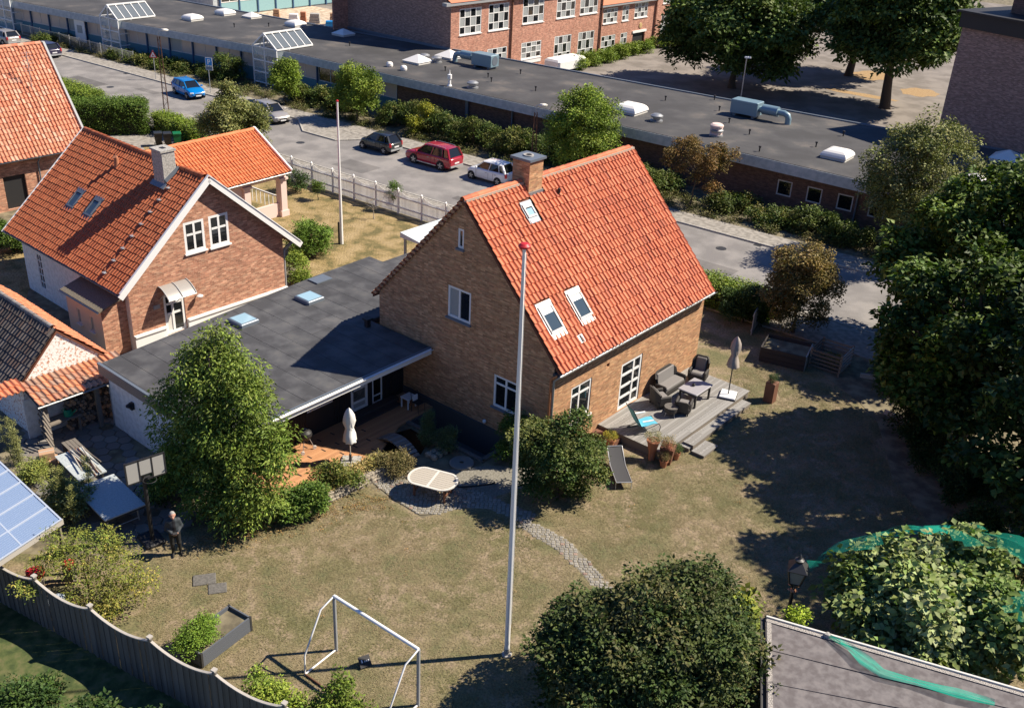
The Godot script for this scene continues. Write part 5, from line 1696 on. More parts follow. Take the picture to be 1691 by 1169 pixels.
func build_neighbour() -> void:
	var o := thing("neighbour_house", "red brick villa with a rust-red pantile roof, white bargeboards and grey chimney", "house", NEIGHBOUR_AT, NEIGHBOUR_TURN)
	var W := 9.98
	var L := 11.34
	var HE := 3.256
	var HR := 7.695
	var k := (HR - HE) / (W / 2)
	var X := Vector3.RIGHT
	var Z := Vector3(0, 0, 1)
	var w1 := Rect2(3.65, 4.2, 1.1, 1.52)
	var w2 := Rect2(5.02, 4.16, 1.08, 1.58)
	var dr := Rect2(2.2, 0.4, 1.1, 2.05)
	wall(o, "gable_wall", Vector3(0, 0, -0.4), X, poly([0.5, 0, 9.24, 0, 9.24, (HE + k * minf(9.24, W - 9.24) - 0.03), W / 2, (HE + k * minf(W / 2, W - W / 2) - 0.03), 0.5, (HE + k * minf(0.5, W - 0.5) - 0.03)]), [w1, w2, dr], M.brick_red, 0.13)
	for w in [w1, w2]:
		window(o, "window", Vector3(0, 0, -0.4), X, w, [0.5], [0.58], 0.12, M.white, M.glass, M.white, 0.03)
	var d := window(o, "door", Vector3(0, 0, -0.4), X, dr, [0.42], [0.5, 0.75], 0.13, M.white, [M.off_white, M.glass, M.glass], null, 0.06)
	var hd := MB.new()
	hd.bar(Vector3(3.12, 1.4, -0.42), Vector3(3.12, 1.54, -0.42), 0.03, 0.06)
	part(hd, "handle", M.black, d)
	for e in [[0.5, 2.16], [3.34, 9.3]]:
		bx("plinth", Vector3((e[0] + e[1]) / 2, 0.42, -0.34), Vector3(e[1] - e[0], 0.84, 0.16), M.white, o)
		bx("plinth_cap", Vector3((e[0] + e[1]) / 2, 0.87, -0.31), Vector3(e[1] - e[0], 0.07, 0.24), M.white, o)
	bx("door_step", Vector3(2.75, 0.2, -0.1), Vector3(1.5, 0.4, 0.6), M.concrete, o)
	bx("house_number", Vector3(1.82, 2.0, -0.38), Vector3(0.34, 0.2, 0.03), M.grey_paint, o)
	wall(o, "left_wall", Vector3(0.5, 0, -10.9), Z, poly([0, 0, 10.5, 0, 10.5, HE + 0.35, 0, HE + 0.35]), [Rect2(1.45, 0.5, 0.55, 1.95)], M.white_wall, 0.12)
	window(o, "tall_window", Vector3(0.5, 0, -10.9), Z, Rect2(1.45, 0.5, 0.55, 1.95), [0.5], [0.2, 0.4, 0.6, 0.8], 0.06, M.white, M.glass, null, 0.04)
	wall(o, "right_wall", Vector3(9.24, 0, -0.4), Vector3(0, 0, -1), poly([0, 0, 10.5, 0, 10.5, HE + 0.6, 0, HE + 0.6]), [], M.brick_red)
	wall(o, "far_gable", Vector3(9.24, 0, -10.9), Vector3(-1, 0, 0), poly([0, 0, 8.74, 0, 8.74, HE + 0.4, 4.25, HR - 0.05, 0, HE + 0.6]), [], M.brick_red)
	# low bay on the left wall
	wall(o, "bay_wall", Vector3(-0.75, 0, -4.0), Z, poly([0, 0, 3.25, 0, 3.25, 2.4, 0, 2.4]), [Rect2(0.9, 1.1, 0.36, 0.8), Rect2(2.1, 1.1, 0.36, 0.8)], flat(0.6, 0.52, 0.45, 0.85), 0.1)
	for x in [0.9, 2.1]:
		window(o, "window", Vector3(-0.75, 0, -4.0), Z, Rect2(x, 1.1, 0.36, 0.8), [], [], 0.06, M.off_white, M.curtain, M.off_white, 0.04)
	wall(o, "bay_end_wall", Vector3(-0.75, 0, -0.75), X, poly([0, 0, 1.25, 0, 1.25, 2.9, 0, 2.4]), [], M.brick_red)
	var br := MB.new()
	br.quad(Vector3(-0.9, 2.5, -4.2), Vector3(-0.9, 2.5, -0.62), Vector3(0.55, 2.95, -0.62), Vector3(0.55, 2.95, -4.2))
	br.quad(Vector3(-0.9, 2.42, -0.62), Vector3(-0.9, 2.42, -4.2), Vector3(0.55, 2.87, -4.2), Vector3(0.55, 2.87, -0.62))
	br.quad(Vector3(-0.9, 2.42, -4.2), Vector3(-0.9, 2.42, -0.62), Vector3(-0.9, 2.5, -0.62), Vector3(-0.9, 2.5, -4.2))
	br.quad(Vector3(-0.9, 2.42, -0.62), Vector3(0.55, 2.87, -0.62), Vector3(0.55, 2.95, -0.62), Vector3(-0.9, 2.5, -0.62))
	part(br, "bay_roof", M.bay_felt, o)
	gutter(o, Vector3(-0.95, 2.48, -4.2), Vector3(-0.95, 2.48, -0.62), 0.06, M.lead)
	# roof
	var rx := W / 2
	roof_slab(o, "sarking", Vector3(rx, HR, 0), Vector3(rx, HR, -L), Vector3(W, HE, 0), Vector3(W, HE, -L), Vector3(0, HE, 0), Vector3(0, HE, -L), 0.14, M.tile_under)
	var cols := [Color(0.37, 0.098, 0.036), Color(0.34, 0.087, 0.032), Color(0.4, 0.112, 0.042), Color(0.36, 0.105, 0.042)]
	var dl := Vector3(-rx, HE - HR, 0)
	var SL := dl.length()
	dl /= SL
	var skip := [Rect2(L - 8.15, 3.1, 0.7, 1.1), Rect2(L - 6.45, 3.1, 0.7, 1.1), Rect2(L - 3.3, -0.1, 1.0, 1.15)]
	tile_slope(o, Vector3(rx, HR, -L), Z, dl, L, SL + 0.05, 52, 20, cols, skip, 300, 41)
	tile_slope(o, Vector3(rx, HR, 0), -Z, Vector3(-dl.x, dl.y, 0), L, SL + 0.05, 52, 20, cols, [], 0, 42)
	ridge_tiles(o, Vector3(rx, HR + 0.02, -L + 0.05), Vector3(rx, HR + 0.02, -3.2), 0.38, 0.13, cols, 7)
	ridge_tiles(o, Vector3(rx, HR + 0.02, -2.2), Vector3(rx, HR + 0.02, -0.05), 0.38, 0.13, cols, 8)
	# bargeboards
	for z in [0.03, -L - 0.03]:
		for sg in [-1.0, 1.0]:
			var bb := MB.new()
			bb.bar(Vector3(rx, HR + 0.0, z), Vector3(rx + sg * (rx + 0.12), HE - 0.12, z), 0.05, 0.3)
			part(bb, "bargeboard", M.white, o)
	var vt := MB.new()
	vt.bar(Vector3(rx, HR + 0.19, 0.0), Vector3(W + 0.1, HE + 0.1, 0.0), 0.18, 0.04)
	vt.bar(Vector3(rx, HR + 0.19, 0.0), Vector3(-0.1, HE + 0.1, 0.0), 0.12, 0.04)
	part(vt, "verge_cap", M.white, o)
	gutter(o, Vector3(-0.08, HE - 0.02, -L), Vector3(-0.08, HE - 0.02, 0.02), 0.08, M.lead)
	gutter(o, Vector3(W + 0.08, HE - 0.02, -L), Vector3(W + 0.08, HE - 0.02, 0.02), 0.08, M.zinc)
	for e in [0.0, 0.14]:
		pipe(o, "downpipe", [Vector3(W + 0.05, HE - 0.06, -0.5 - e), Vector3(9.34, HE - 0.4, -0.45 - e), Vector3(9.34, 0.9, -0.45 - e), Vector3(9.5, 0.7, -0.4 - e), Vector3(9.5, 0.1, -0.4 - e)], 0.045, M.grey_paint)
	# roof windows, step irons, vent
	var ul := Vector3(dl.y, -dl.x, 0)
	var tb := Basis(Z, ul, dl)
	for z in [-7.82, -6.12]:
		roof_window(o, Transform3D(tb, Vector3(rx, HR, z) + dl * 3.6), 0.62, 1.02, M.lead, M.sky_glass, M.lead)
	for i in 8:
		var s := MB.new()
		var p := Vector3(rx, HR, -1.95) + dl * (1.2 + i * 0.71)
		s.box(p + ul * 0.14, Vector3(0.26, 0.02, 0.13), Basis(Z, Vector3.UP, X))
		s.bar(p + ul * 0.02, p + ul * 0.16, 0.03, 0.2)
		part(s, "step_iron", M.steel, o)
	var tv := MB.new()
	tv.tube([Vector3(rx, HR, -6.69) + dl * 1.25, Vector3(rx, HR, -6.69) + dl * 1.2 + Vector3(0, 0.45, 0), Vector3(rx, HR, -6.69) + dl * 1.28 + Vector3(0, 0.6, 0)], [0.12, 0.11, 0.12], 10)
	part(tv, "tile_vent", M.terracotta, o)
	var ch := MB.new()
	ch.bevel(Vector3(4.42, 7.65, -2.78), Vector3(0.72, 1.85, 0.88), 0.02)
	ch.box(Vector3(4.42, 8.62, -2.78), Vector3(0.82, 0.1, 0.98))
	var cs := part(ch, "chimney", M.concrete, o)
	ch = MB.new()
	ch.box(Vector3(4.42, 8.675, -2.78), Vector3(0.22, 0.02, 0.3))
	part(ch, "flue", M.black, cs)
	ch = MB.new()
	ch.box(Vector3(4.0, 6.98, -2.78), Vector3(0.3, 0.08, 1.15), Basis(Vector3(0, 0, 1), 0.727))
	ch.box(Vector3(4.5, 7.48, -2.3), Vector3(0.95, 0.16, 0.1), Basis(Vector3(0, 0, 1), 0.6))
	part(ch, "flashing", M.lead, cs)
	# bowed door canopy
	var cp := MB.new()
	var rows := []
	for i in 9:
		var t := i / 8.0
		var row := []
		for x in [2.0, 2.5, 3.0, 3.5]:
			row.append(Vector3(x, 2.98 - 0.45 * t * t - 0.02 * t, -0.38 + 0.85 * t))
		rows.append(row)
	cp.skin(rows)
	rows.reverse()
	var low := []
	for row in rows:
		var q := []
		for p in row:
			q.append(p - Vector3(0, 0.025, 0))
		low.append(q)
	cp.skin(low)
	var cn := part(cp, "door_canopy", flat(0.3, 0.285, 0.27, 0.35), o)
	cp = MB.new()
	for x in [2.02, 2.75, 3.48]:
		for i in 8:
			var t0 := i / 8.0
			var t1 := (i + 1) / 8.0
			cp.bar(Vector3(x, 3.0 - 0.45 * t0 * t0, -0.38 + 0.85 * t0), Vector3(x, 3.0 - 0.45 * t1 * t1, -0.38 + 0.85 * t1), 0.04, 0.03)
		cp.bar(Vector3(x, 2.3, -0.38), Vector3(x, 2.75, 0.1), 0.03, 0.03)
	part(cp, "canopy_frame", M.grey_paint, cn)
	var lm := MB.new()
	lm.tube([Vector3(4.0, 1.95, -0.4), Vector3(4.0, 2.05, -0.2)], 0.03, 6)
	lm.lathe(Vector3(4.0, 2.0, -0.12), [[0.0, -0.06], [0.14, -0.03], [0.16, 0.02], [0.06, 0.08], [0.0, 0.1]], 12)
	part(lm, "wall_lamp", M.white, o)
	# pavilion behind it
	var q := thing("garden_pavilion", "open pavilion with a pale orange pantile roof and pink plastered columns", "pavilion", Vector3(-14.71, 0, -62.19), 0.9213)
	var PL := 9.5
	roof_slab(q, "sarking", Vector3(-PL, 5.0, -3.4), Vector3(0, 5.0, -3.4), Vector3(-PL, 3.0, 0), Vector3(0, 3.0, 0), Vector3(-PL, 3.0, -6.8), Vector3(0, 3.0, -6.8), 0.12, M.tile_under)
	var pd := Vector3(0, -2.0, 3.4)
	var ps := pd.length()
	pd /= ps
	var pc := [Color(0.62, 0.2, 0.075), Color(0.66, 0.22, 0.085), Color(0.6, 0.185, 0.07)]
	tile_slope(q, Vector3(-PL, 5.0, -3.4), X, pd, PL, ps + 0.06, 42, 11, pc, [], 240, 51)
	tile_slope(q, Vector3(0, 5.0, -3.4), -X, Vector3(0, pd.y, -pd.z), PL, ps + 0.06, 42, 11, pc, [], 0, 52)
	ridge_tiles(q, Vector3(-PL, 5.02, -3.4), Vector3(0.02, 5.02, -3.4), 0.38, 0.13, pc, 9)
	for sg in [1.0, -1.0]:
		var bb := MB.new()
		bb.bar(Vector3(0.04, 5.1, -3.4), Vector3(0.04, 3.05, -3.4 + sg * 3.5), 0.1, 0.2)
		part(bb, "bargeboard", M.white, q)
	gutter(q, Vector3(-PL, 2.96, 0.1), Vector3(0.05, 2.96, 0.1), 0.08, M.zinc)
	bx("beam", Vector3(-4.7, 2.72, -0.55), Vector3(9.2, 0.3, 0.4), M.pink, q)
	for p in [[-0.35, -0.55], [-0.35, -6.2], [-3.2, -0.55]]:
		var cl := MB.new()
		cl.bevel(Vector3(p[0], 1.28, p[1]), Vector3(0.5, 2.56, 0.5), 0.03)
		cl.box(Vector3(p[0], 2.5, p[1]), Vector3(0.66, 0.14, 0.66))
		cl.box(Vector3(p[0], 0.2, p[1]), Vector3(0.62, 0.4, 0.62))
		part(cl, "column", M.pink, q)
	bx("wall", Vector3(-6.2, 1.4, -0.6), Vector3(6.4, 2.8, 0.25), M.pink, q)
	bx("low_wall", Vector3(-1.7, 0.45, -0.6), Vector3(2.2, 0.9, 0.2), M.pink, q)
	var ral := MB.new()
	for i in 12:
		ral.box(Vector3(-0.4, 0.75, -1.0 - i * 0.42), Vector3(0.04, 0.9, 0.04))
	ral.box(Vector3(-0.4, 1.2, -3.3), Vector3(0.08, 0.08, 5.0))
	part(ral, "railing", M.white, q)

func build_left_houses() -> void:
	# weathered roof at the left edge; ridge end found at the right
	var X := Vector3.RIGHT
	var o := thing("brick_house", "red brick house with a mottled, sun-bleached orange pantile roof", "house", Vector3(-31.61, 0, -67.0), NEIGHBOUR_TURN)
	var HR := 9.2
	var HE := 3.3
	var w := 4.3
	var PL := 15.0
	roof_slab(o, "sarking", Vector3(-PL, HR, 0), Vector3(0, HR, 0), Vector3(-PL, HE, w), Vector3(0, HE, w), Vector3(-PL, HE, -w), Vector3(0, HE, -w), 0.14, M.tile_under)
	var d := Vector3(0, HE - HR, w)
	var s := d.length()
	d /= s
	var cols := [Color(0.52, 0.21, 0.12), Color(0.55, 0.255, 0.16), Color(0.47, 0.175, 0.1), Color(0.58, 0.31, 0.21), Color(0.5, 0.165, 0.088), Color(0.53, 0.2, 0.11), Color(0.5, 0.2, 0.115)]
	tile_slope(o, Vector3(-PL, HR, 0), X, d, PL, s + 0.06, 62, 21, cols, [], 300, 61)
	tile_slope(o, Vector3(0, HR, 0), -X, Vector3(0, d.y, -d.z), PL, s + 0.06, 62, 21, cols, [], 0, 62)
	ridge_tiles(o, Vector3(-PL, HR + 0.02, 0), Vector3(0, HR + 0.02, 0), 0.38, 0.13, cols, 10)
	for sg in [1.0, -1.0]:
		var bb := MB.new()
		bb.bar(Vector3(0.05, HR + 0.06, 0), Vector3(0.05, HE + 0.04, sg * (w + 0.1)), 0.14, 0.2)
		part(bb, "bargeboard", M.grey_paint, o)
	wall(o, "front_wall", Vector3(0, 0, w - 0.5), X, poly([-PL + 0.2, 0, -0.2, 0, -0.2, HE + 0.4, -PL + 0.2, HE + 0.4]), [Rect2(-5.6, 0.1, 1.4, 2.1)], M.brick_red, 0.15)
	bx("doorway", Vector3(-4.9, 1.15, w - 0.7), Vector3(1.4, 2.1, 0.06), M.black, o)
	wall(o, "gable_wall", Vector3(-0.2, 0, w - 0.5), Vector3(0, 0, -1), poly([0, 0, 2 * w - 1, 0, 2 * w - 1, HE + 0.6, w - 0.5, HR - 0.05, 0, HE + 0.6]), [], M.brick_red)
	gutter(o, Vector3(-PL, HE - 0.02, w + 0.1), Vector3(0, HE - 0.02, w + 0.1), 0.08, M.lead)
	pipe(o, "downpipe", [Vector3(-3.3, HE - 0.05, w + 0.1), Vector3(-3.3, HE - 0.5, w - 0.4), Vector3(-3.3, 0.1, w - 0.4)], 0.05, M.lead)
	pipe(o, "aerial", [Vector3(-2.0, 6.8, 1.9), Vector3(-2.0, 9.2, 1.9)], 0.025, M.steel, 6)
	var ar := MB.new()
	for i in 6:
		ar.bar(Vector3(-2.35 - i * 0.0, 8.0 + i * 0.22, 1.9), Vector3(-1.65, 8.0 + i * 0.22, 1.9), 0.02, 0.02)
	part(ar, "aerial_rods", M.steel, o)
	bx("vent_tile", Vector3(-8.0, 6.1, 2.5), Vector3(0.25, 0.08, 0.4), M.white, o, Basis(X, 0.94))
	# old shed with the dark roof and limewashed gable: ridge runs away from the viewer
	o = thing("old_shed", "old shed with a mossy dark tile roof and a patchy limewashed brick gable", "shed", Vector3(-19.36, 0, -34.63), 0.8665)
	var W := 3.67
	var RX := 1.7
	var RH := 4.17
	var EH := 2.2
	wall(o, "gable_wall", Vector3.ZERO, X, poly([0, 0, W, 0, W, EH, RX, RH, 0, EH]), [], M.limewash)
	roof_slab(o, "sarking", Vector3(RX, RH, 0.06), Vector3(RX, RH, -9), Vector3(W + 0.15, EH - 0.05, 0.06), Vector3(W + 0.15, EH - 0.05, -9), Vector3(-0.25, EH - 0.1, 0.06), Vector3(-0.25, EH - 0.1, -9), 0.1, M.tile_under)
	var l := Vector3(-RX - 0.25, EH - 0.1 - RH, 0)
	var ls := l.length()
	l /= ls
	var dk := [Color(0.085, 0.07, 0.062), Color(0.12, 0.1, 0.088), Color(0.07, 0.058, 0.052), Color(0.15, 0.125, 0.108), Color(0.11, 0.075, 0.06)]
	tile_slope(o, Vector3(RX, RH, -9), Vector3(0, 0, 1), l, 9.06, ls, 41, 8, dk, [], 200, 71)
	var r := Vector3(W + 0.15 - RX, EH - 0.05 - RH, 0)
	var rs := r.length()
	r /= rs
	tile_slope(o, Vector3(RX, RH, 0.06), Vector3(0, 0, -1), r, 9.06, rs, 41, 8, [Color(0.5, 0.17, 0.085), Color(0.55, 0.2, 0.1)], [], 60, 72)
	ridge_tiles(o, Vector3(RX, RH + 0.02, -9), Vector3(RX, RH + 0.02, 0.1), 0.38, 0.11, [Color(0.3, 0.27, 0.24), Color(0.24, 0.21, 0.19)], 11)
	wall(o, "side_wall", Vector3(0, 0, -9), Vector3(0, 0, 1), poly([0, 0, 9, 0, 9, EH, 0, EH]), [], M.limewash)
	# tiled lean-to in front of the gable
	o = thing("tiled_lean_to", "open lean-to with a single row of old orange tiles below the limewashed gable", "shelter", Vector3(-19.36, 0, -34.63), 0.8665)
	var sl := MB.new()
	var hi := 2.42
	var lo := 2.02
	var dz := 1.55
	sl.quad(Vector3(-0.1, lo, dz), Vector3(W + 0.3, lo, dz), Vector3(W + 0.3, hi, 0.08), Vector3(-0.1, hi, 0.08))
	sl.quad(Vector3(-0.1, hi - 0.08, 0.08), Vector3(W + 0.3, hi - 0.08, 0.08), Vector3(W + 0.3, lo - 0.08, dz), Vector3(-0.1, lo - 0.08, dz))
	part(sl, "sarking", M.old_wood, o)
	var ld := Vector3(0, lo - hi, dz - 0.08)
	var lds := ld.length()
	ld /= lds
	var oc := [Color(0.5, 0.2, 0.1), Color(0.4, 0.19, 0.12), Color(0.33, 0.2, 0.14), Color(0.54, 0.24, 0.13), Color(0.36, 0.23, 0.17)]
	tile_slope(o, Vector3(-0.1, hi, 0.08), X, ld, W + 0.4, lds + 0.05, 17, 4, oc, [], 80, 73)
	tile_slope(o, Vector3(-1.5, hi + 0.12, -0.15), X, ld, 1.4, 0.8, 6, 2, [Color(0.58, 0.2, 0.1), Color(0.52, 0.18, 0.09)], [], 20, 74)
	gutter(o, Vector3(-0.15, lo - 0.02, dz + 0.08), Vector3(W + 0.3, lo - 0.02, dz + 0.08), 0.055, M.zinc)
	for x in [0.2, 2.35]:
		bx("post", Vector3(x, 1.0, dz - 0.25), Vector3(0.16, 2.0, 0.16), M.old_wood, o)
	bx("back_panel", Vector3(0.6, 0.9, 0.3), Vector3(1.6, 1.8, 0.06), M.white_wall, o)
	for i in 6:
		bx("trellis_slat", Vector3(0.05, 0.3 + i * 0.28, dz - 0.1), Vector3(0.05, 0.06, 1.1), M.old_wood, o, Basis(X, 0.5))
	# log pile and clutter in the lean-to
	var lp := thing("log_pile", "stack of split logs in the shade of the tiled lean-to", "firewood", Vector3(-17.3, 0.05, -35.9), 0.8665)
	var lr := RandomNumberGenerator.new()
	lr.seed = 3
	for j in 9:
		for i in 11:
			var g := MB.new()
			g.tube([Vector3(-1.0 + i * 0.17 + (j % 2) * 0.08, 0.09 + j * 0.155, -0.2), Vector3(-1.0 + i * 0.17 + (j % 2) * 0.08, 0.09 + j * 0.155, 0.16 + lr.randf() * 0.06)], 0.075 + lr.randf() * 0.012, 7)
			part(g, "log", [M.old_wood, M.bark, M.cardboard][lr.randi() % 3], lp)
	var tb := thing("work_bench", "rough wooden bench in the lean-to carrying a green watering can", "bench", Vector3(-18.1, 0.05, -34.75), 0.8665)
	bx("top", Vector3(0, 0.74, 0), Vector3(1.5, 0.07, 0.6), M.old_wood, tb)
	for sx in [-0.65, 0.65]:
		for sz in [-0.22, 0.22]:
			bx("leg", Vector3(sx, 0.36, sz), Vector3(0.08, 0.72, 0.08), M.old_wood, tb)
	var wc := MB.new()
	wc.lathe(Vector3.ZERO, [[0.16, 0.0], [0.17, 0.05], [0.15, 0.26], [0.12, 0.3]], 14)
	wc.tube([Vector3(0.14, 0.08, 0), Vector3(0.36, 0.3, 0)], [0.04, 0.025], 8)
	wc.tube([Vector3(-0.14, 0.1, 0), Vector3(-0.26, 0.22, 0), Vector3(-0.1, 0.34, 0)], 0.015, 6)
	var can := part(wc, "watering_can", flat(0.0, 0.24, 0.13, 0.5), self)
	can.position = Vector3(-17.85, 0.825, -34.95)
	tag(can, "green plastic watering can on the bench in the lean-to", "watering can")

# ---------------------------------------------------------------- garden
func hp(u: float, y: float, z: float) -> Vector3:
	return HOUSE_AT + Basis(Vector3.UP, HOUSE_TURN) * Vector3(u, y, z)

func closed_parasol(label: String, at: Vector3, h: float, cloth: Material, low: float) -> Node3D:
	var o := thing("parasol", label, "parasol", at)
	pipe(o, "pole", [Vector3(0, 0.0, 0), Vector3(0, h, 0)], 0.028, M.dark_steel if cloth == M.cloth_taupe else M.teak)
	var b := MB.new()
	var rows := []
	var prof := [[0.2, low], [0.25, low + 0.08], [0.21, lerpf(low, h, 0.25)], [0.13, lerpf(low, h, 0.42)], [0.2, lerpf(low, h, 0.62)], [0.17, lerpf(low, h, 0.8)], [0.09, lerpf(low, h, 0.94)], [0.012, h + 0.02]]
	for i in range(prof.size()):
		var row := []
		for k in 16:
			var a := -TAU * k / 16.0
			var f := 1.0 + (0.24 if k % 2 else -0.2) * (1.0 if i < 7 else 0.0) + 0.1 * sin(a * 2.0 + i)
			row.append(Vector3(sin(a) * prof[i][0] * f, prof[i][1] + (0.05 if k % 2 and i == 0 else 0.0), cos(a) * prof[i][0] * f))
		rows.append(row)
	b.skin(rows, true)
	part(b, "canopy", cloth, o)
	b = MB.new()
	b.lathe(Vector3(0, lerpf(low, h, 0.42), 0), [[0.15, -0.03], [0.155, 0.0], [0.15, 0.03]], 12)
	part(b, "strap", cloth, o)
	return o

func build_garden() -> void:
	build_deck()
	build_terrace()
	build_yard_things()
	build_fences()
	# near flagpole
	var o := thing("flagpole", "tall white flagpole with a red ball top rising from the dry lawn", "flagpole", Vector3(0.33, 0, -23.63))
	o.rotation = Vector3(0, 0, 0.012)
	pipe(o, "pole", [Vector3(0, 0, 0), Vector3(0, 6, 0), Vector3(0, 13.4, 0)], 0.07, M.white, 12).mesh = taper([[0.085, 0.0], [0.085, 1.6], [0.07, 7.0], [0.045, 13.45]], 14)
	var b := MB.new()
	b.lathe(Vector3(0, 13.45, 0), [[0.0, -0.02], [0.15, 0.0], [0.16, 0.05], [0.1, 0.11], [0.0, 0.13]], 14)
	part(b, "finial", M.red, o)
	b = MB.new()
	b.lathe(Vector3.ZERO, [[0.16, 0.0], [0.16, 0.06], [0.1, 0.08], [0.09, 0.3]], 12)
	part(b, "foot", M.concrete, o)
	pipe(o, "halyard", [Vector3(0.1, 1.3, 0.04), Vector3(0.06, 13.3, 0.04)], 0.006, M.cloth_white, 5)
	# far flagpole
	o = thing("garden_flagpole", "slim white flagpole with a red top in the fenced front garden", "flagpole", Vector3(-10.73, 0, -57.67))
	pipe(o, "pole", [Vector3(0, 0, 0), Vector3(0, 8.7, 0)], 0.06, M.white, 10).mesh = taper([[0.11, 0.0], [0.1, 1.3], [0.075, 4.0], [0.05, 8.65]], 12)
	b = MB.new()
	b.lathe(Vector3(0, 8.65, 0), [[0.0, 0.0], [0.08, 0.02], [0.07, 0.08], [0.0, 0.12]], 12)
	part(b, "finial", M.red, o)
	b = MB.new()
	b.box(Vector3(-0.16, 0.7, 0.0), Vector3(0.09, 1.4, 0.09))
	part(b, "tabernacle", M.dark_steel, o)
	# football goal
	o = thing("football_goal", "small white tubular football goal frame without a net on the lawn", "goal")
	var p0 := Vector3(-4.92, 0.02, -23.43)
	var p1 := Vector3(-2.18, 0.02, -21.4)
	var f := (p1 - p0).normalized()
	var back := Vector3(-0.74, 0, 1.09)
	var H := Vector3(0, 2.14, 0)
	for p in [p0, p1]:
		pipe(o, "post", [p, p + H], 0.055, M.grey_paint, 10)
		pipe(o, "stay", [p + H, p + Vector3(0, 2.0, 0) + back * 0.42, p + Vector3(0, 0.75, 0) + back * 0.97, p + back], 0.028, M.white, 8)
		pipe(o, "ground_bar", [p + Vector3(0, 0.04, 0), p + back + Vector3(0, 0.04, 0)], 0.03, M.white, 8)
	pipe(o, "crossbar", [p0 + H, p1 + H], 0.055, M.white, 10)
	pipe(o, "rear_bar", [p0 + back + Vector3(0, 0.05, 0), p1 + back + Vector3(0, 0.05, 0)], 0.028, M.rust, 8)
	# small dark sign leaning on the grass
	o = thing("small_sign", "small black square card with white marks lying inside the football goal", "card", Vector3(-3.95, 0.06, -22.85), 0.55)
	var tl := Basis(Vector3.RIGHT, 0.75)
	bx("card", Vector3(0, 0.14, 0), Vector3(0.36, 0.02, 0.34), M.black, o, tl)
	for e in [[-0.09, -0.02, 0.06, 0.09], [0.0, 0.0, 0.04, 0.05], [0.06, 0.0, 0.05, 0.05], [0.12, 0.0, 0.04, 0.05]]:
		bx("mark", Vector3(0, 0.14, 0) + tl * Vector3(e[0], 0.012, e[1]), Vector3(e[2] * 0.7, 0.006, e[3]), M.white, o, tl)
	bx("prop", Vector3(0, 0.06, -0.08), Vector3(0.03, 0.2, 0.03), M.black, o)
	# raised bed with a shrub
	o = thing("raised_bed", "dark boarded raised bed with bare soil at one end on the lawn", "planter", Vector3(-8.62, 0.02, -23.5), 1.02)
	for i in 3:
		for sg in [-1.0, 1.0]:
			bx("side_board", Vector3(0, 0.1 + i * 0.18, sg * 0.46), Vector3(2.0, 0.165, 0.05), M.bed_grey, o)
			bx("end_board", Vector3(sg * 0.98, 0.1 + i * 0.18, 0), Vector3(0.05, 0.165, 0.87), M.bed_grey, o)
	for sx in [-1.0, 1.0]:
		for sz in [-1.0, 1.0]:
			bx("corner_post", Vector3(sx * 0.98, 0.28, sz * 0.46), Vector3(0.07, 0.56, 0.07), M.dark_steel, o)
	bx("soil", Vector3(0, 0.22, 0), Vector3(1.9, 0.4, 0.86), M.soil, o)
	# oval garden table
	o = thing("garden_table", "weathered oval slatted wooden table with a pale centre batten", "table", hp(-4.72, 0.02, -2.15), HOUSE_TURN - PI / 2 + 0.35)
	var slat := 0.118
	for i in 9:
		var z := -0.52 + i * 0.13
		var half := 0.95 * sqrt(maxf(0.0, 1.0 - pow(z / 0.58, 4.0)))
		half = 0.5 + 0.42 * sqrt(maxf(0.0, 1.0 - pow(z / 0.575, 2.0)))
		for e in [[-half, -0.045], [0.045, half]]:
			bx("slat", Vector3((e[0] + e[1]) / 2, 0.72, z), Vector3(e[1] - e[0], 0.025, slat), M.teak, o)
	bx("batten", Vector3(0, 0.722, 0), Vector3(0.09, 0.03, 1.12), M.teak_light, o)
	var rim := MB.new()
	var ring := []
	for k in 41:
		var a := TAU * k / 40.0
		var cx := 0.47 * signf(cos(a))
		ring.append(Vector3(cx + cos(a) * 0.47, 0.725, sin(a) * 0.585))
	for k in 40:
		rim.bar(ring[k], ring[k + 1], 0.085, 0.035)
	part(rim, "rim", M.teak_light, o)
	for sx in [-0.62, 0.62]:
		for sz in [-0.34, 0.34]:
			bx("leg", Vector3(sx, 0.35, sz), Vector3(0.07, 0.7, 0.07), M.brown_wood, o)
		bx("stretcher", Vector3(sx, 0.22, 0), Vector3(0.05, 0.06, 0.62), M.brown_wood, o)
	bx("long_stretcher", Vector3(0, 0.62, 0.3), Vector3(1.2, 0.07, 0.04), M.brown_wood, o)
	bx("long_stretcher", Vector3(0, 0.62, -0.3), Vector3(1.2, 0.07, 0.04), M.brown_wood, o)
	# millstone set in the ground
	b = MB.new()
	b.lathe(Vector3.ZERO, [[0.5, 0.0], [0.5, 0.05], [0.47, 0.07], [0.09, 0.07], [0.09, 0.03]], 26)
	var ms := part(b, "millstone", M.millstone, self)
	ms.position = hp(-2.36, 0.02, -2.83)
	tag(ms, "round pale millstone with a hole set in the shaded ground", "millstone")
	sheet("gravel_court", poly([-4.9, -4.2, -1.75, -2.0, -0.2, -0.2, 1.2, 0.4, 0.4, 2.6, -3.2, 2.0, -4.6, -0.6]), 0.0, 0.012, M.gravel, HOUSE_AT, HOUSE_TURN)
	# black hose ring by the table
	b = MB.new()
	var hr := []
	for k in 15:
		var a := -0.2 + 2.6 * k / 14.0
		hr.append(hp(-3.1, 0.05, -1.55) + Vector3(cos(a) * 0.85, 0.02 + 0.15 * sin(k * 0.25), sin(a) * 0.4))
	b.tube(hr, 0.035, 7)
	var hs := part(b, "hose", M.rubber, self)
	tag(hs, "bent black hose lying beside the oval table", "hose")
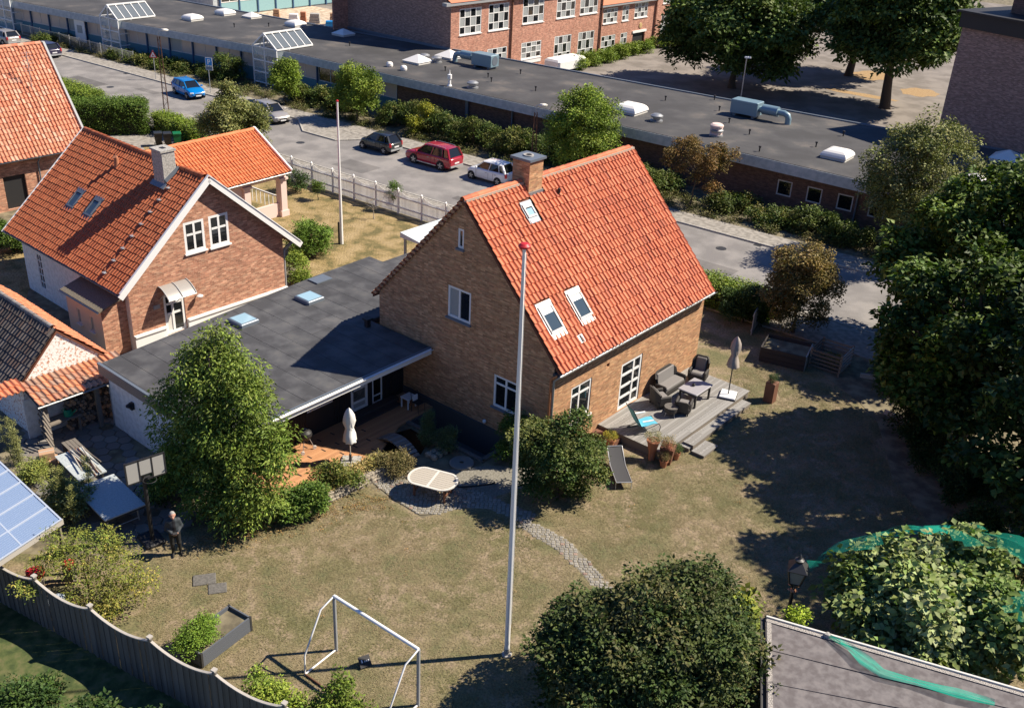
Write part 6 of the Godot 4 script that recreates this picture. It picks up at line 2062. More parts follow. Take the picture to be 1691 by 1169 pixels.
	# lantern on a post
	o = thing("lantern_post", "old four-sided street lantern with a pointed top on a garden post", "lantern", Vector3(9.44, 0, -25.74), 0.5)
	pipe(o, "post", [Vector3(0, 0, 0), Vector3(0, 1.2, 0)], 0.04, M.dark_steel)
	b = MB.new()
	for k in 4:
		var a := TAU * k / 4.0
		b.bar(Vector3(0, 1.15, 0), Vector3(cos(a) * 0.15, 1.42, sin(a) * 0.15), 0.025, 0.025)
		var a1 := a + TAU / 4.0
		b.bar(Vector3(cos(a) * 0.16, 1.4, sin(a) * 0.16), Vector3(cos(a) * 0.26, 1.84, sin(a) * 0.26), 0.03, 0.03)
		b.bar(Vector3(cos(a) * 0.16, 1.4, sin(a) * 0.16), Vector3(cos(a1) * 0.16, 1.4, sin(a1) * 0.16), 0.03, 0.03)
		b.bar(Vector3(cos(a) * 0.26, 1.84, sin(a) * 0.26), Vector3(cos(a1) * 0.26, 1.84, sin(a1) * 0.26), 0.035, 0.035)
	part(b, "frame", M.dark_steel, o)
	b = MB.new()
	for k in 4:
		var a := TAU * k / 4.0
		var a1 := a + TAU / 4.0
		b.quad(Vector3(cos(a1) * 0.155, 1.4, sin(a1) * 0.155), Vector3(cos(a) * 0.155, 1.4, sin(a) * 0.155), Vector3(cos(a) * 0.25, 1.84, sin(a) * 0.25), Vector3(cos(a1) * 0.25, 1.84, sin(a1) * 0.25))
	part(b, "glass", M.lantern_glass, o)
	b = MB.new()
	for k in 4:
		var a := TAU * k / 4.0
		var a1 := a + TAU / 4.0
		b.quad(Vector3(cos(a1) * 0.3, 1.85, sin(a1) * 0.3), Vector3(cos(a) * 0.3, 1.85, sin(a) * 0.3), Vector3(cos(a) * 0.1, 2.06, sin(a) * 0.1), Vector3(cos(a1) * 0.1, 2.06, sin(a1) * 0.1))
	b.lathe(Vector3(0, 2.05, 0), [[0.1, 0.0], [0.11, 0.06], [0.05, 0.1], [0.02, 0.2], [0.0, 0.24]], 8)
	part(b, "roof", M.dark_steel, o)
	b = MB.new()
	b.lathe(Vector3(0, 1.12, 0), [[0.03, -0.08], [0.08, 0.0], [0.04, 0.06]], 10)
	for k in 4:
		var a := TAU * k / 4.0
		b.lathe(Vector3(cos(a) * 0.13, 1.2, sin(a) * 0.13), [[0.0, -0.04], [0.035, 0.0], [0.0, 0.05]], 8)
	part(b, "bracket", M.copper, o)
	o.scale = Vector3(1.45, 1.25, 1.45)
	# shed roof in the corner
	o = thing("garden_shed", "low shed with a lichen-edged grey felt roof and black gutter", "shed", Vector3(7.85, 0, -23.1), -0.21)
	b = MB.new()
	b.quad(Vector3(0.0, 2.5, 0.0), Vector3(-0.85, 2.35, 4.6), Vector3(7.2, 2.5, 5.2), Vector3(7.2, 2.62, 2.9))
	b.prism(poly([0, 0, -0.85, 4.6, 7.2, 5.2, 7.2, 2.9]), 2.3, 2.34)
	part(b, "roof", M.shed_felt, o)
	o.rotation.y = 0.0
	b = MB.new()
	b.prism(poly([0.15, 0.25, -0.6, 4.4, 7.0, 5.0, 7.0, 3.0]), 0.0, 2.3)
	part(b, "walls", M.old_wood, o)
	for i in 3:
		b = MB.new()
		var t := (i + 1) * 0.27
		b.bar(Vector3(-0.85 * t, 2.51 - 0.15 * t, 4.6 * t), Vector3(7.2, 2.63 - 0.12 * t, 2.9 + 2.3 * t), 0.08, 0.012)
		part(b, "felt_lap", M.shed_felt, o)
	b = MB.new()
	b.bar(Vector3(0.09, 2.512, 0.05), Vector3(-0.76, 2.36, 4.6), 0.13, 0.012)
	b.bar(Vector3(0.0, 2.516, 0.12), Vector3(7.2, 2.634, 2.98), 0.13, 0.012)
	part(b, "lichen_edge", M.lichen, o)
	gutter(o, Vector3(-0.06, 2.48, -0.05), Vector3(-0.94, 2.32, 4.6), 0.08, M.black)
	b = MB.new()
	b.bar(Vector3(0.02, 2.54, 0.0), Vector3(7.25, 2.66, 2.88), 0.06, 0.06)
	part(b, "edge_trim", M.off_white, o)
	b = MB.new()
	b.lathe(Vector3(1.62, 2.55, 0.72), [[0.1, 0.0], [0.08, 0.1], [0.0, 0.12]], 10, Basis.IDENTITY, 0.2)
	part(b, "weight", M.concrete, o)

func taper(prof: Array, sides: int) -> ArrayMesh:
	var b := MB.new()
	b.lathe(Vector3.ZERO, prof, sides)
	return b.mesh()

func rattan_chair(label: String, at: Vector3, turn: float, w: float, high: float) -> Node3D:
	# faces +z: seat, wrap-round back and arms of woven rattan on short legs
	var o := thing("rattan_chair" if w < 1.2 else "rattan_sofa", label, "chair" if w < 1.2 else "sofa", at, turn, "rattan lounge set on the deck")
	var hw := w / 2
	var b := MB.new()
	b.bevel(Vector3(0, 0.27, 0.02), Vector3(w - 0.06, 0.26, 0.66), 0.05)
	part(b, "seat_base", M.rattan, o)
	b = MB.new()
	b.bevel(Vector3(0, 0.45, 0.06), Vector3(w - 0.24, 0.12, 0.56), 0.05)
	part(b, "seat_cushion", M.cushion, o)
	b = MB.new()
	var rows := []
	for j in 6:
		var t := j / 5.0
		var y := lerpf(0.2, high, t)
		var row := []
		for i in 13:
			var s := i / 12.0 * 2.0 - 1.0
			var wing := maxf(0.0, absf(s) - 0.55) / 0.45
			row.append(Vector3(-s * (hw - 0.02) * (1.0 + 0.03 * t), y - 0.22 * wing * wing * t, -0.34 - 0.1 * t + wing * wing * (0.3 - 0.1 * t)))
		rows.append(row)
	var inner := []
	for row in rows:
		var q := []
		for p in row:
			q.append(p + Vector3(-p.x * 0.09, 0.0, 0.07))
		inner.append(q)
	b.skin(rows)
	var rev := inner.duplicate()
	rev.reverse()
	b.skin(rev)
	for i in 12:
		b.quad(rows[-1][i + 1], rows[-1][i], inner[-1][i], inner[-1][i + 1])
	part(b, "back", M.rattan, o)
	b = MB.new()
	b.bevel(Vector3(0, 0.42 + (high - 0.42) * 0.5, -0.27), Vector3(w - 0.36, (high - 0.5), 0.1), 0.04, Basis(Vector3.RIGHT, -0.12))
	part(b, "back_cushion", M.cushion, o)
	for sg in [-1.0, 1.0]:
		b = MB.new()
		b.bevel(Vector3(sg * (hw - 0.05), 0.42, 0.05), Vector3(0.11, 0.42, 0.6), 0.04)
		part(b, "arm", M.rattan, o)
		for sz in [-0.25, 0.3]:
			bx("leg", Vector3(sg * (hw - 0.1), 0.07, sz), Vector3(0.05, 0.14, 0.05), M.black, o)
	return o

func build_deck() -> void:
	var o := thing("timber_deck", "weathered grey plank deck along the sunlit brick wall with a low step", "deck", HOUSE_AT, HOUSE_TURN)
	var r := RandomNumberGenerator.new()
	r.seed = 12
	var n := 23
	for i in n:
		var z := -0.34 + (i + 0.5) * 3.27 / n
		var cut := 3.5 + r.randf_range(2.2, 5.2)
		for e in [[3.5, cut - 0.005], [cut + 0.005, 10.9]]:
			bx("plank", Vector3((e[0] + e[1]) / 2, 0.4 + r.randf() * 0.004, z), Vector3(e[1] - e[0], 0.03, 3.27 / n - 0.012), [M.deck, M.deck_b, M.deck_c][r.randi() % 3], o)
	bx("joist_frame", Vector3(7.2, 0.19, 1.28), Vector3(7.36, 0.38, 3.2), M.old_wood, o)
	for i in 3:
		bx("step_plank", Vector3(7.55, 0.205, 2.99 + i * 0.16), Vector3(5.4, 0.03, 0.148), [M.deck, M.deck_c, M.deck_b][i], o)
	bx("step_frame", Vector3(7.55, 0.1, 3.15), Vector3(5.3, 0.19, 0.44), M.old_wood, o)
	for e in [[5.6, 0.3, 3.22, 1.1, 0.5], [5.45, 0.15, 3.8, 1.15, 0.62]]:
		for i in 4:
			bx("step_plank", Vector3(e[0], e[1], e[2] + (i - 1.5) * e[4] / 4.0), Vector3(e[3], 0.03, e[4] / 4.0 - 0.01), M.deck_b if i % 2 else M.deck, o)
		bx("step_frame", Vector3(e[0], e[1] / 2 - 0.01, e[2]), Vector3(e[3] - 0.06, e[1] - 0.02, e[4] - 0.04), M.old_wood, o)
	bx("side_step", Vector3(3.25, 0.13, 0.3), Vector3(0.5, 0.26, 1.2), M.brown_wood, o)
	var T := HOUSE_TURN
	var sofa := rattan_chair("wide dark rattan sofa with grey cushions against the brick wall", hp(8.2, 0.42, 0.22), T, 1.75, 1.05)
	rattan_chair("dark rattan armchair with its back to the french door", hp(6.75, 0.42, 0.65), T + PI / 2 - 0.5, 0.9, 0.95)
	rattan_chair("high-backed dark rattan armchair standing between sofa and parasol", hp(10.05, 0.42, 0.65), T - PI / 2 + 0.25, 0.85, 1.12)
	rattan_chair("small rattan tub chair between the lounge table and the round stool", hp(6.95, 0.42, 1.75), T + PI / 2 + 0.35, 0.72, 0.72)
	# lounge table
	o = thing("lounge_table", "square pale-topped table with a dark frame in the rattan set", "table", hp(8.24, 0.42, 1.53), T)
	var b := MB.new()
	b.bevel(Vector3(0, 0.7, 0), Vector3(1.42, 0.05, 0.98), 0.02)
	part(b, "top", flat(0.33, 0.32, 0.34, 0.45), o)
	b = MB.new()
	b.bevel(Vector3(0, 0.62, 0), Vector3(1.3, 0.12, 0.88), 0.02)
	part(b, "frame", M.rattan, o)
	for sx in [-0.6, 0.6]:
		for sz in [-0.4, 0.4]:
			bx("leg", Vector3(sx, 0.29, sz), Vector3(0.08, 0.58, 0.08), M.rattan, o)
	b = MB.new()
	b.lathe(Vector3.ZERO, [[0.05, 0.0], [0.08, 0.04], [0.07, 0.1], [0.04, 0.13]], 12)
	var bw := part(b, "table_lantern", M.black, self)
	bw.position = hp(8.2, 1.145, 1.45)
	tag(bw, "small round dark candle bowl on the pale lounge table", "bowl")
	# round stool
	o = thing("round_stool", "round dark rattan stool with a lighter rim on thin legs", "stool", hp(6.35, 0.42, 1.5), T)
	b = MB.new()
	b.lathe(Vector3(0, 0.2, 0), [[0.26, 0.0], [0.31, 0.08], [0.31, 0.24]], 18)
	part(b, "body", M.rattan, o)
	b = MB.new()
	b.lathe(Vector3(0, 0.43, 0), [[0.31, 0.0], [0.31, 0.03], [0.16, 0.035], [0.15, 0.01], [0.0, 0.01]], 18)
	part(b, "top", M.cushion_dark, o)
	for k in 4:
		var a := TAU * k / 4.0 + 0.4
		pipe(o, "leg", [Vector3(cos(a) * 0.24, 0.24, sin(a) * 0.24), Vector3(cos(a) * 0.3, 0, sin(a) * 0.3)], 0.012, M.steel, 6)
	# blue folding deck chair
	o = thing("blue_deck_chair", "light blue fabric folding deck chair with white arms", "chair", hp(4.5, 0.42, 1.3), T + PI / 2 - 0.5)
	b = MB.new()
	var rows := []
	for p in [[-0.62, 1.02], [-0.5, 0.78], [-0.36, 0.5], [-0.24, 0.3], [-0.05, 0.28], [0.2, 0.34], [0.42, 0.33]]:
		rows.append([Vector3(-0.26, p[1], p[0]), Vector3(0.0, p[1] - 0.03, p[0]), Vector3(0.26, p[1], p[0])])
	b.skin(rows)
	var low := []
	for i in range(rows.size() - 1, -1, -1):
		var q := []
		for p in rows[i]:
			q.append(p - Vector3(0, 0.015, 0.01))
		low.append(q)
	b.skin(low)
	part(b, "sling", M.blue_fabric, o)
	b = MB.new()
	for sg in [-1.0, 1.0]:
		var x := 0.29 * float(sg)
		b.tube([Vector3(x, 1.04, -0.64), Vector3(x, 0.3, -0.24), Vector3(x, 0.02, 0.1)], 0.014, 6)
		b.tube([Vector3(x, 0.33, 0.44), Vector3(x, 0.02, -0.5)], 0.014, 6)
		b.tube([Vector3(x, 0.33, 0.44), Vector3(x, 0.2, 0.52), Vector3(x, 0.02, 0.5)], 0.014, 6)
		b.tube([Vector3(x, 0.02, -0.5), Vector3(x, 0.02, 0.5)], 0.014, 6)
	part(b, "frame", M.dark_steel, o)
	for sg in [-1.0, 1.0]:
		bx("armrest", Vector3(0.31 * sg, 0.52, -0.02), Vector3(0.06, 0.025, 0.42), M.white, o)
	o.scale = Vector3.ONE * 1.2
	# parasol on the deck
	o = closed_parasol("closed taupe parasol on a white slab base at the deck corner", hp(9.72, 0.42, 2.45), 3.0, M.cloth_taupe, 1.45)
	b = MB.new()
	b.bevel(Vector3(0, 0.09, 0), Vector3(0.78, 0.07, 0.72), 0.02, Basis(Vector3.UP, T + 0.35))
	part(b, "base", M.white, o)
	bx("underframe", Vector3(0, 0.03, 0), Vector3(0.82, 0.05, 0.76), M.black, o, Basis(Vector3.UP, T + 0.35))
	# planters round the deck
	o = thing("tall_planter", "tall square brown wooden planter with a clipped green ball", "planter", Vector3(11.95, 0.02, -40.75), T)
	b = MB.new()
	b.bevel(Vector3(0, 0.5, 0), Vector3(0.46, 1.0, 0.46), 0.02)
	part(b, "box", M.brown_wood, o)
	foliage(o, "ball", "small", [blob(0, 1.15, 0, 0.2, 0.2, 0.2, 60)], [Color(0.05, 0.09, 0.03)], 0.3, 5)
	o = thing("flower_planter", "square brown wooden planter with trailing flowers at the deck corner", "planter", hp(3.6, 0.02, 3.1), T + 0.3)
	b = MB.new()
	var pr := []
	for k in [[0.2, 0.0], [0.29, 0.78]]:
		pr.append([Vector3(-k[0], k[1], k[0]), Vector3(k[0], k[1], k[0]), Vector3(k[0], k[1], -k[0]), Vector3(-k[0], k[1], -k[0])])
	for k in 4:
		b.quad(pr[0][k], pr[0][(k + 1) % 4], pr[1][(k + 1) % 4], pr[1][k])
	b.quad(pr[1][0] - Vector3(0, 0.04, 0), pr[1][1] - Vector3(0, 0.04, 0), pr[1][2] - Vector3(0, 0.04, 0), pr[1][3] - Vector3(0, 0.04, 0))
	part(b, "box", M.brown_wood, o)
	foliage(o, "flowers", "small", [blob(0, 0.95, 0, 0.28, 0.2, 0.28, 60), blob(-0.25, 0.85, 0.1, 0.2, 0.2, 0.2, 30)], [Color(0.07, 0.11, 0.04), Color(0.3, 0.24, 0.12), Color(0.36, 0.14, 0.1)], 0.35, 6)
	for e in [["terracotta pot with a pale hydrangea at the deck corner", 3.3, 2.55, 0.26, 0.42, Color(0.42, 0.38, 0.25)], ["terracotta pot of trailing leaves beside the flower planter", 4.05, 3.25, 0.18, 0.3, Color(0.08, 0.12, 0.05)], ["small terracotta pot behind the flower planter", 3.2, 3.2, 0.17, 0.28, Color(0.25, 0.16, 0.09)], ["pot of yellow flowers near the brick wall by the deck end", 2.9, 0.75, 0.2, 0.34, Color(0.42, 0.36, 0.05)]]:
		o = thing("flower_pot", e[0], "pot", hp(e[1], 0.02 if e[1] != 3.3 else 0.5, e[2]), 0.0)
		b = MB.new()
		b.lathe(Vector3.ZERO, [[e[3] * 0.65, 0.0], [e[3], e[4]], [e[3] * 1.1, e[4]], [e[3] * 1.1, e[4] + 0.05], [e[3] * 0.9, e[4] + 0.05], [e[3] * 0.85, e[4] - 0.02], [0.0, e[4] - 0.02]], 16)
		if e[1] == 3.3:
			b.lathe(Vector3.ZERO, [[0.12, -0.48], [0.14, 0.0]], 12)
		part(b, "pot", M.terracotta, o)
		foliage(o, "plant", "small", [blob(0, e[4] + 0.2, 0, e[3] * 1.3, 0.22, e[3] * 1.3, 55)], [Color(0.09, 0.13, 0.04), e[5], e[5]], 0.36, 7)
	# sun lounger on the grass
	o = thing("sun_lounger", "dark grey mesh sun lounger on the grass beside the deck", "lounger", hp(1.42, 0.02, 2.2), T - 0.75)
	b = MB.new()
	rows = []
	for p in [[-1.0, 0.72], [-0.55, 0.5], [-0.2, 0.34], [0.4, 0.33], [1.0, 0.33]]:
		rows.append([Vector3(-0.29, p[1], p[0]), Vector3(0.0, p[1] - 0.02, p[0]), Vector3(0.29, p[1], p[0])])
	b.skin(rows)
	low = []
	for i in range(rows.size() - 1, -1, -1):
		var q := []
		for p in rows[i]:
			q.append(p - Vector3(0, 0.015, 0))
		low.append(q)
	b.skin(low)
	part(b, "mesh_sling", M.lounger, o)
	b = MB.new()
	for sg in [-1.0, 1.0]:
		var x := 0.31 * float(sg)
		b.tube([Vector3(x, 0.73, -1.0), Vector3(x, 0.34, -0.2), Vector3(x, 0.33, 1.02)], 0.02, 6)
		b.tube([Vector3(x, 0.33, 0.95), Vector3(x, 0.0, 1.0)], 0.018, 6)
		b.tube([Vector3(x, 0.4, -0.35), Vector3(x, 0.0, -0.5)], 0.018, 6)
	b.tube([Vector3(-0.31, 0.33, 1.02), Vector3(0.31, 0.33, 1.02)], 0.02, 6)
	b.tube([Vector3(-0.31, 0.73, -1.0), Vector3(0.31, 0.73, -1.0)], 0.02, 6)
	part(b, "frame", M.steel, o)

func build_terrace() -> void:
	var o := thing("board_terrace", "orange-brown board terrace with small dark inlays below the felt roof", "terrace", HOUSE_AT, HOUSE_TURN)
	var r := RandomNumberGenerator.new()
	r.seed = 22
	var area := poly([-9.6, -8.6, 0.0, -8.6, 0.0, -6.75, -2.2, -6.6, -4.0, -5.75, -5.6, -5.5, -8.6, -5.35, -9.6, -5.8])
	for i in 24:
		var z0 := -8.6 + i * 0.14
		var cell := poly([-9.6, z0, 0.0, z0, 0.0, z0 + 0.133, -9.6, z0 + 0.133])
		for p in Geometry2D.intersect_polygons(cell, area):
			var b := MB.new()
			b.prism(p, 0.02, 0.1 + r.randf() * 0.003, false)
			part(b, "board", [M.terrace_a, M.terrace_b, M.terrace_c][r.randi() % 3], o)
	for i in 8:
		for j in 4:
			var x := -8.9 + i * 0.72 + (0.36 if j % 2 else 0.0)
			var z := -8.1 + j * 0.7
			if Geometry2D.is_point_in_polygon(Vector2(x, z), area):
				bx("inlay", Vector3(x, 0.1055, z), Vector3(0.06, 0.006, 0.24), M.dark_timber, o, Basis(Vector3.UP, 0.1))
	for i in 2:
		bx("door_step", Vector3(-2.2, 0.1 + 0.06 * (1 - i), -8.35 + i * 0.36), Vector3(3.0 - i * 0.4, 0.12 + 0.12 * (1 - i), 0.36), M.terrace_step, o)
	# stone retaining edge below the terrace
	o = thing("dry_stone_wall", "low wall of weathered stones edging the terrace bed", "wall", HOUSE_AT, HOUSE_TURN)
	for i in 34:
		var t := i / 33.0
		var p := Vector2(-9.4, -4.75).lerp(Vector2(-4.75, -4.35), t)
		for j in 3:
			var b := MB.new()
			b.bevel(Vector3(p.x + r.randf_range(-0.05, 0.05), 0.07 + j * 0.12, p.y - j * 0.05 + r.randf_range(-0.03, 0.03)), Vector3(r.randf_range(0.13, 0.24), 0.13, 0.2), 0.03, Basis(Vector3.UP, r.randf_range(-0.3, 0.3)))
			part(b, "stone", M.stone, o)
	sheet("terrace_bed", poly([-9.5, -4.85, -4.75, -4.45, -4.2, -5.7, -5.6, -5.45, -9.5, -5.7]), 0.0, 0.3, M.soil, HOUSE_AT, HOUSE_TURN)
	# pond with a small bridge
	sheet("pond", poly([-4.5, -5.9, -2.6, -6.4, -1.9, -6.2, -2.0, -5.0, -3.0, -4.5, -4.4, -4.7]), 0.0, 0.018, M.water, HOUSE_AT, HOUSE_TURN)
	o = thing("garden_bridge", "small arched footbridge of grey planks over the dark pond", "bridge", hp(-3.35, 0.05, -5.5), HOUSE_TURN + PI / 2 - 0.1)
	for i in 13:
		var t := i / 12.0 * 2.0 - 1.0
		bx("plank", Vector3(t * 1.0, 0.32 * (1.0 - t * t) + 0.05, 0), Vector3(0.145, 0.035, 0.62), [M.old_wood, M.deck_b][i % 2], o, Basis(Vector3(0, 0, 1), -t * 0.55))
	var b2 := MB.new()
	for sz in [-0.24, 0.24]:
		for i in 8:
			var t0 := i / 8.0 * 2.0 - 1.0
			var t1 := (i + 1) / 8.0 * 2.0 - 1.0
			b2.bar(Vector3(t0 * 1.03, 0.32 * (1.0 - t0 * t0), sz), Vector3(t1 * 1.03, 0.32 * (1.0 - t1 * t1), sz), 0.05, 0.07)
	part(b2, "bearer", M.old_wood, o)
	# rockery stones
	for i in 6:
		var s := MB.new()
		s.bevel(Vector3(0, 0.1, 0), Vector3(0.3, 0.2, 0.24), 0.07, Basis(Vector3.UP, i * 0.7))
		var g := part(s, "rock", M.stone, self)
		g.position = hp(-2.9 + (i % 3) * 0.3, 0.02, -4.15 + (i / 3) * 0.3)
		tag(g, "rounded pale rock at the foot of the small bridge", "rock", "rocks by the pond")
	# parasol, barbecue, side table, chair
	o = closed_parasol("closed white parasol in a grey base at the terrace edge", hp(-5.5, 0.1, -5.95), 2.5, M.cloth_white, 0.95)
	for sx in [-0.2, 0.2]:
		for sz in [-0.2, 0.2]:
			b2 = MB.new()
			b2.bevel(Vector3(sx, 0.05, sz), Vector3(0.38, 0.1, 0.38), 0.03)
			part(b2, "base", M.concrete, o)
	b2 = MB.new()
	b2.lathe(Vector3.ZERO, [[0.06, 0.08], [0.05, 0.4]], 10)
	part(b2, "sleeve", M.dark_steel, o)
	o = thing("kettle_barbecue", "black kettle barbecue on splayed legs in the terrace shade", "barbecue", hp(-6.15, 0.1, -7.9), 0.4)
	b2 = MB.new()
	b2.lathe(Vector3(0, 0.72, 0), [[0.0, -0.22], [0.18, -0.18], [0.28, 0.0], [0.285, 0.03], [0.26, 0.14], [0.16, 0.23], [0.0, 0.26]], 18)
	part(b2, "kettle", M.black, o)
	for k in 3:
		var a := TAU * k / 3.0
		pipe(o, "leg", [Vector3(cos(a) * 0.15, 0.56, sin(a) * 0.15), Vector3(cos(a) * 0.36, 0.02, sin(a) * 0.36)], 0.016, M.steel, 6)
	for k in 2:
		var a := TAU * k / 3.0
		b2 = MB.new()
		b2.tube([Vector3(cos(a) * 0.36, 0.08, sin(a) * 0.36 - 0.025), Vector3(cos(a) * 0.36, 0.08, sin(a) * 0.36 + 0.025)], 0.08, 12)
		part(b2, "wheel", M.off_white, o)
	b2 = MB.new()
	b2.tube([Vector3(-0.08, 0.98, 0), Vector3(0.0, 1.03, 0), Vector3(0.08, 0.98, 0)], 0.012, 6)
	part(b2, "handle", M.steel, o)
	o = thing("side_table", "small white square side table against the gable wall", "table", hp(-0.75, 0.1, -7.5), HOUSE_TURN)
	b2 = MB.new()
	b2.bevel(Vector3(0, 0.5, 0), Vector3(0.56, 0.05, 0.5), 0.015)
	part(b2, "top", M.white, o)
	for sx in [-0.23, 0.23]:
		for sz in [-0.2, 0.2]:
			bx("leg", Vector3(sx, 0.24, sz), Vector3(0.05, 0.48, 0.05), M.white, o)
	o = thing("metal_chair", "thin dark metal chair with a pale cushion beside the white side table", "chair", hp(-0.75, 0.1, -6.9), HOUSE_TURN)
	b2 = MB.new()
	for sx in [-0.2, 0.2]:
		b2.tube([Vector3(sx, 0, 0.2), Vector3(sx, 0.45, 0.18)], 0.012, 6)
		b2.tube([Vector3(sx, 0, -0.22), Vector3(sx, 0.45, -0.2), Vector3(sx, 0.88, -0.26)], 0.012, 6)
	b2.tube([Vector3(-0.2, 0.88, -0.26), Vector3(0.2, 0.88, -0.26)], 0.012, 6)
	part(b2, "frame", M.black, o)
	b2 = MB.new()
	b2.bevel(Vector3(0, 0.47, 0), Vector3(0.4, 0.05, 0.4), 0.02)
	part(b2, "seat", M.black, o)
	b2 = MB.new()
	b2.bevel(Vector3(0, 0.62, -0.2), Vector3(0.3, 0.26, 0.07), 0.03)
	part(b2, "cushion", M.cloth_white, o)

func build_yard_things() -> void:
	# table tennis table
	var c := Vector3(-14.18, 0.05, -29.66)
	var ang := atan2(-(1.78), 1.81) + 0.0
	var o := thing("table_tennis_table", "grey-green outdoor table tennis table speckled with sunlight", "table", c, -0.777)
	var b := MB.new()
	b.bevel(Vector3(0, 0.73, 0), Vector3(2.55, 0.05, 1.5), 0.015)
	part(b, "top", M.table_grey, o)
	b = MB.new()
	for sz in [-0.74, 0.74]:
		b.box(Vector3(0, 0.66, sz), Vector3(2.5, 0.08, 0.03))
	for sx in [-1.25, 1.25]:
		b.box(Vector3(sx, 0.66, 0), Vector3(0.03, 0.08, 1.45))
	part(b, "apron", M.dark_steel, o)
	for sx in [-0.9, 0.9]:
		for sz in [-0.55, 0.55]:
			pipe(o, "leg", [Vector3(sx, 0.68, sz), Vector3(sx * 1.12, 0.02, sz)], 0.03, M.steel, 8)
		pipe(o, "brace", [Vector3(sx * 1.1, 0.12, -0.55), Vector3(sx * 1.1, 0.12, 0.55)], 0.02, M.steel, 6)
	pipe(o, "brace", [Vector3(-0.9, 0.3, 0.5), Vector3(0.9, 0.55, 0.5)], 0.02, M.steel, 6)
	# low board table with planks, boxes
	o = thing("board_table", "grey board table with a pale joint carrying a heap of sticks", "table", Vector3(-16.1, 0.05, -31.75), -0.777)
	b = MB.new()
	b.box(Vector3(-0.55, 0.66, 0), Vector3(0.98, 0.05, 1.05))
	b.box(Vector3(0.55, 0.66, 0), Vector3(1.18, 0.05, 1.05))
	part(b, "top", M.table_grey, o)
	bx("joint", Vector3(-0.05, 0.687, 0), Vector3(0.03, 0.012, 1.05), M.off_white, o)
	for sx in [-0.9, 0.95]:
		for sz in [-0.42, 0.42]:
			bx("leg", Vector3(sx, 0.32, sz), Vector3(0.06, 0.64, 0.06), M.dark_steel, o)
	var r := RandomNumberGenerator.new()
	r.seed = 14
	for i in 11:
		var s := MB.new()
		var x0 := r.randf_range(-1.1, -0.5)
		var z0 := r.randf_range(-0.48, 0.05)
		s.tube([Vector3(x0, 0.74 + i * 0.022, z0), Vector3(x0 + r.randf_range(1.5, 2.1), 0.74 + i * 0.02, z0 + r.randf_range(-0.15, 0.35))], 0.022 + r.randf() * 0.014, 6)
		var q := part(s, "stick", [M.fence_top, M.teak, M.brown_wood, M.old_wood][r.randi() % 4], self)
		q.position = Vector3(-16.1, 0.02, -31.75)
		q.rotation.y = -0.777
		tag(q, "long wooden stick in the heap on the grey board table", "stick", "heap of sticks")
	for e in [["brown cardboard box on the ground beside the board table", -17.6, 0.05, -32.2, 0.75, 0.5, 0.5, 0.3], ["smaller cardboard box standing on the larger one", -17.58, 0.55, -32.25, 0.55, 0.3, 0.42, 0.5]]:
		o = thing("cardboard_box", e[0], "box", Vector3(e[1], e[2], e[3]), e[7])
		b = MB.new()
		b.bevel(Vector3(0, e[5] / 2, 0), Vector3(e[4], e[5], e[6]), 0.01)
		part(b, "box", M.cardboard, o)
		bx("tape", Vector3(0, e[5] + 0.002, 0), Vector3(e[4] - 0.03, 0.004, 0.06), M.teak, o)
	o = thing("timber_crate", "grey brown plank crate behind the board table", "crate", Vector3(-16.6, 0.05, -32.75), -0.777)
	for i in 4:
		bx("plank", Vector3(-0.1, 0.62, -0.2 + i * 0.14), Vector3(1.5, 0.03, 0.125), M.fence_b, o)
	for sx in [-0.8, 0.6]:
		bx("end", Vector3(sx, 0.3, 0), Vector3(0.04, 0.6, 0.56), M.fence_b, o)
	# basketball stand
	o = thing("basketball_stand", "basketball backboard of three pale panels on a black post", "basketball hoop", Vector3(-12.2, 0.03, -28.19), 0.72)
	pipe(o, "post", [Vector3(0, 0, 0), Vector3(0, 2.9, 0), Vector3(0, 3.15, 0.25)], 0.07, M.black, 10)
	b = MB.new()
	b.bevel(Vector3(0, 0.06, -0.1), Vector3(0.7, 0.12, 0.9), 0.04)
	part(b, "base", M.black, o)
	var bf := MB.new()
	for x in [-0.66, -0.22, 0.22, 0.66]:
		bf.box(Vector3(x, 3.2, 0.3), Vector3(0.05, 0.86, 0.05))
	for y in [2.8, 3.6]:
		bf.box(Vector3(0, y, 0.3), Vector3(1.36, 0.05, 0.05))
	bf.box(Vector3(0, 3.0, 0.3), Vector3(0.44, 0.04, 0.05))
	part(bf, "frame", M.black, o)
	for x in [-0.44, 0.0, 0.44]:
		bx("panel", Vector3(x, 3.2 if x != 0.0 else 3.3, 0.305), Vector3(0.4, 0.78 if x != 0.0 else 0.56, 0.02), M.backboard, o)
	b = MB.new()
	var rg := []
	for k in 17:
		var a := TAU * k / 16.0
		rg.append(Vector3(cos(a) * 0.22, 2.92, 0.58 + sin(a) * 0.22))
	b.tube(rg, 0.012, 6)
	b.bar(Vector3(0, 2.92, 0.3), Vector3(0, 2.92, 0.4), 0.2, 0.03)
	part(b, "hoop", M.black, o)
	# translucent roof at the left edge
	o = thing("plastic_roof", "shallow roof of pale blue translucent plastic sheets with white ribs", "shelter", Vector3(-14.28, 0, -26.32), 0.0)
	var px := (Vector3(-17.68, 0, -29.34) - Vector3(-14.28, 0, -26.32)).normalized()
	var pz := (Vector3(-15.24, 0, -24.2) - Vector3(-14.28, 0, -26.32)).normalized()
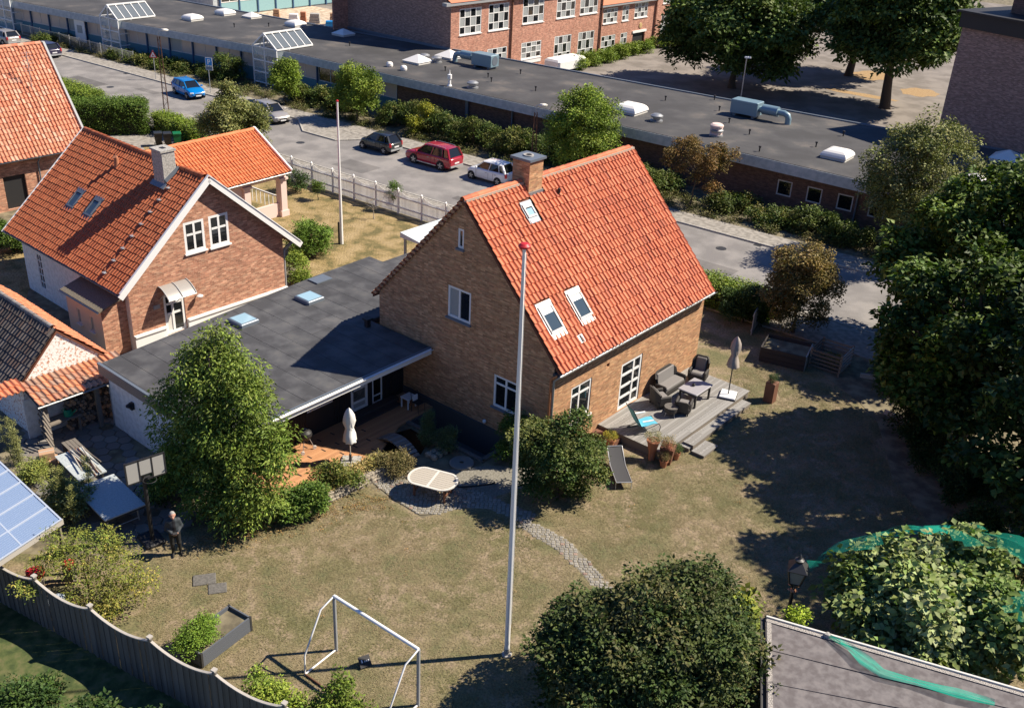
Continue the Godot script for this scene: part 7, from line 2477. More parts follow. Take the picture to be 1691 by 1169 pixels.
	for i in 6:
		for j in 3:
			var a := px * (0.02 + i * 0.98) + pz * (0.02 + j * 1.55)
			var s := MB.new()
			var P := a + Vector3(0, 2.2 + 0.03 * j, 0)
			s.quad(P, P + pz * 1.5, P + pz * 1.5 + px * 0.94, P + px * 0.94)
			for k in 9:
				s.bar(P + px * (0.05 + k * 0.105) + Vector3(0, 0.008, 0), P + px * (0.05 + k * 0.105) + pz * 1.5 + Vector3(0, 0.008, 0), 0.03, 0.018)
			part(s, "sheet", M.poly_sheet, o)
	for i in 7:
		b = MB.new()
		b.bar(px * (i * 0.98) + Vector3(0, 2.22, 0), px * (i * 0.98) + pz * 4.66 + Vector3(0, 2.22, 0), 0.05, 0.05)
		part(b, "rib", M.poly_rib, o)
	for j in 4:
		b = MB.new()
		b.bar(pz * (j * 1.55) + Vector3(0, 2.2, 0), pz * (j * 1.55) + px * 5.9 + Vector3(0, 2.2, 0), 0.06, 0.06)
		part(b, "purlin", M.poly_rib, o)
	b = MB.new()
	b.bar(pz * -0.05 + Vector3(0, 2.12, 0), pz * 4.7 + Vector3(0, 2.12, 0), 0.05, 0.2)
	part(b, "edge_board", M.fence_top, o)
	for e in [px * 0.1 + pz * 0.1, px * 5.8 + pz * 0.1, px * 0.1 + pz * 4.5, px * 5.8 + pz * 4.5]:
		bx("post", e + Vector3(0, 1.08, 0), Vector3(0.1, 2.15, 0.1), M.old_wood, o)
	# bicycle-like clutter under it
	for e in [["red plastic tub under the translucent roof", -14.9, -25.3, M.red, 0.28], ["pale blue bundle lying by the near fence", -13.7, -24.0, M.cloth_blue, 0.3], ["red tub beside the yellow-green bush", -14.1, -25.9, M.red, 0.2]]:
		b = MB.new()
		b.lathe(Vector3.ZERO, [[e[4] * 0.7, 0.0], [e[4], 0.1], [e[4], e[4] * 1.1], [e[4] * 0.8, e[4] * 1.25], [0.0, e[4] * 1.3]], 12, Basis.IDENTITY, 0.12)
		var q := part(b, "garden_tub", e[3], self)
		q.position = Vector3(e[1], 0.6, e[2])
		tag(q, e[0], "tub")
		bx("stand", Vector3(0, -0.3, 0), Vector3(0.3, 0.6, 0.3), M.old_wood, q)
	# compost crates of grey slats and dark raised beds at the far end
	compost(Vector3(15.7, 0.03, -44.6), -0.62, "open compost crate of weathered slats with yellow cuttings inside")
	o = thing("dark_planting_box", "large dark boarded planting box beside the compost crate", "planter", Vector3(13.6, 0.03, -45.1), -0.42)
	for i in 3:
		for sg in [-1.0, 1.0]:
			bx("board", Vector3(0, 0.14 + i * 0.26, sg * 0.85), Vector3(2.2, 0.245, 0.05), M.bed_dark, o)
			bx("end_board", Vector3(sg * 1.1, 0.14 + i * 0.26, 0), Vector3(0.05, 0.245, 1.65), M.fence_top if sg > 0 else M.bed_dark, o)
	bx("soil", Vector3(0, 0.3, 0), Vector3(2.1, 0.6, 1.6), M.soil, o)
	o = thing("fence_panel", "short grey fence panel standing between the hedge and the lawn", "fence", Vector3(12.9, 0, -48.9), 1.17)
	for i in 7:
		bx("board", Vector3(-1.1 + i * 0.36, 0.65, 0), Vector3(0.34, 1.3, 0.04), M.grey_paint, o)
	for y in [0.25, 1.1]:
		bx("rail", Vector3(0, y, -0.04), Vector3(2.5, 0.08, 0.04), M.grey_paint, o)
	# timber edging scraps under the trees
	for e in [[17.6, -43.4, 1.4, -0.25], [17.6, -39.4, 1.8, -0.9], [18.2, -37.0, 1.3, -0.95]]:
		b = MB.new()
		b.bevel(Vector3(0, 0.12, 0), Vector3(e[2], 0.24, 0.08), 0.02)
		var q := part(b, "edging_board", M.fence_top, self)
		q.position = Vector3(e[0], 0.03, e[1])
		q.rotation.y = e[3]
		tag(q, "pale timber edging board in the dark bed under the trees", "board", "edging boards under the trees")
	build_person()

func compost(at: Vector3, turn: float, label: String) -> void:
	var o := thing("compost_crate", label, "compost bin", at, turn)
	for i in 5:
		var y := 0.16 + i * 0.2
		for sg in [-1.0, 1.0]:
			bx("slat", Vector3(0, y, sg * 0.8), Vector3(1.5, 0.11, 0.04), M.old_wood if sg < 0 else M.fence_c, o)
			bx("slat", Vector3(sg * 0.78, y + 0.04, 0), Vector3(0.04, 0.11, 1.6), M.fence_top if sg > 0 else M.fence_b, o)
	for sx in [-0.75, 0.75]:
		for sz in [-0.77, 0.77]:
			bx("post", Vector3(sx, 0.55, sz), Vector3(0.09, 1.1, 0.09), M.old_wood, o)
	foliage(o, "cuttings", "small", [blob(0.1, 0.35, 0.1, 0.6, 0.25, 0.6, 120)], [Color(0.3, 0.22, 0.06), Color(0.12, 0.1, 0.04)], 0.5, 15)

func build_fences() -> void:
	# near board fence with swooping tops
	var o := thing("board_fence", "tall brown board fence with tops swooping between its posts", "fence")
	var P := [Vector3(-20.7, 0, -27.4), Vector3(-18.5, 0, -26.2), Vector3(-16.3, 0, -25.0), Vector3(-14.1, 0, -23.83), Vector3(-11.95, 0, -22.68), Vector3(-9.8, 0, -21.53), Vector3(-7.65, 0, -20.41), Vector3(-5.5, 0, -19.38), Vector3(-3.3, 0, -18.3)]
	var r := RandomNumberGenerator.new()
	r.seed = 17
	for i in P.size() - 1:
		var a: Vector3 = P[i]
		var b: Vector3 = P[i + 1]
		var d := (b - a).normalized()
		var L := a.distance_to(b)
		var bs := Basis(d, Vector3.UP, d.cross(Vector3.UP))
		var n := int(L / 0.118)
		for k in n:
			var t := (k + 0.5) / n
			var h := 1.82 - 0.26 * (1.0 - pow(2.0 * t - 1.0, 2.0))
			bx("board", a.lerp(b, t) + Vector3(0, h / 2, 0) + bs.z * ((k % 2) * 0.022 + r.randf() * 0.006), Vector3(0.125, h, 0.02), [M.fence_a, M.fence_b, M.fence_c][r.randi() % 3], o, bs)
		for k in 10:
			var t0 := k / 10.0
			var t1 := (k + 1) / 10.0
			var cap := MB.new()
			cap.bar(a.lerp(b, t0) + Vector3(0, 1.84 - 0.26 * (1.0 - pow(2.0 * t0 - 1.0, 2.0)), 0), a.lerp(b, t1) + Vector3(0, 1.84 - 0.26 * (1.0 - pow(2.0 * t1 - 1.0, 2.0)), 0), 0.08, 0.035)
			part(cap, "cap_rail", M.fence_top, o)
		for y in [0.4, 1.3]:
			bx("rail", (a + b) / 2 + Vector3(0, y, 0) - bs.z * 0.04, Vector3(L, 0.09, 0.04), M.fence_b, o, bs)
		var ps := MB.new()
		ps.bevel(a + Vector3(0, 0.98, 0), Vector3(0.12, 1.96, 0.12), 0.03, bs)
		part(ps, "post", M.fence_b, o)
		bx("post_cap", a + Vector3(0, 1.98, 0), Vector3(0.14, 0.05, 0.14), M.fence_top, o, bs)
	# white picket fence along the street
	o = thing("picket_fence", "white picket fence with scalloped tops between garden and street", "fence", STREET_AT, STREET_TURN)
	var count := 0
	for i in 12:
		var x0 := -9.4 + i * 2.05
		bx("post", Vector3(x0, 0.82, 19.1), Vector3(0.12, 1.64, 0.12), M.picket_a, o)
		var pc := MB.new()
		pc.lathe(Vector3(x0, 1.64, 19.1), [[0.09, 0.0], [0.09, 0.04], [0.0, 0.14]], 4)
		part(pc, "post_cap", M.white, o)
		for y in [0.45, 1.15]:
			bx("rail", Vector3(x0 + 1.02, y, 19.14), Vector3(1.93, 0.09, 0.05), M.picket_b, o)
		for k in 19:
			var t := (k + 0.5) / 19.0
			var h := 1.55 - 0.3 * (1.0 - pow(2.0 * t - 1.0, 2.0)) + r.randf_range(-0.015, 0.015)
			bx("picket", Vector3(x0 + 0.06 + t * 1.93, 0.08 + h / 2 - 0.04, 19.06), Vector3(0.07, h, 0.025), M.picket_a if r.randf() < 0.6 else M.picket_b, o)
	# low railing fence in front of the school
	o = thing("school_railing", "long grey wire railing on the pavement before the school windows", "fence", STREET_AT, STREET_TURN)
	for i in 12:
		var x := -66.0 + i * 1.9
		bx("post", Vector3(x, 0.75, 4.5), Vector3(0.07, 1.3, 0.07), M.steel, o)
		if i < 11:
			var w := MB.new()
			for k in 15:
				w.box(Vector3(x + 0.12 + k * 0.122, 0.72, 4.5), Vector3(0.014, 1.1, 0.014))
			for y in [0.2, 1.28]:
				w.box(Vector3(x + 0.95, y, 4.5), Vector3(1.9, 0.04, 0.04))
			part(w, "panel", M.steel, o)

# ---------------------------------------------------------------- person
func build_person() -> void:
	var o := thing("person", "person with grey hair in dark jacket and trousers, looking down at their hands", "person", Vector3(-11.16, 0.03, -27.6), 0.45)
	# faces +z; joints with radii, skinned as one surface
	var bones := [
		[Vector3(-0.09, 0.93, 0.0), 0.105, Vector3(-0.11, 0.5, 0.03), 0.07], [Vector3(-0.11, 0.5, 0.03), 0.068, Vector3(-0.12, 0.09, -0.02), 0.045],
		[Vector3(0.09, 0.93, 0.0), 0.105, Vector3(0.11, 0.5, 0.04), 0.07], [Vector3(0.11, 0.5, 0.04), 0.068, Vector3(0.13, 0.09, -0.01), 0.045],
		[Vector3(-0.12, 0.045, -0.04), 0.042, Vector3(-0.14, 0.04, 0.17), 0.036], [Vector3(0.13, 0.045, -0.03), 0.042, Vector3(0.16, 0.04, 0.18), 0.036]]
	var torso := [
		[Vector3(0, 0.96, 0), 0.15, Vector3(0, 1.22, 0.0), 0.14], [Vector3(0, 1.22, 0), 0.145, Vector3(0, 1.4, -0.01), 0.12], [Vector3(-0.06, 1.0, 0), 0.12, Vector3(-0.1, 1.38, -0.01), 0.1], [Vector3(0.06, 1.0, 0), 0.12, Vector3(0.1, 1.38, -0.01), 0.1],
		[Vector3(-0.17, 1.41, -0.01), 0.08, Vector3(-0.25, 1.14, -0.02), 0.062], [Vector3(-0.25, 1.14, -0.02), 0.058, Vector3(-0.1, 1.03, 0.2), 0.042],
		[Vector3(0.17, 1.41, -0.01), 0.08, Vector3(0.25, 1.14, -0.02), 0.062], [Vector3(0.25, 1.14, -0.02), 0.058, Vector3(0.1, 1.03, 0.2), 0.042], [Vector3(0, 1.4, -0.01), 0.09, Vector3(0, 1.48, 0.0), 0.07]]
	var body := skin_field(bones + torso, 0.022, 0.05)
	# one continuous body; the cloth colours are painted on it by region (dye of the clothes)
	for i in body.v.size():
		var p := body.v[i]
		var c := Color(0.03, 0.036, 0.045)
		if p.y < 0.98 and p.z < 0.13:
			c = Color(0.012, 0.012, 0.015)
		if p.y < 0.085:
			c = Color(0.03, 0.025, 0.022)
		if absf(p.x) < 0.055 and p.z > 0.08 and p.y > 1.05:
			c = Color(0.01, 0.01, 0.012)
		body.c[i] = c
	part(body, "body", M.tile, o, true)
	var head := skin_field([[Vector3(0, 1.44, 0.0), 0.05, Vector3(0, 1.54, 0.02), 0.05], [Vector3(0, 1.62, 0.01), 0.09, Vector3(0, 1.66, 0.0), 0.095], [Vector3(0, 1.58, 0.06), 0.055, Vector3(0, 1.55, 0.075), 0.04], [Vector3(0, 1.62, 0.095), 0.014, Vector3(0, 1.59, 0.12), 0.016], [Vector3(-0.09, 1.61, 0.0), 0.018, Vector3(-0.095, 1.64, 0.0), 0.02], [Vector3(0.09, 1.61, 0.0), 0.018, Vector3(0.095, 1.64, 0.0), 0.02]], 0.012, 0.02)
	var hd := part(head, "head", M.skin, o)
	var hair := skin_field([[Vector3(0, 1.69, -0.015), 0.092, Vector3(0, 1.64, -0.04), 0.09], [Vector3(-0.07, 1.66, -0.02), 0.04, Vector3(-0.075, 1.62, -0.02), 0.03], [Vector3(0.07, 1.66, -0.02), 0.04, Vector3(0.075, 1.62, -0.02), 0.03]], 0.014, 0.02)
	part(hair, "hair", M.hair, hd)
	var eyes := MB.new()
	for sg in [-1.0, 1.0]:
		eyes.lathe(Vector3(sg * 0.033, 1.635, 0.093), [[0.0, -0.008], [0.009, 0.0], [0.0, 0.008]], 6)
	eyes.box(Vector3(0, 1.562, 0.112), Vector3(0.045, 0.007, 0.012))
	part(eyes, "features", M.brown_wood, hd)
	for sg in [-1.0, 1.0]:
		var hb := [[Vector3(sg * 0.1, 1.03, 0.2), 0.03, Vector3(sg * 0.055, 1.025, 0.255), 0.034]]
		for k in 4:
			var a := 1.045 - k * 0.019
			hb.append([Vector3(sg * 0.05, a, 0.265), 0.011, Vector3(sg * 0.012, a + 0.004, 0.3 - k * 0.003), 0.01])
			hb.append([Vector3(sg * 0.012, a + 0.004, 0.3 - k * 0.003), 0.01, Vector3(-sg * 0.006, a + 0.008, 0.275), 0.009])
		hb.append([Vector3(sg * 0.06, 1.055, 0.24), 0.012, Vector3(sg * 0.03, 1.075, 0.275), 0.01])
		part(skin_field(hb, 0.008, 0.008), "hand", M.skin, o)
	var ph := MB.new()
	ph.bevel(Vector3.ZERO, Vector3(0.17, 0.035, 0.1), 0.01, Basis(Vector3.RIGHT, 0.5))
	var rc := part(ph, "remote_control", M.black, self)
	rc.position = Vector3(-11.16, 0.03, -27.6) + Basis(Vector3.UP, 0.45) * Vector3(0, 1.07, 0.285)
	rc.rotation.y = 0.45
	tag(rc, "small dark handset held in both hands by the standing person", "handset")

# surface nets round tapered capsules joined smoothly
func skin_field(bones: Array, cell: float, blend: float) -> MB:
	var lo := Vector3(1e9, 1e9, 1e9)
	var hi := -lo
	for b in bones:
		for k in [0, 2]:
			lo = lo.min(b[k] - Vector3.ONE * (b[k + 1] + blend))
			hi = hi.max(b[k] + Vector3.ONE * (b[k + 1] + blend))
	var N := Vector3i(((hi - lo) / cell).ceil()) + Vector3i(2, 2, 2)
	var f := PackedFloat32Array()
	f.resize(N.x * N.y * N.z)
	f.fill(1.0)
	for b in bones:
		var a: Vector3 = b[0]
		var d: Vector3 = b[2] - a
		var dd := d.length_squared()
		var R: float = maxf(b[1], b[3]) + blend + cell * 2.0
		var l := Vector3i(((a.min(b[2]) - Vector3.ONE * R - lo) / cell).floor()).clamp(Vector3i.ZERO, N - Vector3i.ONE)
		var h := Vector3i(((a.max(b[2]) + Vector3.ONE * R - lo) / cell).ceil()).clamp(Vector3i.ZERO, N - Vector3i.ONE)
		for z in range(l.z, h.z + 1):
			for y in range(l.y, h.y + 1):
				for x in range(l.x, h.x + 1):
					var p := lo + Vector3(x, y, z) * cell
					var t := clampf((p - a).dot(d) / dd, 0.0, 1.0)
					var s: float = (p - a - d * t).length() - lerpf(b[1], b[3], t)
					var i := x + N.x * (y + N.y * z)
					var e := maxf(blend - absf(f[i] - s), 0.0) / blend
					f[i] = minf(f[i], s) - e * e * blend * 0.25
	var vid := {}
	var pts := []
	var nrm := []
	for z in N.z - 1:
		for y in N.y - 1:
			for x in N.x - 1:
				var i := x + N.x * (y + N.y * z)
				var c := [f[i], f[i + 1], f[i + N.x], f[i + N.x + 1], f[i + N.x * N.y], f[i + N.x * N.y + 1], f[i + N.x * N.y + N.x], f[i + N.x * N.y + N.x + 1]]
				var neg := 0
				for k in 8:
					if c[k] < 0.0:
						neg += 1
				if neg == 0 or neg == 8:
					continue
				var acc := Vector3.ZERO
				var m := 0
				for e in [[0, 1], [2, 3], [4, 5], [6, 7], [0, 2], [1, 3], [4, 6], [5, 7], [0, 4], [1, 5], [2, 6], [3, 7]]:
					var A: float = c[e[0]]
					var B: float = c[e[1]]
					if (A < 0.0) != (B < 0.0):
						var t := A / (A - B)
						var pa := Vector3(e[0] & 1, (e[0] >> 1) & 1, e[0] >> 2)
						var pb := Vector3(e[1] & 1, (e[1] >> 1) & 1, e[1] >> 2)
						acc += pa.lerp(pb, t)
						m += 1
				vid[Vector3i(x, y, z)] = pts.size()
				pts.append(lo + (Vector3(x, y, z) + acc / m) * cell)
				nrm.append(Vector3(c[1] + c[3] + c[5] + c[7] - c[0] - c[2] - c[4] - c[6], c[2] + c[3] + c[6] + c[7] - c[0] - c[1] - c[4] - c[5], c[4] + c[5] + c[6] + c[7] - c[0] - c[1] - c[2] - c[3]).normalized())
	var out := MB.new()
	var ax := [Vector3i(1, 0, 0), Vector3i(0, 1, 0), Vector3i(0, 0, 1)]
	for q in vid.keys():
		for k in 3:
			var i: int = q.x + N.x * (q.y + N.y * q.z)
			var st_ := [1, N.x, N.x * N.y]
			var A := f[i]
			var B := f[i + st_[k]]
			if (A < 0.0) == (B < 0.0):
				continue
			var u: Vector3i = ax[(k + 1) % 3]
			var w: Vector3i = ax[(k + 2) % 3]
			var ids := [q - u - w, q - w, q, q - u]
			var ok := true
			for e in ids:
				if not vid.has(e):
					ok = false
			if not ok:
				continue
			var n := []
			for e in ids:
				n.append(vid[e])
			if A > 0.0:
				n.reverse()
			out.trin(pts[n[0]], pts[n[1]], pts[n[2]], nrm[n[0]], nrm[n[1]], nrm[n[2]])
			out.trin(pts[n[0]], pts[n[2]], pts[n[3]], nrm[n[0]], nrm[n[2]], nrm[n[3]])
	return out

# ---------------------------------------------------------------- planting
func hedge(label: String, a: Vector3, b: Vector3, w: float, h: float, tones: Array, seed_: int, group := "clipped hedges") -> void:
	var o := thing("hedge", label, "hedge", Vector3.ZERO, 0.0, group)
	var r := RandomNumberGenerator.new()
	r.seed = seed_
	var d := b - a
	var L := d.length()
	d /= L
	var s := d.cross(Vector3.UP).normalized()
	var core := MB.new()
	core.bevel((a + b) / 2 + Vector3(0, h / 2 - 0.06, 0), Vector3(L - 0.24, h - 0.2, w - 0.26), 0.1, Basis(d, Vector3.UP, s))
	part(core, "branches", M.hedge_core, o)
	var where := []
	var n := int((L * h * 2 + L * w + w * h * 2) * 15)
	for i in n:
		var q := r.randf() * (h * 2 + w)
		var p := a + d * r.randf() * L
		if q < w:
			p += s * (q - w / 2) + Vector3(0, h + r.randfn() * 0.05, 0)
		elif q < w + h:
			p += s * (w / 2 + r.randfn() * 0.04) + Vector3(0, q - w, 0)
		else:
			p += s * (-w / 2 + r.randfn() * 0.04) + Vector3(0, q - w - h, 0)
		if r.randf() < 0.16:
			p = (a if r.randf() < 0.5 else b) + s * r.randf_range(-w / 2, w / 2) + Vector3(0, r.randf() * h, 0)
		where.append(Transform3D(turned(r, r.randf_range(0.95, 1.4)), p))
	leaf_mesh("leaves", "small", where, tones, o, r)

func stalks(called: String, label: String, at: Vector3, n: int, h: float, spread: float, tones: Array, seed_: int, group := "") -> void:
	var o := thing(called, label, "plant", at, 0.0, group)
	var r := RandomNumberGenerator.new()
	r.seed = seed_
	var blobs := []
	for i in n:
		var p := Vector3(r.randfn() * spread, 0, r.randfn() * spread)
		var hh := h * r.randf_range(0.7, 1.15)
		var top := p + Vector3(r.randfn() * 0.12, hh, r.randfn() * 0.12)
		var b := MB.new()
		b.tube([p, p.lerp(top, 0.5) + Vector3(r.randfn() * 0.03, 0, r.randfn() * 0.03), top], [0.02, 0.015, 0.006], 5)
		part(b, "stem", M.stem, o)
		for k in 5:
			blobs.append([p.lerp(top, 0.15 + k * 0.19), Vector3(0.16 - k * 0.02, 0.14, 0.16 - k * 0.02), 6])
	foliage(o, "leaves", "small", blobs, tones, 0.42, seed_ + 1)

func build_plants() -> void:
	clump("leafy", 11, 46, 0.15, 0.085, 0.36, 0.25)
	clump("litter", 17, 5, 0.09, 0.06, 0.2, 0.0)
	var lv: PackedVector3Array = clumps["litter"][0]
	for i in lv.size():
		lv[i].y *= 0.08
	clumps["litter"][0] = lv
	clump("ash", 12, 60, 0.15, 0.052, 0.42, 0.5)
	clump("small", 13, 40, 0.1, 0.058, 0.27, 0.1)
	clump("big", 14, 36, 0.27, 0.2, 0.5, 0.35)
	clump("sparse", 15, 26, 0.12, 0.07, 0.36, 0.2)
	clump("coarse", 16, 36, 0.42, 0.28, 0.85, 0.2)
	var G_ASH := [Color(0.15, 0.215, 0.04), Color(0.19, 0.25, 0.05), Color(0.11, 0.17, 0.034), Color(0.22, 0.27, 0.07)]
	var G_MID := [Color(0.109, 0.181, 0.0362), Color(0.0798, 0.145, 0.029), Color(0.145, 0.217, 0.0435)]
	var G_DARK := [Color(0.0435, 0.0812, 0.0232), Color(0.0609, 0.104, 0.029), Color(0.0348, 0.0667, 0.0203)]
	var G_LILAC := [Color(0.07, 0.11, 0.032), Color(0.09, 0.125, 0.04), Color(0.11, 0.112, 0.045), Color(0.055, 0.09, 0.028)]
	var G_YEL := [Color(0.275, 0.29, 0.0653), Color(0.203, 0.246, 0.0508), Color(0.348, 0.312, 0.087), Color(0.145, 0.203, 0.0435)]
	var G_OLIVE := [Color(0.217, 0.196, 0.0653), Color(0.275, 0.225, 0.0798), Color(0.16, 0.16, 0.0508)]
	var G_RUST := [Color(0.2, 0.12, 0.045), Color(0.24, 0.14, 0.05), Color(0.15, 0.13, 0.045)]
	var G_SCRUB := [Color(0.085, 0.125, 0.03), Color(0.12, 0.16, 0.036), Color(0.06, 0.1, 0.025), Color(0.15, 0.15, 0.045)]
	var G_LIGHT := [Color(0.189, 0.275, 0.0435), Color(0.246, 0.319, 0.0508), Color(0.131, 0.203, 0.0362)]
	var G_SILVER := [Color(0.217, 0.246, 0.087), Color(0.275, 0.283, 0.116), Color(0.16, 0.189, 0.058)]
	# the ash against the extension
	tree("ash_tree", "bright green narrow-leaved tree leaning over the felt roof and white wall", "tree", Vector3(-9.9, 0, -29.9), "ash", [
		blob(0.3, 0.9, 0.6, 1.0, 0.8, 0.9, 60), blob(1.1, 1.2, 0.9, 0.9, 0.8, 0.8, 50), blob(-0.6, 1.2, 0.5, 0.9, 0.7, 0.8, 44), blob(0.0, 2.3, 0.0, 1.2, 0.9, 1.1, 80), blob(1.2, 2.4, 0.5, 1.0, 0.8, 0.9, 56), blob(-1.1, 2.4, -0.1, 0.95, 0.7, 0.9, 50), blob(0.2, 3.5, 0.4, 1.1, 0.8, 0.9, 60), blob(1.3, 3.5, 0.0, 0.95, 0.75, 0.9, 50), blob(-0.9, 3.7, -0.3, 1.05, 0.8, 0.9, 56), blob(0.2, 4.6, -0.5, 1.2, 0.8, 1.1, 66), blob(1.0, 4.8, 0.0, 0.85, 0.65, 0.8, 40), blob(-1.2, 4.9, -0.5, 0.8, 0.6, 0.8, 40), blob(-0.3, 5.7, -0.5, 0.95, 0.7, 0.9, 46), blob(0.6, 5.7, -0.3, 0.75, 0.6, 0.75, 32), blob(-0.9, 6.0, -0.7, 0.55, 0.45, 0.55, 20), blob(-0.3, 6.6, -0.7, 0.6, 0.5, 0.6, 26), blob(-2.0, 1.9, -0.3, 0.8, 0.5, 0.7, 30), blob(-2.6, 1.4, 0.0, 0.6, 0.4, 0.6, 18), blob(-1.9, 4.4, -0.4, 0.55, 0.4, 0.5, 16), blob(-1.9, 3.2, -0.2, 0.6, 0.45, 0.6, 20), blob(1.9, 2.9, 0.6, 0.5, 0.4, 0.5, 14)], G_ASH, 1.08, 0.17, 1.6, 101)
	tree("wall_shrub", "dense green shrub at the stone edge beside the terrace", "shrub", hp(-8.9, 0, -4.6), "leafy", [blob(0, 0.6, 0, 0.8, 0.55, 0.6, 60), blob(-0.7, 0.6, 0.3, 0.7, 0.55, 0.6, 44), blob(0.3, 0.9, 0.0, 0.45, 0.4, 0.4, 24)], G_MID, 0.8, 0.05, 0.3, 102)
	tree("terrace_shrub", "loose green shrub growing from the bed above the stone edging", "shrub", hp(-6.9, 0.25, -5.0), "leafy", [blob(0, 0.5, 0.2, 0.42, 0.45, 0.35, 26), blob(0.5, 0.2, 0.1, 0.4, 0.25, 0.3, 14), blob(-0.5, 0.45, 0.2, 0.4, 0.4, 0.35, 20)], [Color(0.131, 0.189, 0.0435), Color(0.203, 0.217, 0.058)], 0.7, 0.035, 0.2, 103)
	var gr := thing("ground_cover", "tangled dry herbs covering the bed above the stone wall", "plants", Vector3.ZERO)
	gr.set_meta("kind", "stuff")
	var gb := []
	for i in 16:
		var p := hp(-9.0 + i * 0.27, 0.38, -5.05 + 0.12 * sin(i * 2.1))
		gb.append([p, Vector3(0.3, 0.12, 0.35), 16])
	foliage(gr, "herbs", "small", gb, [Color(0.29, 0.261, 0.087), Color(0.189, 0.203, 0.058), Color(0.377, 0.29, 0.131)], 0.7, 104)
	var lf := thing("leaf_litter", "fallen brown leaves scattered along the stone edging and under the ash", "leaves", Vector3.ZERO)
	lf.set_meta("kind", "stuff")
	var lr := RandomNumberGenerator.new()
	lr.seed = 6
	var lw := []
	for i in 420:
		var t := lr.randf()
		var p := Vector3(-10.6, 0.045, -28.4).lerp(Vector3(-4.6, 0.045, -31.6), t) + Vector3(lr.randfn() * 0.35, 0, lr.randfn() * 0.4 + 0.15)
		if i % 6 == 0:
			p = Vector3(lr.randf_range(-9, 12), 0.045, lr.randf_range(-36, -21))
		lw.append(Transform3D(turned(lr, lr.randf_range(0.5, 1.0), 0.15), p))
	leaf_mesh("litter", "litter", lw, [Color(0.3, 0.17, 0.07), Color(0.22, 0.14, 0.07), Color(0.36, 0.24, 0.09)], lf, lr)
	# bush against the villa corner
	tree("corner_bush", "large rounded dark green bush at the corner of the brick villa", "bush", Vector3(2.0, 0, -32.2), "leafy", lobes(Vector3(0, 1.75, 0), Vector3(1.6, 1.75, 1.5), 12, 0.75, 62, 105), [Color(0.0725, 0.119, 0.029), Color(0.102, 0.145, 0.0377), Color(0.145, 0.167, 0.0522), Color(0.0522, 0.0928, 0.0261)], 0.78, 0.09, 0.7, 106)
	tree("well_shrub", "tall-stemmed green shrub beside the basement well", "shrub", hp(-0.6, 0, -1.6), "leafy", [blob(0, 1.3, 0, 0.6, 0.7, 0.6, 50), blob(0.4, 0.7, 0.3, 0.5, 0.5, 0.5, 30), blob(-0.3, 0.5, 0.3, 0.4, 0.4, 0.4, 20)], G_MID, 0.7, 0.035, 0.4, 107)
	# the big lilac
	tree("lilac_bush", "huge dark lilac bush with brownish seed heads beside the shed roof", "bush", Vector3(4.25, 0, -21.9), "leafy", lobes(Vector3(0, 1.9, 0), Vector3(3.0, 2.1, 2.6), 30, 0.9, 58, 108) + [blob(1.6, 3.3, -1.0, 1.0, 0.8, 1.0, 70), blob(0.6, 3.5, -0.8, 1.0, 0.7, 1.0, 70), blob(-2.3, 2.2, 0.2, 0.9, 0.9, 0.9, 60)], G_LILAC, 0.95, 0.12, 0.8, 109)
	tree("yellow_green_shrub", "yellow-green shrub squeezed between lilac and shed", "shrub", Vector3(7.3, 0, -23.6), "big", [blob(0, 1.2, 0, 0.7, 0.9, 0.7, 34), blob(0.1, 1.9, -0.3, 0.5, 0.5, 0.5, 20)], [Color(0.29, 0.319, 0.0435), Color(0.16, 0.217, 0.0435)], 0.7, 0.04, 0.5, 110)
	tree("lime_seedling", "small lime-green seedling at the edge of the shed roof", "plant", Vector3(9.15, 0, -24.0), "leafy", [blob(0, 1.7, 0, 0.35, 0.3, 0.3, 22), blob(0, 0.9, 0, 0.3, 0.4, 0.3, 14)], [Color(0.319, 0.435, 0.0435)], 0.55, 0.02, 0.6, 111)
	# fig under its green net
	var fig := tree("fig_tree", "big-leaved pale green fig tree draped with a green net", "tree", Vector3(13.7, 0, -24.3), "big", lobes(Vector3(0, 1.9, 0), Vector3(3.0, 1.7, 2.6), 18, 0.95, 40, 112) + [blob(-2.2, 2.2, -1.0, 0.9, 0.8, 0.9, 40), blob(1.0, 3.1, -1.4, 1.1, 0.8, 1.0, 44)], [Color(0.174, 0.261, 0.0725), Color(0.246, 0.319, 0.116), Color(0.116, 0.189, 0.0508), Color(0.29, 0.348, 0.16)], 0.85, 0.13, 0.8, 113)
	build_net()
	# trees of the right-hand border
	tree("maple_tree", "tall maple with sunlit green top over the dark border bed", "tree", Vector3(19.4, 0, -37.4), "big", lobes(Vector3(0.2, 4.7, -0.2), Vector3(4.2, 4.1, 3.4), 38, 1.0, 30, 114), [Color(0.075, 0.13, 0.026), Color(0.11, 0.17, 0.03), Color(0.055, 0.1, 0.022)], 0.95, 0.26, 2.0, 115)
	tree("maple_tree", "broad maple with a sunlit crown standing at the street behind the compost crate", "tree", Vector3(24.0, 0, -46.6), "big", lobes(Vector3(0, 5.2, 0), Vector3(5.6, 4.4, 4.0), 48, 1.15, 44, 116), [Color(0.1, 0.16, 0.03), Color(0.14, 0.2, 0.036), Color(0.07, 0.12, 0.024)], 0.95, 0.22, 2.0, 117)
	tree("shade_tree", "tall dark tree shading the lawn from the border bed", "tree", Vector3(21.4, 0, -33.8), "big", lobes(Vector3(0, 5.8, 0), Vector3(4.8, 5.0, 3.3), 34, 0.95, 17, 118), [Color(0.045, 0.08, 0.022), Color(0.06, 0.1, 0.026)], 0.95, 0.28, 2.0, 119)
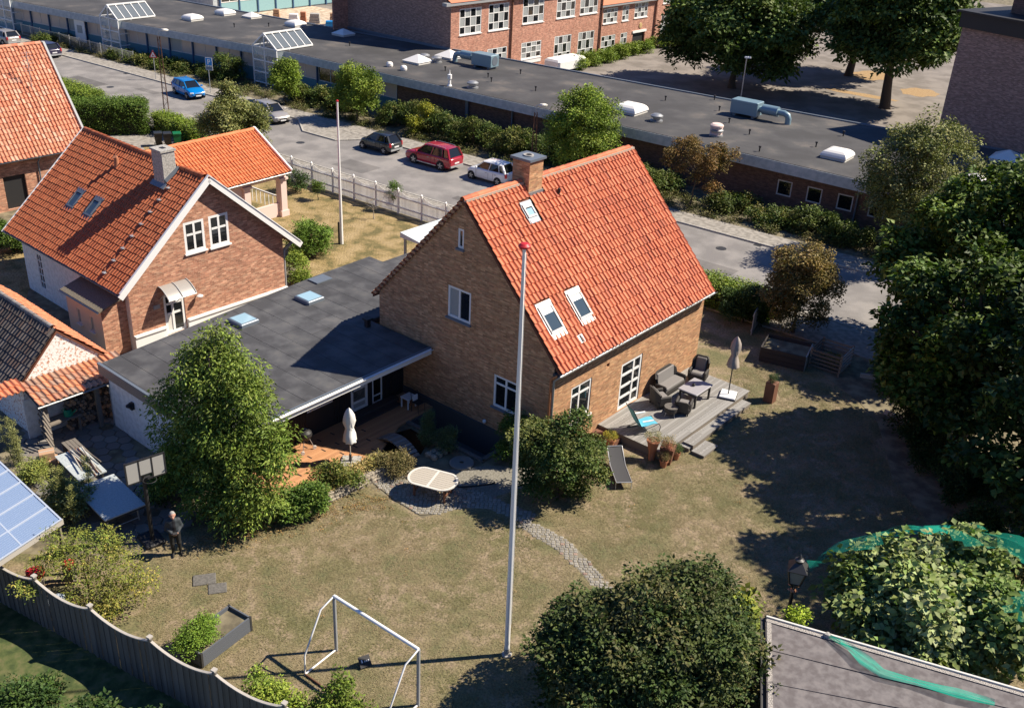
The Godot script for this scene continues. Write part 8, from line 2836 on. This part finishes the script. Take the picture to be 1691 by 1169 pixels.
	tree("shade_tree", "tall dark tree beyond the netted fig at the lawn edge", "tree", Vector3(20.6, 0, -30.0), "big", lobes(Vector3(0, 5.6, 0), Vector3(4.8, 5.2, 2.9), 30, 0.95, 17, 120), [Color(0.045, 0.08, 0.022), Color(0.06, 0.1, 0.026)], 0.95, 0.26, 2.0, 121)
	tree("hazel_shrub", "dense dark hazel filling the border under the tall maple", "shrub", Vector3(17.9, 0, -38.9), "leafy", lobes(Vector3(0, 1.7, 0), Vector3(1.6, 1.7, 1.5), 12, 0.7, 40, 141), [Color(0.045, 0.075, 0.02), Color(0.06, 0.095, 0.024)], 0.95, 0.08, 0.5, 142)
	tree("border_shrub", "sunlit yellowish shrub beyond the green net", "shrub", Vector3(17.6, 0, -26.4), "leafy", lobes(Vector3(0, 1.3, 0), Vector3(1.3, 1.2, 1.3), 8, 0.6, 46, 122), G_OLIVE, 0.85, 0.06, 0.5, 123)
	for e in [[17.6, -36.2, 1.2, 124], [18.0, -33.4, 1.3, 125], [17.4, -30.4, 1.1, 126], [18.4, -43.0, 1.0, 127]]:
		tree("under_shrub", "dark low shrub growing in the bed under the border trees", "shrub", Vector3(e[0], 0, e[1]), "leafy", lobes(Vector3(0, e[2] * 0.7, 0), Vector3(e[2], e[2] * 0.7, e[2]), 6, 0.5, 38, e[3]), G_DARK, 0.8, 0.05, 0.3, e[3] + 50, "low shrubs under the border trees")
	# towards the street on the right
	tree("smoke_bush", "olive-brown feathery bush beside the grey fence panel", "bush", Vector3(14.7, 0, -48.2), "leafy", lobes(Vector3(0, 2.5, 0), Vector3(1.75, 2.2, 1.7), 20, 0.66, 40, 128), [Color(0.217, 0.167, 0.0609), Color(0.275, 0.203, 0.0798), Color(0.138, 0.128, 0.0435)], 0.85, 0.1, 0.8, 129)
	hedge("clipped green hedge along the street behind the orange-roofed villa", Vector3(8.6, 0, -53.0), Vector3(13.6, 0, -49.6), 1.4, 1.5, G_LIGHT, 130)
	tree("hedge_shrub", "green shrub filling the gap between villa and smoke bush", "shrub", Vector3(12.2, 0, -49.3), "leafy", lobes(Vector3(0, 1.1, 0), Vector3(1.1, 1.1, 1.0), 7, 0.55, 44, 131), G_DARK, 0.8, 0.05, 0.4, 132)
	# left foreground
	tree("yellowing_shrub", "yellow-green open shrub with bare orange stems behind the board fence", "shrub", Vector3(-12.9, 0, -24.6), "sparse", [blob(-0.2, 1.7, -0.6, 1.3, 0.6, 0.9, 66), blob(0.6, 1.5, -0.5, 0.8, 0.6, 0.8, 44), blob(-1.0, 1.6, -0.3, 0.7, 0.5, 0.6, 33), blob(0.2, 0.9, 0.1, 0.9, 0.5, 0.6, 38), blob(0.9, 0.7, 0.2, 0.7, 0.5, 0.5, 38), blob(1.5, 1.0, -0.4, 0.5, 0.4, 0.4, 22), blob(0.3, 0.4, 0.5, 0.9, 0.35, 0.4, 33), blob(-1.6, 1.5, 0.9, 0.4, 0.25, 0.3, 13), blob(-0.8, 2.0, -0.9, 0.7, 0.4, 0.6, 27), blob(0.3, 2.1, -0.9, 0.6, 0.4, 0.5, 24)], G_YEL, 0.72, 0.05, 0.7, 133, "", M.pale_bark)
	tree("rose_shrub", "leafy rose shrub with yellow leaf edges at the near fence", "shrub", Vector3(-6.3, 0, -20.9), "leafy", [blob(0, 0.5, 0, 0.7, 0.45, 0.55, 56), blob(-0.4, 0.6, -0.3, 0.4, 0.4, 0.4, 26), blob(0.5, 0.4, 0.1, 0.5, 0.35, 0.4, 30)], G_LIGHT, 0.6, 0.03, 0.2, 134)
	tree("goal_shrub", "green shrub growing up behind the football goal", "shrub", Vector3(-4.4, 0, -20.6), "leafy", [blob(0, 0.5, 0, 0.7, 0.4, 0.5, 50), blob(0.1, 1.0, -0.3, 0.3, 0.45, 0.3, 24), blob(-0.5, 0.4, 0.2, 0.5, 0.35, 0.4, 30), blob(0.8, 0.4, 0.3, 0.6, 0.35, 0.4, 34)], G_LIGHT, 0.6, 0.03, 0.2, 135)
	var bs := thing("bed_shrub", "bright green feathery shrub growing out of the dark raised bed", "shrub", Vector3(-8.95, 0.3, -23.05))
	limbs(bs, Vector3.ZERO, [blob(0, 0.4, 0, 0.4, 0.4, 0.4, 1)], 0.03, 0.2, M.bark, 3)
	foliage(bs, "crown", "small", [blob(0, 0.35, 0, 0.55, 0.42, 0.5, 120), blob(-0.35, 0.25, 0.3, 0.35, 0.3, 0.35, 50), blob(0.1, 0.6, -0.2, 0.35, 0.25, 0.35, 40)], [Color(0.145, 0.246, 0.0362), Color(0.189, 0.29, 0.0435)], 0.6, 136)
	stalks("hollyhock", "tall hollyhock stems with green seed spikes by the translucent roof", Vector3(-15.7, 0, -29.9), 11, 1.9, 0.55, [Color(0.217, 0.246, 0.0725), Color(0.29, 0.29, 0.116)], 137)
	tree("hollyhock_bush", "leafy base of hollyhocks beside the table tennis table", "plant", Vector3(-15.4, 0, -29.4), "leafy", [blob(0, 0.5, 0, 0.8, 0.5, 0.6, 60), blob(-0.6, 0.5, -0.6, 0.6, 0.5, 0.5, 40)], G_SILVER, 0.7, 0.03, 0.2, 138)
	tree("herb_bush", "small yellow-green herb bush beside the cardboard boxes", "plant", Vector3(-17.75, 0, -31.5), "small", [blob(0, 0.4, 0, 0.6, 0.4, 0.5, 90)], [Color(0.246, 0.275, 0.0725), Color(0.174, 0.217, 0.058)], 0.7, 0.03, 0.15, 139)
	stalks("hollyhock", "two bare hollyhock spikes standing before the lean-to", Vector3(-19.0, 0, -32.6), 5, 2.2, 0.35, [Color(0.232, 0.246, 0.102)], 140)
	tree("white_wall_shrub", "dark low shrubs at the foot of the white wall", "shrub", hp(-10.9, 0, -10.2), "leafy", [blob(0, 0.5, 0, 0.6, 0.5, 0.9, 60), blob(0.2, 0.4, 1.4, 0.5, 0.4, 0.7, 40)], G_DARK, 0.7, 0.03, 0.2, 141)
	# pond plants
	tree("pond_conifer", "upright dusky conifer growing beside the garden bridge", "shrub", Vector3(-3.25, 0, -35.3), "small", [blob(0, 0.6, 0, 0.3, 0.6, 0.3, 70), blob(0, 1.3, 0, 0.18, 0.4, 0.18, 34)], [Color(0.102, 0.145, 0.0653)], 0.6, 0.03, 0.4, 142)
	tree("pond_conifer", "broader dusky conifer between bridge and basement well", "shrub", Vector3(-2.5, 0, -34.95), "small", [blob(0, 0.5, 0, 0.42, 0.5, 0.4, 80), blob(0.2, 0.9, 0, 0.2, 0.3, 0.2, 26)], [Color(0.102, 0.145, 0.0653)], 0.6, 0.03, 0.3, 143)
	tree("pond_grass", "brownish rounded grass clump between pond and oval table", "plant", Vector3(-4.35, 0, -33.3), "small", [blob(0, 0.4, 0, 0.75, 0.4, 0.6, 130)], [Color(0.131, 0.123, 0.0508), Color(0.174, 0.145, 0.0653)], 0.7, 0.02, 0.15, 144)
	# neighbour's garden
	tree("round_bush", "round clipped bright green bush in the dry front garden", "bush", Vector3(-12.1, 0, -55.6), "leafy", [blob(0, 0.95, 0, 1.15, 1.0, 1.1, 260), blob(-0.5, 0.7, 0.4, 0.8, 0.7, 0.7, 70)], [Color(0.116, 0.203, 0.0319), Color(0.145, 0.239, 0.0435)], 0.72, 0.06, 0.3, 145)
	tree("corner_shrub", "light green shrub beside the neighbour's drainpipe", "shrub", Vector3(-12.2, 0, -51.9), "leafy", [blob(0, 0.8, 0, 0.6, 0.7, 0.6, 60), blob(0.4, 0.4, 0.8, 0.5, 0.4, 0.6, 40)], G_LIGHT, 0.7, 0.04, 0.3, 146)
	for e in [[-13.7, -65.6, 1.3, "little leafy sapling near the picket fence", 147], [-8.4, -64.3, 1.9, "dark green young tree against the picket fence", 148]]:
		tree("sapling", e[3], "sapling", Vector3(e[0], 0, e[1]), "leafy", [blob(0, e[2] * 0.72, 0, 0.42, e[2] * 0.3, 0.42, 34)], G_MID, 0.62, 0.025, e[2] * 0.4, e[4])
	tree("bare_sapling", "thin bare-twigged sapling on the dry grass", "sapling", Vector3(-9.46, 0, -62.4), "sparse", [blob(0, 1.1, 0, 0.5, 0.4, 0.5, 6), blob(0.3, 0.8, 0.1, 0.3, 0.3, 0.3, 4), blob(-0.3, 0.9, 0, 0.3, 0.3, 0.3, 4)], [Color(0.319, 0.275, 0.174)], 0.4, 0.03, 0.4, 149, "", M.fence_top)
	tree("porch_shrub", "dark shrub beside the pavilion column at the picket fence", "shrub", Vector3(-15.6, 0, -67.2), "leafy", [blob(0, 0.7, 0, 0.9, 0.7, 0.7, 60)], G_DARK, 0.75, 0.04, 0.3, 150)
	tree("side_shrub", "round green shrub with orange fruit beside the white side wall", "shrub", Vector3(-29.0, 0, -53.9), "leafy", lobes(Vector3(0, 0.9, 0), Vector3(1.3, 0.9, 1.2), 7, 0.55, 44, 151), G_MID, 0.8, 0.05, 0.3, 152)
	tree("street_corner_tree", "bushy light green tree with silvery leaves behind the pavilion roof", "tree", Vector3(-21.6, 0, -73.2), "leafy", lobes(Vector3(0, 2.7, 0), Vector3(2.4, 2.3, 2.2), 18, 0.85, 40, 153) + [blob(0.1, 5.2, -0.3, 0.5, 0.8, 0.5, 26), blob(2.3, 1.5, 1.4, 0.8, 0.9, 0.8, 36)], G_SILVER, 1.1, 0.13, 1.1, 154)
	hedge("tall clipped hedge running beside the driveway", Vector3(-36.5, 0, -78.6), Vector3(-30.4, 0, -80.2), 1.9, 2.5, G_MID, 155)
	hedge("lower bright hedge along the street pavement", st(-38.5, 0, 18.2), st(-30.5, 0, 18.2), 1.5, 1.7, G_LIGHT, 156)
	hedge("low hedge behind the wheelie bins", st(-22.6, 0, 17.9), st(-17.2, 0, 17.9), 1.2, 1.4, G_LIGHT, 157)
	tree("street_bush", "clipped dark bush hiding a grey car beyond the bleached roof", "bush", st(-61.5, 0, 13.0), "leafy", lobes(Vector3(0, 1.4, 0), Vector3(2.6, 1.3, 1.6), 10, 0.8, 34, 158), G_MID, 1.1, 0.06, 0.4, 159)
	# trees and scrub along the school
	var sp := [
		["street_tree", "young upright tree in front of the second glass porch", -22.4, 4.4, 3.6, 1.25, 12, G_LIGHT, 160],
		["street_tree", "taller young tree where the brick wall of the school begins", -13.6, 4.2, 4.6, 1.9, 16, G_LIGHT, 161],
		["street_tree", "broad sunlit tree rising above the school roof edge", 9.6, 4.3, 6.4, 2.5, 26, G_LIGHT, 162],
		["street_tree", "tall sparse tree with small yellow-green leaves above the school roof", 33.4, 3.6, 8.6, 3.1, 34, G_SILVER, 164]]
	for e in sp:
		tree(e[0], e[1], "tree", st(e[2], 0.05, e[3]), "leafy", lobes(Vector3(0, e[4] * 0.56, 0), Vector3(e[5], e[4] * 0.46, e[5]), e[6], e[5] * 0.44, 28, e[8]), e[7], 1.15, 0.09, e[4] * 0.25, e[8] + 40, "trees along the school front")
	tree("rust_tree", "slender tree with rust-brown dry leaves in front of the school wall", "tree", st(18.6, 0.05, 3.9), "leafy", lobes(Vector3(0.2, 3.6, 0), Vector3(2.4, 1.2, 2.0), 18, 0.5, 16, 165) + [blob(0.5, 2.2, 0, 0.7, 0.5, 0.6, 16), blob(1.4, 1.4, 0.2, 0.7, 0.4, 0.5, 12)], G_RUST, 0.9, 0.07, 1.2, 166)
	var scrub_names := {-19.5: "green scrub bush behind the silver hatchback", -17.2: "green scrub bush beside the paved build-out of the kerb", -10.4: "green scrub bush right after the taller young street tree", -8.2: "green scrub bush on the near side of the yellow-leaved shrub", -6.0: "green scrub bush behind the small dark hatchback", -3.7: "green scrub bush between the dark hatchback and the red estate", -1.6: "green scrub bush behind the bonnet of the red estate", 0.6: "green scrub bush behind the rear of the red estate", 2.6: "green scrub bush between the red estate and the white hatchback", 4.8: "green scrub bush behind the white hatchback", 6.8: "green scrub bush beside the lattice mast near the villa chimney", 12.6: "green scrub bush next to the broad sunlit tree", 15.0: "green scrub bush beside the rust-brown tree on its shaded side", 21.0: "green scrub bush beyond the rust-brown tree along the pavement", 24.4: "green scrub bush below the first small school window", 27.2: "green scrub bush below the second small school window", 29.8: "green scrub bush below the third small school window", -38.5: "green scrub bush behind the red triangular sign", -41.5: "green scrub bush between the triangular sign and the first porch", -45.0: "green scrub bush near the grey railing's end", -35.5: "green scrub bush behind the bright blue hatchback", -33.0: "green scrub bush tall and dark behind the parking sign", -48.3: "green scrub bush right beside the first glass porch", -60.0: "green scrub bush behind the grey railing", -22.0: "green scrub bush below the second glass porch", 36.5: "green scrub bush behind the tall sparse tree", 40.0: "green scrub bush farthest along the school wall beyond the sparse tree"}
	for e in [[-19.5, 2.9, 1.3, 170], [-17.2, 3.2, 1.4, 171], [-10.4, 3.6, 1.6, 172], [-8.2, 2.8, 1.9, 173], [-6.0, 3.2, 1.8, 174], [-3.7, 3.4, 1.6, 175], [-1.6, 4.0, 1.9, 176], [0.6, 3.0, 1.4, 177], [2.6, 3.6, 1.9, 178], [4.8, 3.0, 1.8, 179], [6.8, 2.6, 1.7, 180], [12.6, 3.0, 1.5, 181], [15.0, 3.2, 1.2, 182], [21.0, 3.4, 0.9, 183], [24.4, 3.9, 0.8, 184], [27.2, 3.6, 1.3, 185], [29.8, 3.8, 0.9, 186], [-38.5, 3.4, 0.65, 187], [-41.5, 3.8, 0.65, 188], [-45.0, 4.4, 0.65, 189], [-35.5, 3.2, 0.65, 190], [-33.0, 3.2, 2.2, 191], [-48.3, 4.8, 0.65, 192], [-60.0, 5.4, 0.65, 193], [-22.0, 3.0, 1.2, 194], [36.5, 3.0, 1.6, 195], [40.0, 3.0, 1.6, 196]]:
		var h: float = e[2]
		tree("roadside_shrub", scrub_names[e[0]], "shrub", st(e[0], 0.05, e[1] - 0.9), "leafy", lobes(Vector3(0, h * 0.55, 0), Vector3(1.75, h * 0.6, 1.3), 10, 0.5, 13, e[3]), G_SCRUB, 1.1, 0.05, 0.3, e[3] + 60, "scrub along the school wall")
	# weeds all along the bed before the school
	var wd := thing("bed_weeds", "rough weeds and grass covering the bed before the school", "plants", STREET_AT, STREET_TURN)
	wd.set_meta("kind", "stuff")
	var wr := RandomNumberGenerator.new()
	wr.seed = 9
	var wb := []
	for i in 300:
		wb.append([Vector3(wr.randf_range(-62, 45), 0.14, wr.randf_range(2.2, 5.2)), Vector3(0.5, 0.14, 0.4), 5])
	foliage(wd, "weeds", "small", wb, [Color(0.12, 0.13, 0.045), Color(0.09, 0.11, 0.035), Color(0.17, 0.15, 0.07)], 1.3, 399)
	tree("yellow_shrub", "shrub with bright yellow leaves in front of the dark school wall", "shrub", st(-7.0, 0.05, 4.2), "leafy", [blob(0, 0.9, 0, 0.6, 0.7, 0.5, 46), blob(0.9, 2.0, -0.8, 0.5, 0.6, 0.5, 30)], [Color(0.493, 0.45, 0.0435), Color(0.29, 0.319, 0.0435)], 0.95, 0.04, 0.4, 300)
	# school yard
	tree("chestnut_tree", "broad dark chestnut tree filling the school yard beside the brick wing", "tree", STREET_AT + Basis(Vector3.UP, STREET_TURN) * Vector3(3.0, 0, -35.0), "coarse", lobes(Vector3(0, 6.2, 0), Vector3(7.4, 5.6, 6.4), 46, 2.1, 40, 301), [Color(0.061, 0.101, 0.030), Color(0.085, 0.138, 0.037), Color(0.122, 0.172, 0.041)], 1.15, 0.4, 1.6, 302)
	tree("chestnut_tree", "dark tree with a stout bare trunk in the school yard", "tree", STREET_AT + Basis(Vector3.UP, STREET_TURN) * Vector3(18.2, 0, -38.6), "coarse", lobes(Vector3(-0.8, 8.2, 0), Vector3(6.6, 5.2, 6.2), 42, 2.0, 40, 303), [Color(0.061, 0.101, 0.030), Color(0.085, 0.134, 0.037), Color(0.112, 0.162, 0.041)], 1.15, 0.52, 3.8, 304)
	tree("chestnut_tree", "dark tree behind the other two in the school yard", "tree", STREET_AT + Basis(Vector3.UP, STREET_TURN) * Vector3(9.5, 0, -52.0), "coarse", lobes(Vector3(0, 8.0, 0), Vector3(7.0, 5.0, 6.0), 34, 2.1, 34, 305), [Color(0.057, 0.093, 0.028), Color(0.081, 0.130, 0.037)], 1.15, 0.45, 3.4, 306)
	for e in [[17.2, 3.4, 310], [20.0, 3.2, 311], [23.0, 3.0, 312], [26.2, 2.8, 313], [29.4, 2.2, 314], [32.0, 2.4, 315], [37.2, 2.0, 316], [40.6, 2.2, 317]]:
		tree("school_shrub", "bright green ground shrub along the foot of the brick school", "shrub", Vector3(-7.708, 0, -102.778) + Basis(Vector3.UP, HOUSE_TURN) * Vector3(e[0], 0, e[1] - 1.0), "leafy", [blob(0, 0.5, 0, 1.6, 0.55, 1.1, 70), blob(0.7, 0.7, 0.2, 0.8, 0.6, 0.8, 34)], G_LIGHT, 1.2, 0.04, 0.25, e[2], "shrubs along the brick school")
	# verge outside the near fence
	for e in [[-13.2, -20.8, 320], [-11.4, -20.0, 321], [-9.6, -19.6, 322], [-16.5, -22.0, 323], [-14.8, -19.4, 324]]:
		tree("verge_shrub", "low dark shrub in the shaded verge outside the board fence", "shrub", Vector3(e[0], 0, e[1]), "leafy", [blob(0, 0.22, 0, 0.8, 0.26, 0.7, 60)], [Color(0.0435, 0.087, 0.0261), Color(0.0653, 0.116, 0.029)], 0.8, 0.03, 0.1, e[2], "low shrubs outside the board fence")

func build_net() -> void:
	# fine green net thrown over the fig and pinned to the shed roof
	var o := thing("bird_net", "thin green bird net draped over the fig tree and shed roof", "net")
	var rows := []
	var c := Vector3(13.7, 0, -24.3)
	for i in 25:
		var row := []
		for k in 29:
			var u := i / 24.0 * 2.0 - 1.0
			var w := k / 28.0 * 2.0 - 1.0
			var x := c.x + u * 3.5
			var z := c.z + w * 2.9
			var dome := maxf(0.0, 1.0 - 0.55 * u * u - 0.75 * w * w)
			var y := 1.5 + 2.75 * sqrt(dome) + 0.14 * sin(i * 0.85) * sin(k * 0.65)
			if u > 0.25 and w < -0.2:
				y += 0.3
			row.append(Vector3(x, y, z))
		rows.append(row)
	var s := MB.new()
	for i in 24:
		for k in 28:
			var u := (i + 0.5) / 12.0 - 1.0
			var w := (k + 0.5) / 14.0 - 1.0
			if w < -0.5 + 0.3 * sin(i * 0.6) or u > 0.45 + 0.25 * sin(k * 0.5):
				s.quad(rows[i][k], rows[i][k + 1], rows[i + 1][k + 1], rows[i + 1][k])
	part(s, "netting", M.net, o)
	# gathered folds lying on the shed roof and along the edges
	for e in [[[Vector3(9.5, 2.57, -22.35), Vector3(9.95, 2.6, -21.85), Vector3(10.25, 2.62, -21.35), Vector3(10.6, 2.62, -20.95), Vector3(11.4, 2.62, -20.65), Vector3(12.4, 2.62, -20.3), Vector3(13.3, 2.62, -20.0)], [0.05, 0.14, 0.24, 0.18, 0.1, 0.2, 0.12]], [[rows[24][0], rows[24][7], rows[24][14], rows[24][21], rows[24][28]], [0.1, 0.22, 0.26, 0.22, 0.1]], [[rows[6][0], rows[11][0], rows[16][0], rows[20][0], rows[24][0]], [0.06, 0.2, 0.26, 0.2, 0.1]]]:
		var f := MB.new()
		var strip_ := []
		for i in e[0].size():
			var d: Vector3 = (e[0][mini(i + 1, e[0].size() - 1)] - e[0][maxi(i - 1, 0)]).normalized()
			var sd := d.cross(Vector3.UP).normalized()
			var row := []
			for k in 7:
				var t := k / 6.0 * 2.0 - 1.0
				row.append(e[0][i] + sd * t * e[1][i] + Vector3(0, 0.05 + 0.05 * sin(k * 2.2 + i * 1.3), 0))
			strip_.append(row)
		f.skin(strip_)
		part(f, "gathered_edge", M.net_fold, o)
	bx("board", Vector3(16.2, 2.0, -26.6), Vector3(0.9, 0.04, 0.25), M.fence_top, o)

func _ready() -> void:
	rng.seed = 20
	# camera
	var cam := Camera3D.new()
	cam.name = "camera"
	add_child(cam)
	var p := 0.471317
	var r := 0.0529587
	var fwd := Vector3(0, -sin(p), -cos(p))
	var up0 := Vector3(0, cos(p), -sin(p))
	var right := Vector3.RIGHT * cos(r) + up0 * sin(r)
	var up := -Vector3.RIGHT * sin(r) + up0 * cos(r)
	cam.transform = Transform3D(Basis(right, up, -fwd), Vector3(0, 22.5, 0))
	cam.fov = 38.6
	cam.near = 0.5
	cam.far = 900.0
	cam.current = true
	# sky, exposure
	var sky := ProceduralSkyMaterial.new()
	sky.sky_top_color = Color(0.2, 0.36, 0.62)
	sky.sky_horizon_color = Color(0.62, 0.72, 0.84)
	sky.sky_curve = 0.15
	sky.ground_horizon_color = Color(0.5, 0.55, 0.6)
	sky.ground_bottom_color = Color(0.25, 0.24, 0.22)
	sky.sun_angle_max = 1.0
	var s := Sky.new()
	s.sky_material = sky
	var env := Environment.new()
	env.background_mode = Environment.BG_SKY
	env.sky = s
	env.background_energy_multiplier = 0.62
	env.tonemap_mode = Environment.TONE_MAPPER_LINEAR
	env.tonemap_exposure = 1.8
	env.sdfgi_enabled = true
	env.ssao_enabled = true
	env.ssil_enabled = true
	var we := WorldEnvironment.new()
	we.name = "environment"
	we.environment = env
	add_child(we)
	# sun: high on the right, a little behind the far side
	var sun := DirectionalLight3D.new()
	sun.name = "sun"
	add_child(sun)
	var az := deg_to_rad(-101.0)
	var el := deg_to_rad(46.0)
	var dir := Vector3(sin(az) * cos(el), -sin(el), -cos(az) * cos(el))
	sun.look_at_from_position(Vector3.ZERO, dir, Vector3.UP)
	sun.light_energy = 1.5
	sun.light_color = Color(1.0, 0.955, 0.88)
	sun.light_angular_distance = 0.5
	sun.shadow_enabled = true
	make_materials()
	M.tile_red_plain = flat(0.52, 0.19, 0.1, 0.8)
	M.felt_b = M.felt.duplicate()
	M.felt_b.albedo_color = grey(0.86)
	M.felt_c = M.felt.duplicate()
	M.felt_c.albedo_color = grey(0.93)
	M.clear_blue = flat(0.3, 0.46, 0.56, 0.08)
	M.bay_felt = rough_look([lin(0.12, 0.105, 0.08), lin(0.18, 0.16, 0.12)], [0.3, 0.7], 0.04, 2.0, 0.9, false)
	M.frame_grey = flat(0.4, 0.4, 0.4, 0.5)
	M.bed_grey = flat(0.1, 0.11, 0.13, 0.6)
	M.bed_dark = flat(0.035, 0.03, 0.03, 0.85)
	M.millstone = flat(0.2, 0.19, 0.17, 0.9)
	M.lantern_glass = flat(0.36, 0.36, 0.35, 0.1)
	M.cushion_dark = flat(0.12, 0.11, 0.1, 0.8)
	M.lounger = flat(0.05, 0.05, 0.054, 0.8)
	M.roof_glass = flat(0.13, 0.15, 0.17, 0.12)
	M.terrace_step = flat(0.06, 0.045, 0.04, 0.8)
	M.backboard = flat(0.36, 0.35, 0.33, 0.6)
	M.cloth_blue = flat(0.36, 0.42, 0.5, 0.9)
	M.hedge_core = flat(0.02, 0.028, 0.01, 0.95)
	M.stem = flat(0.16, 0.17, 0.07, 0.9)
	build_ground()
	build_street()
	print("ground")
	build_plants_kit()
	build_school()
	print("school")
	build_main_house()
	build_extension()
	build_neighbour()
	build_left_houses()
	print("villas")
	build_street_furniture()
	build_garden()
	print("garden")
	build_plants()
	print("plants ", leaf_count)

func build_plants_kit() -> void:
	clump("small", 13, 40, 0.1, 0.058, 0.27, 0.1)
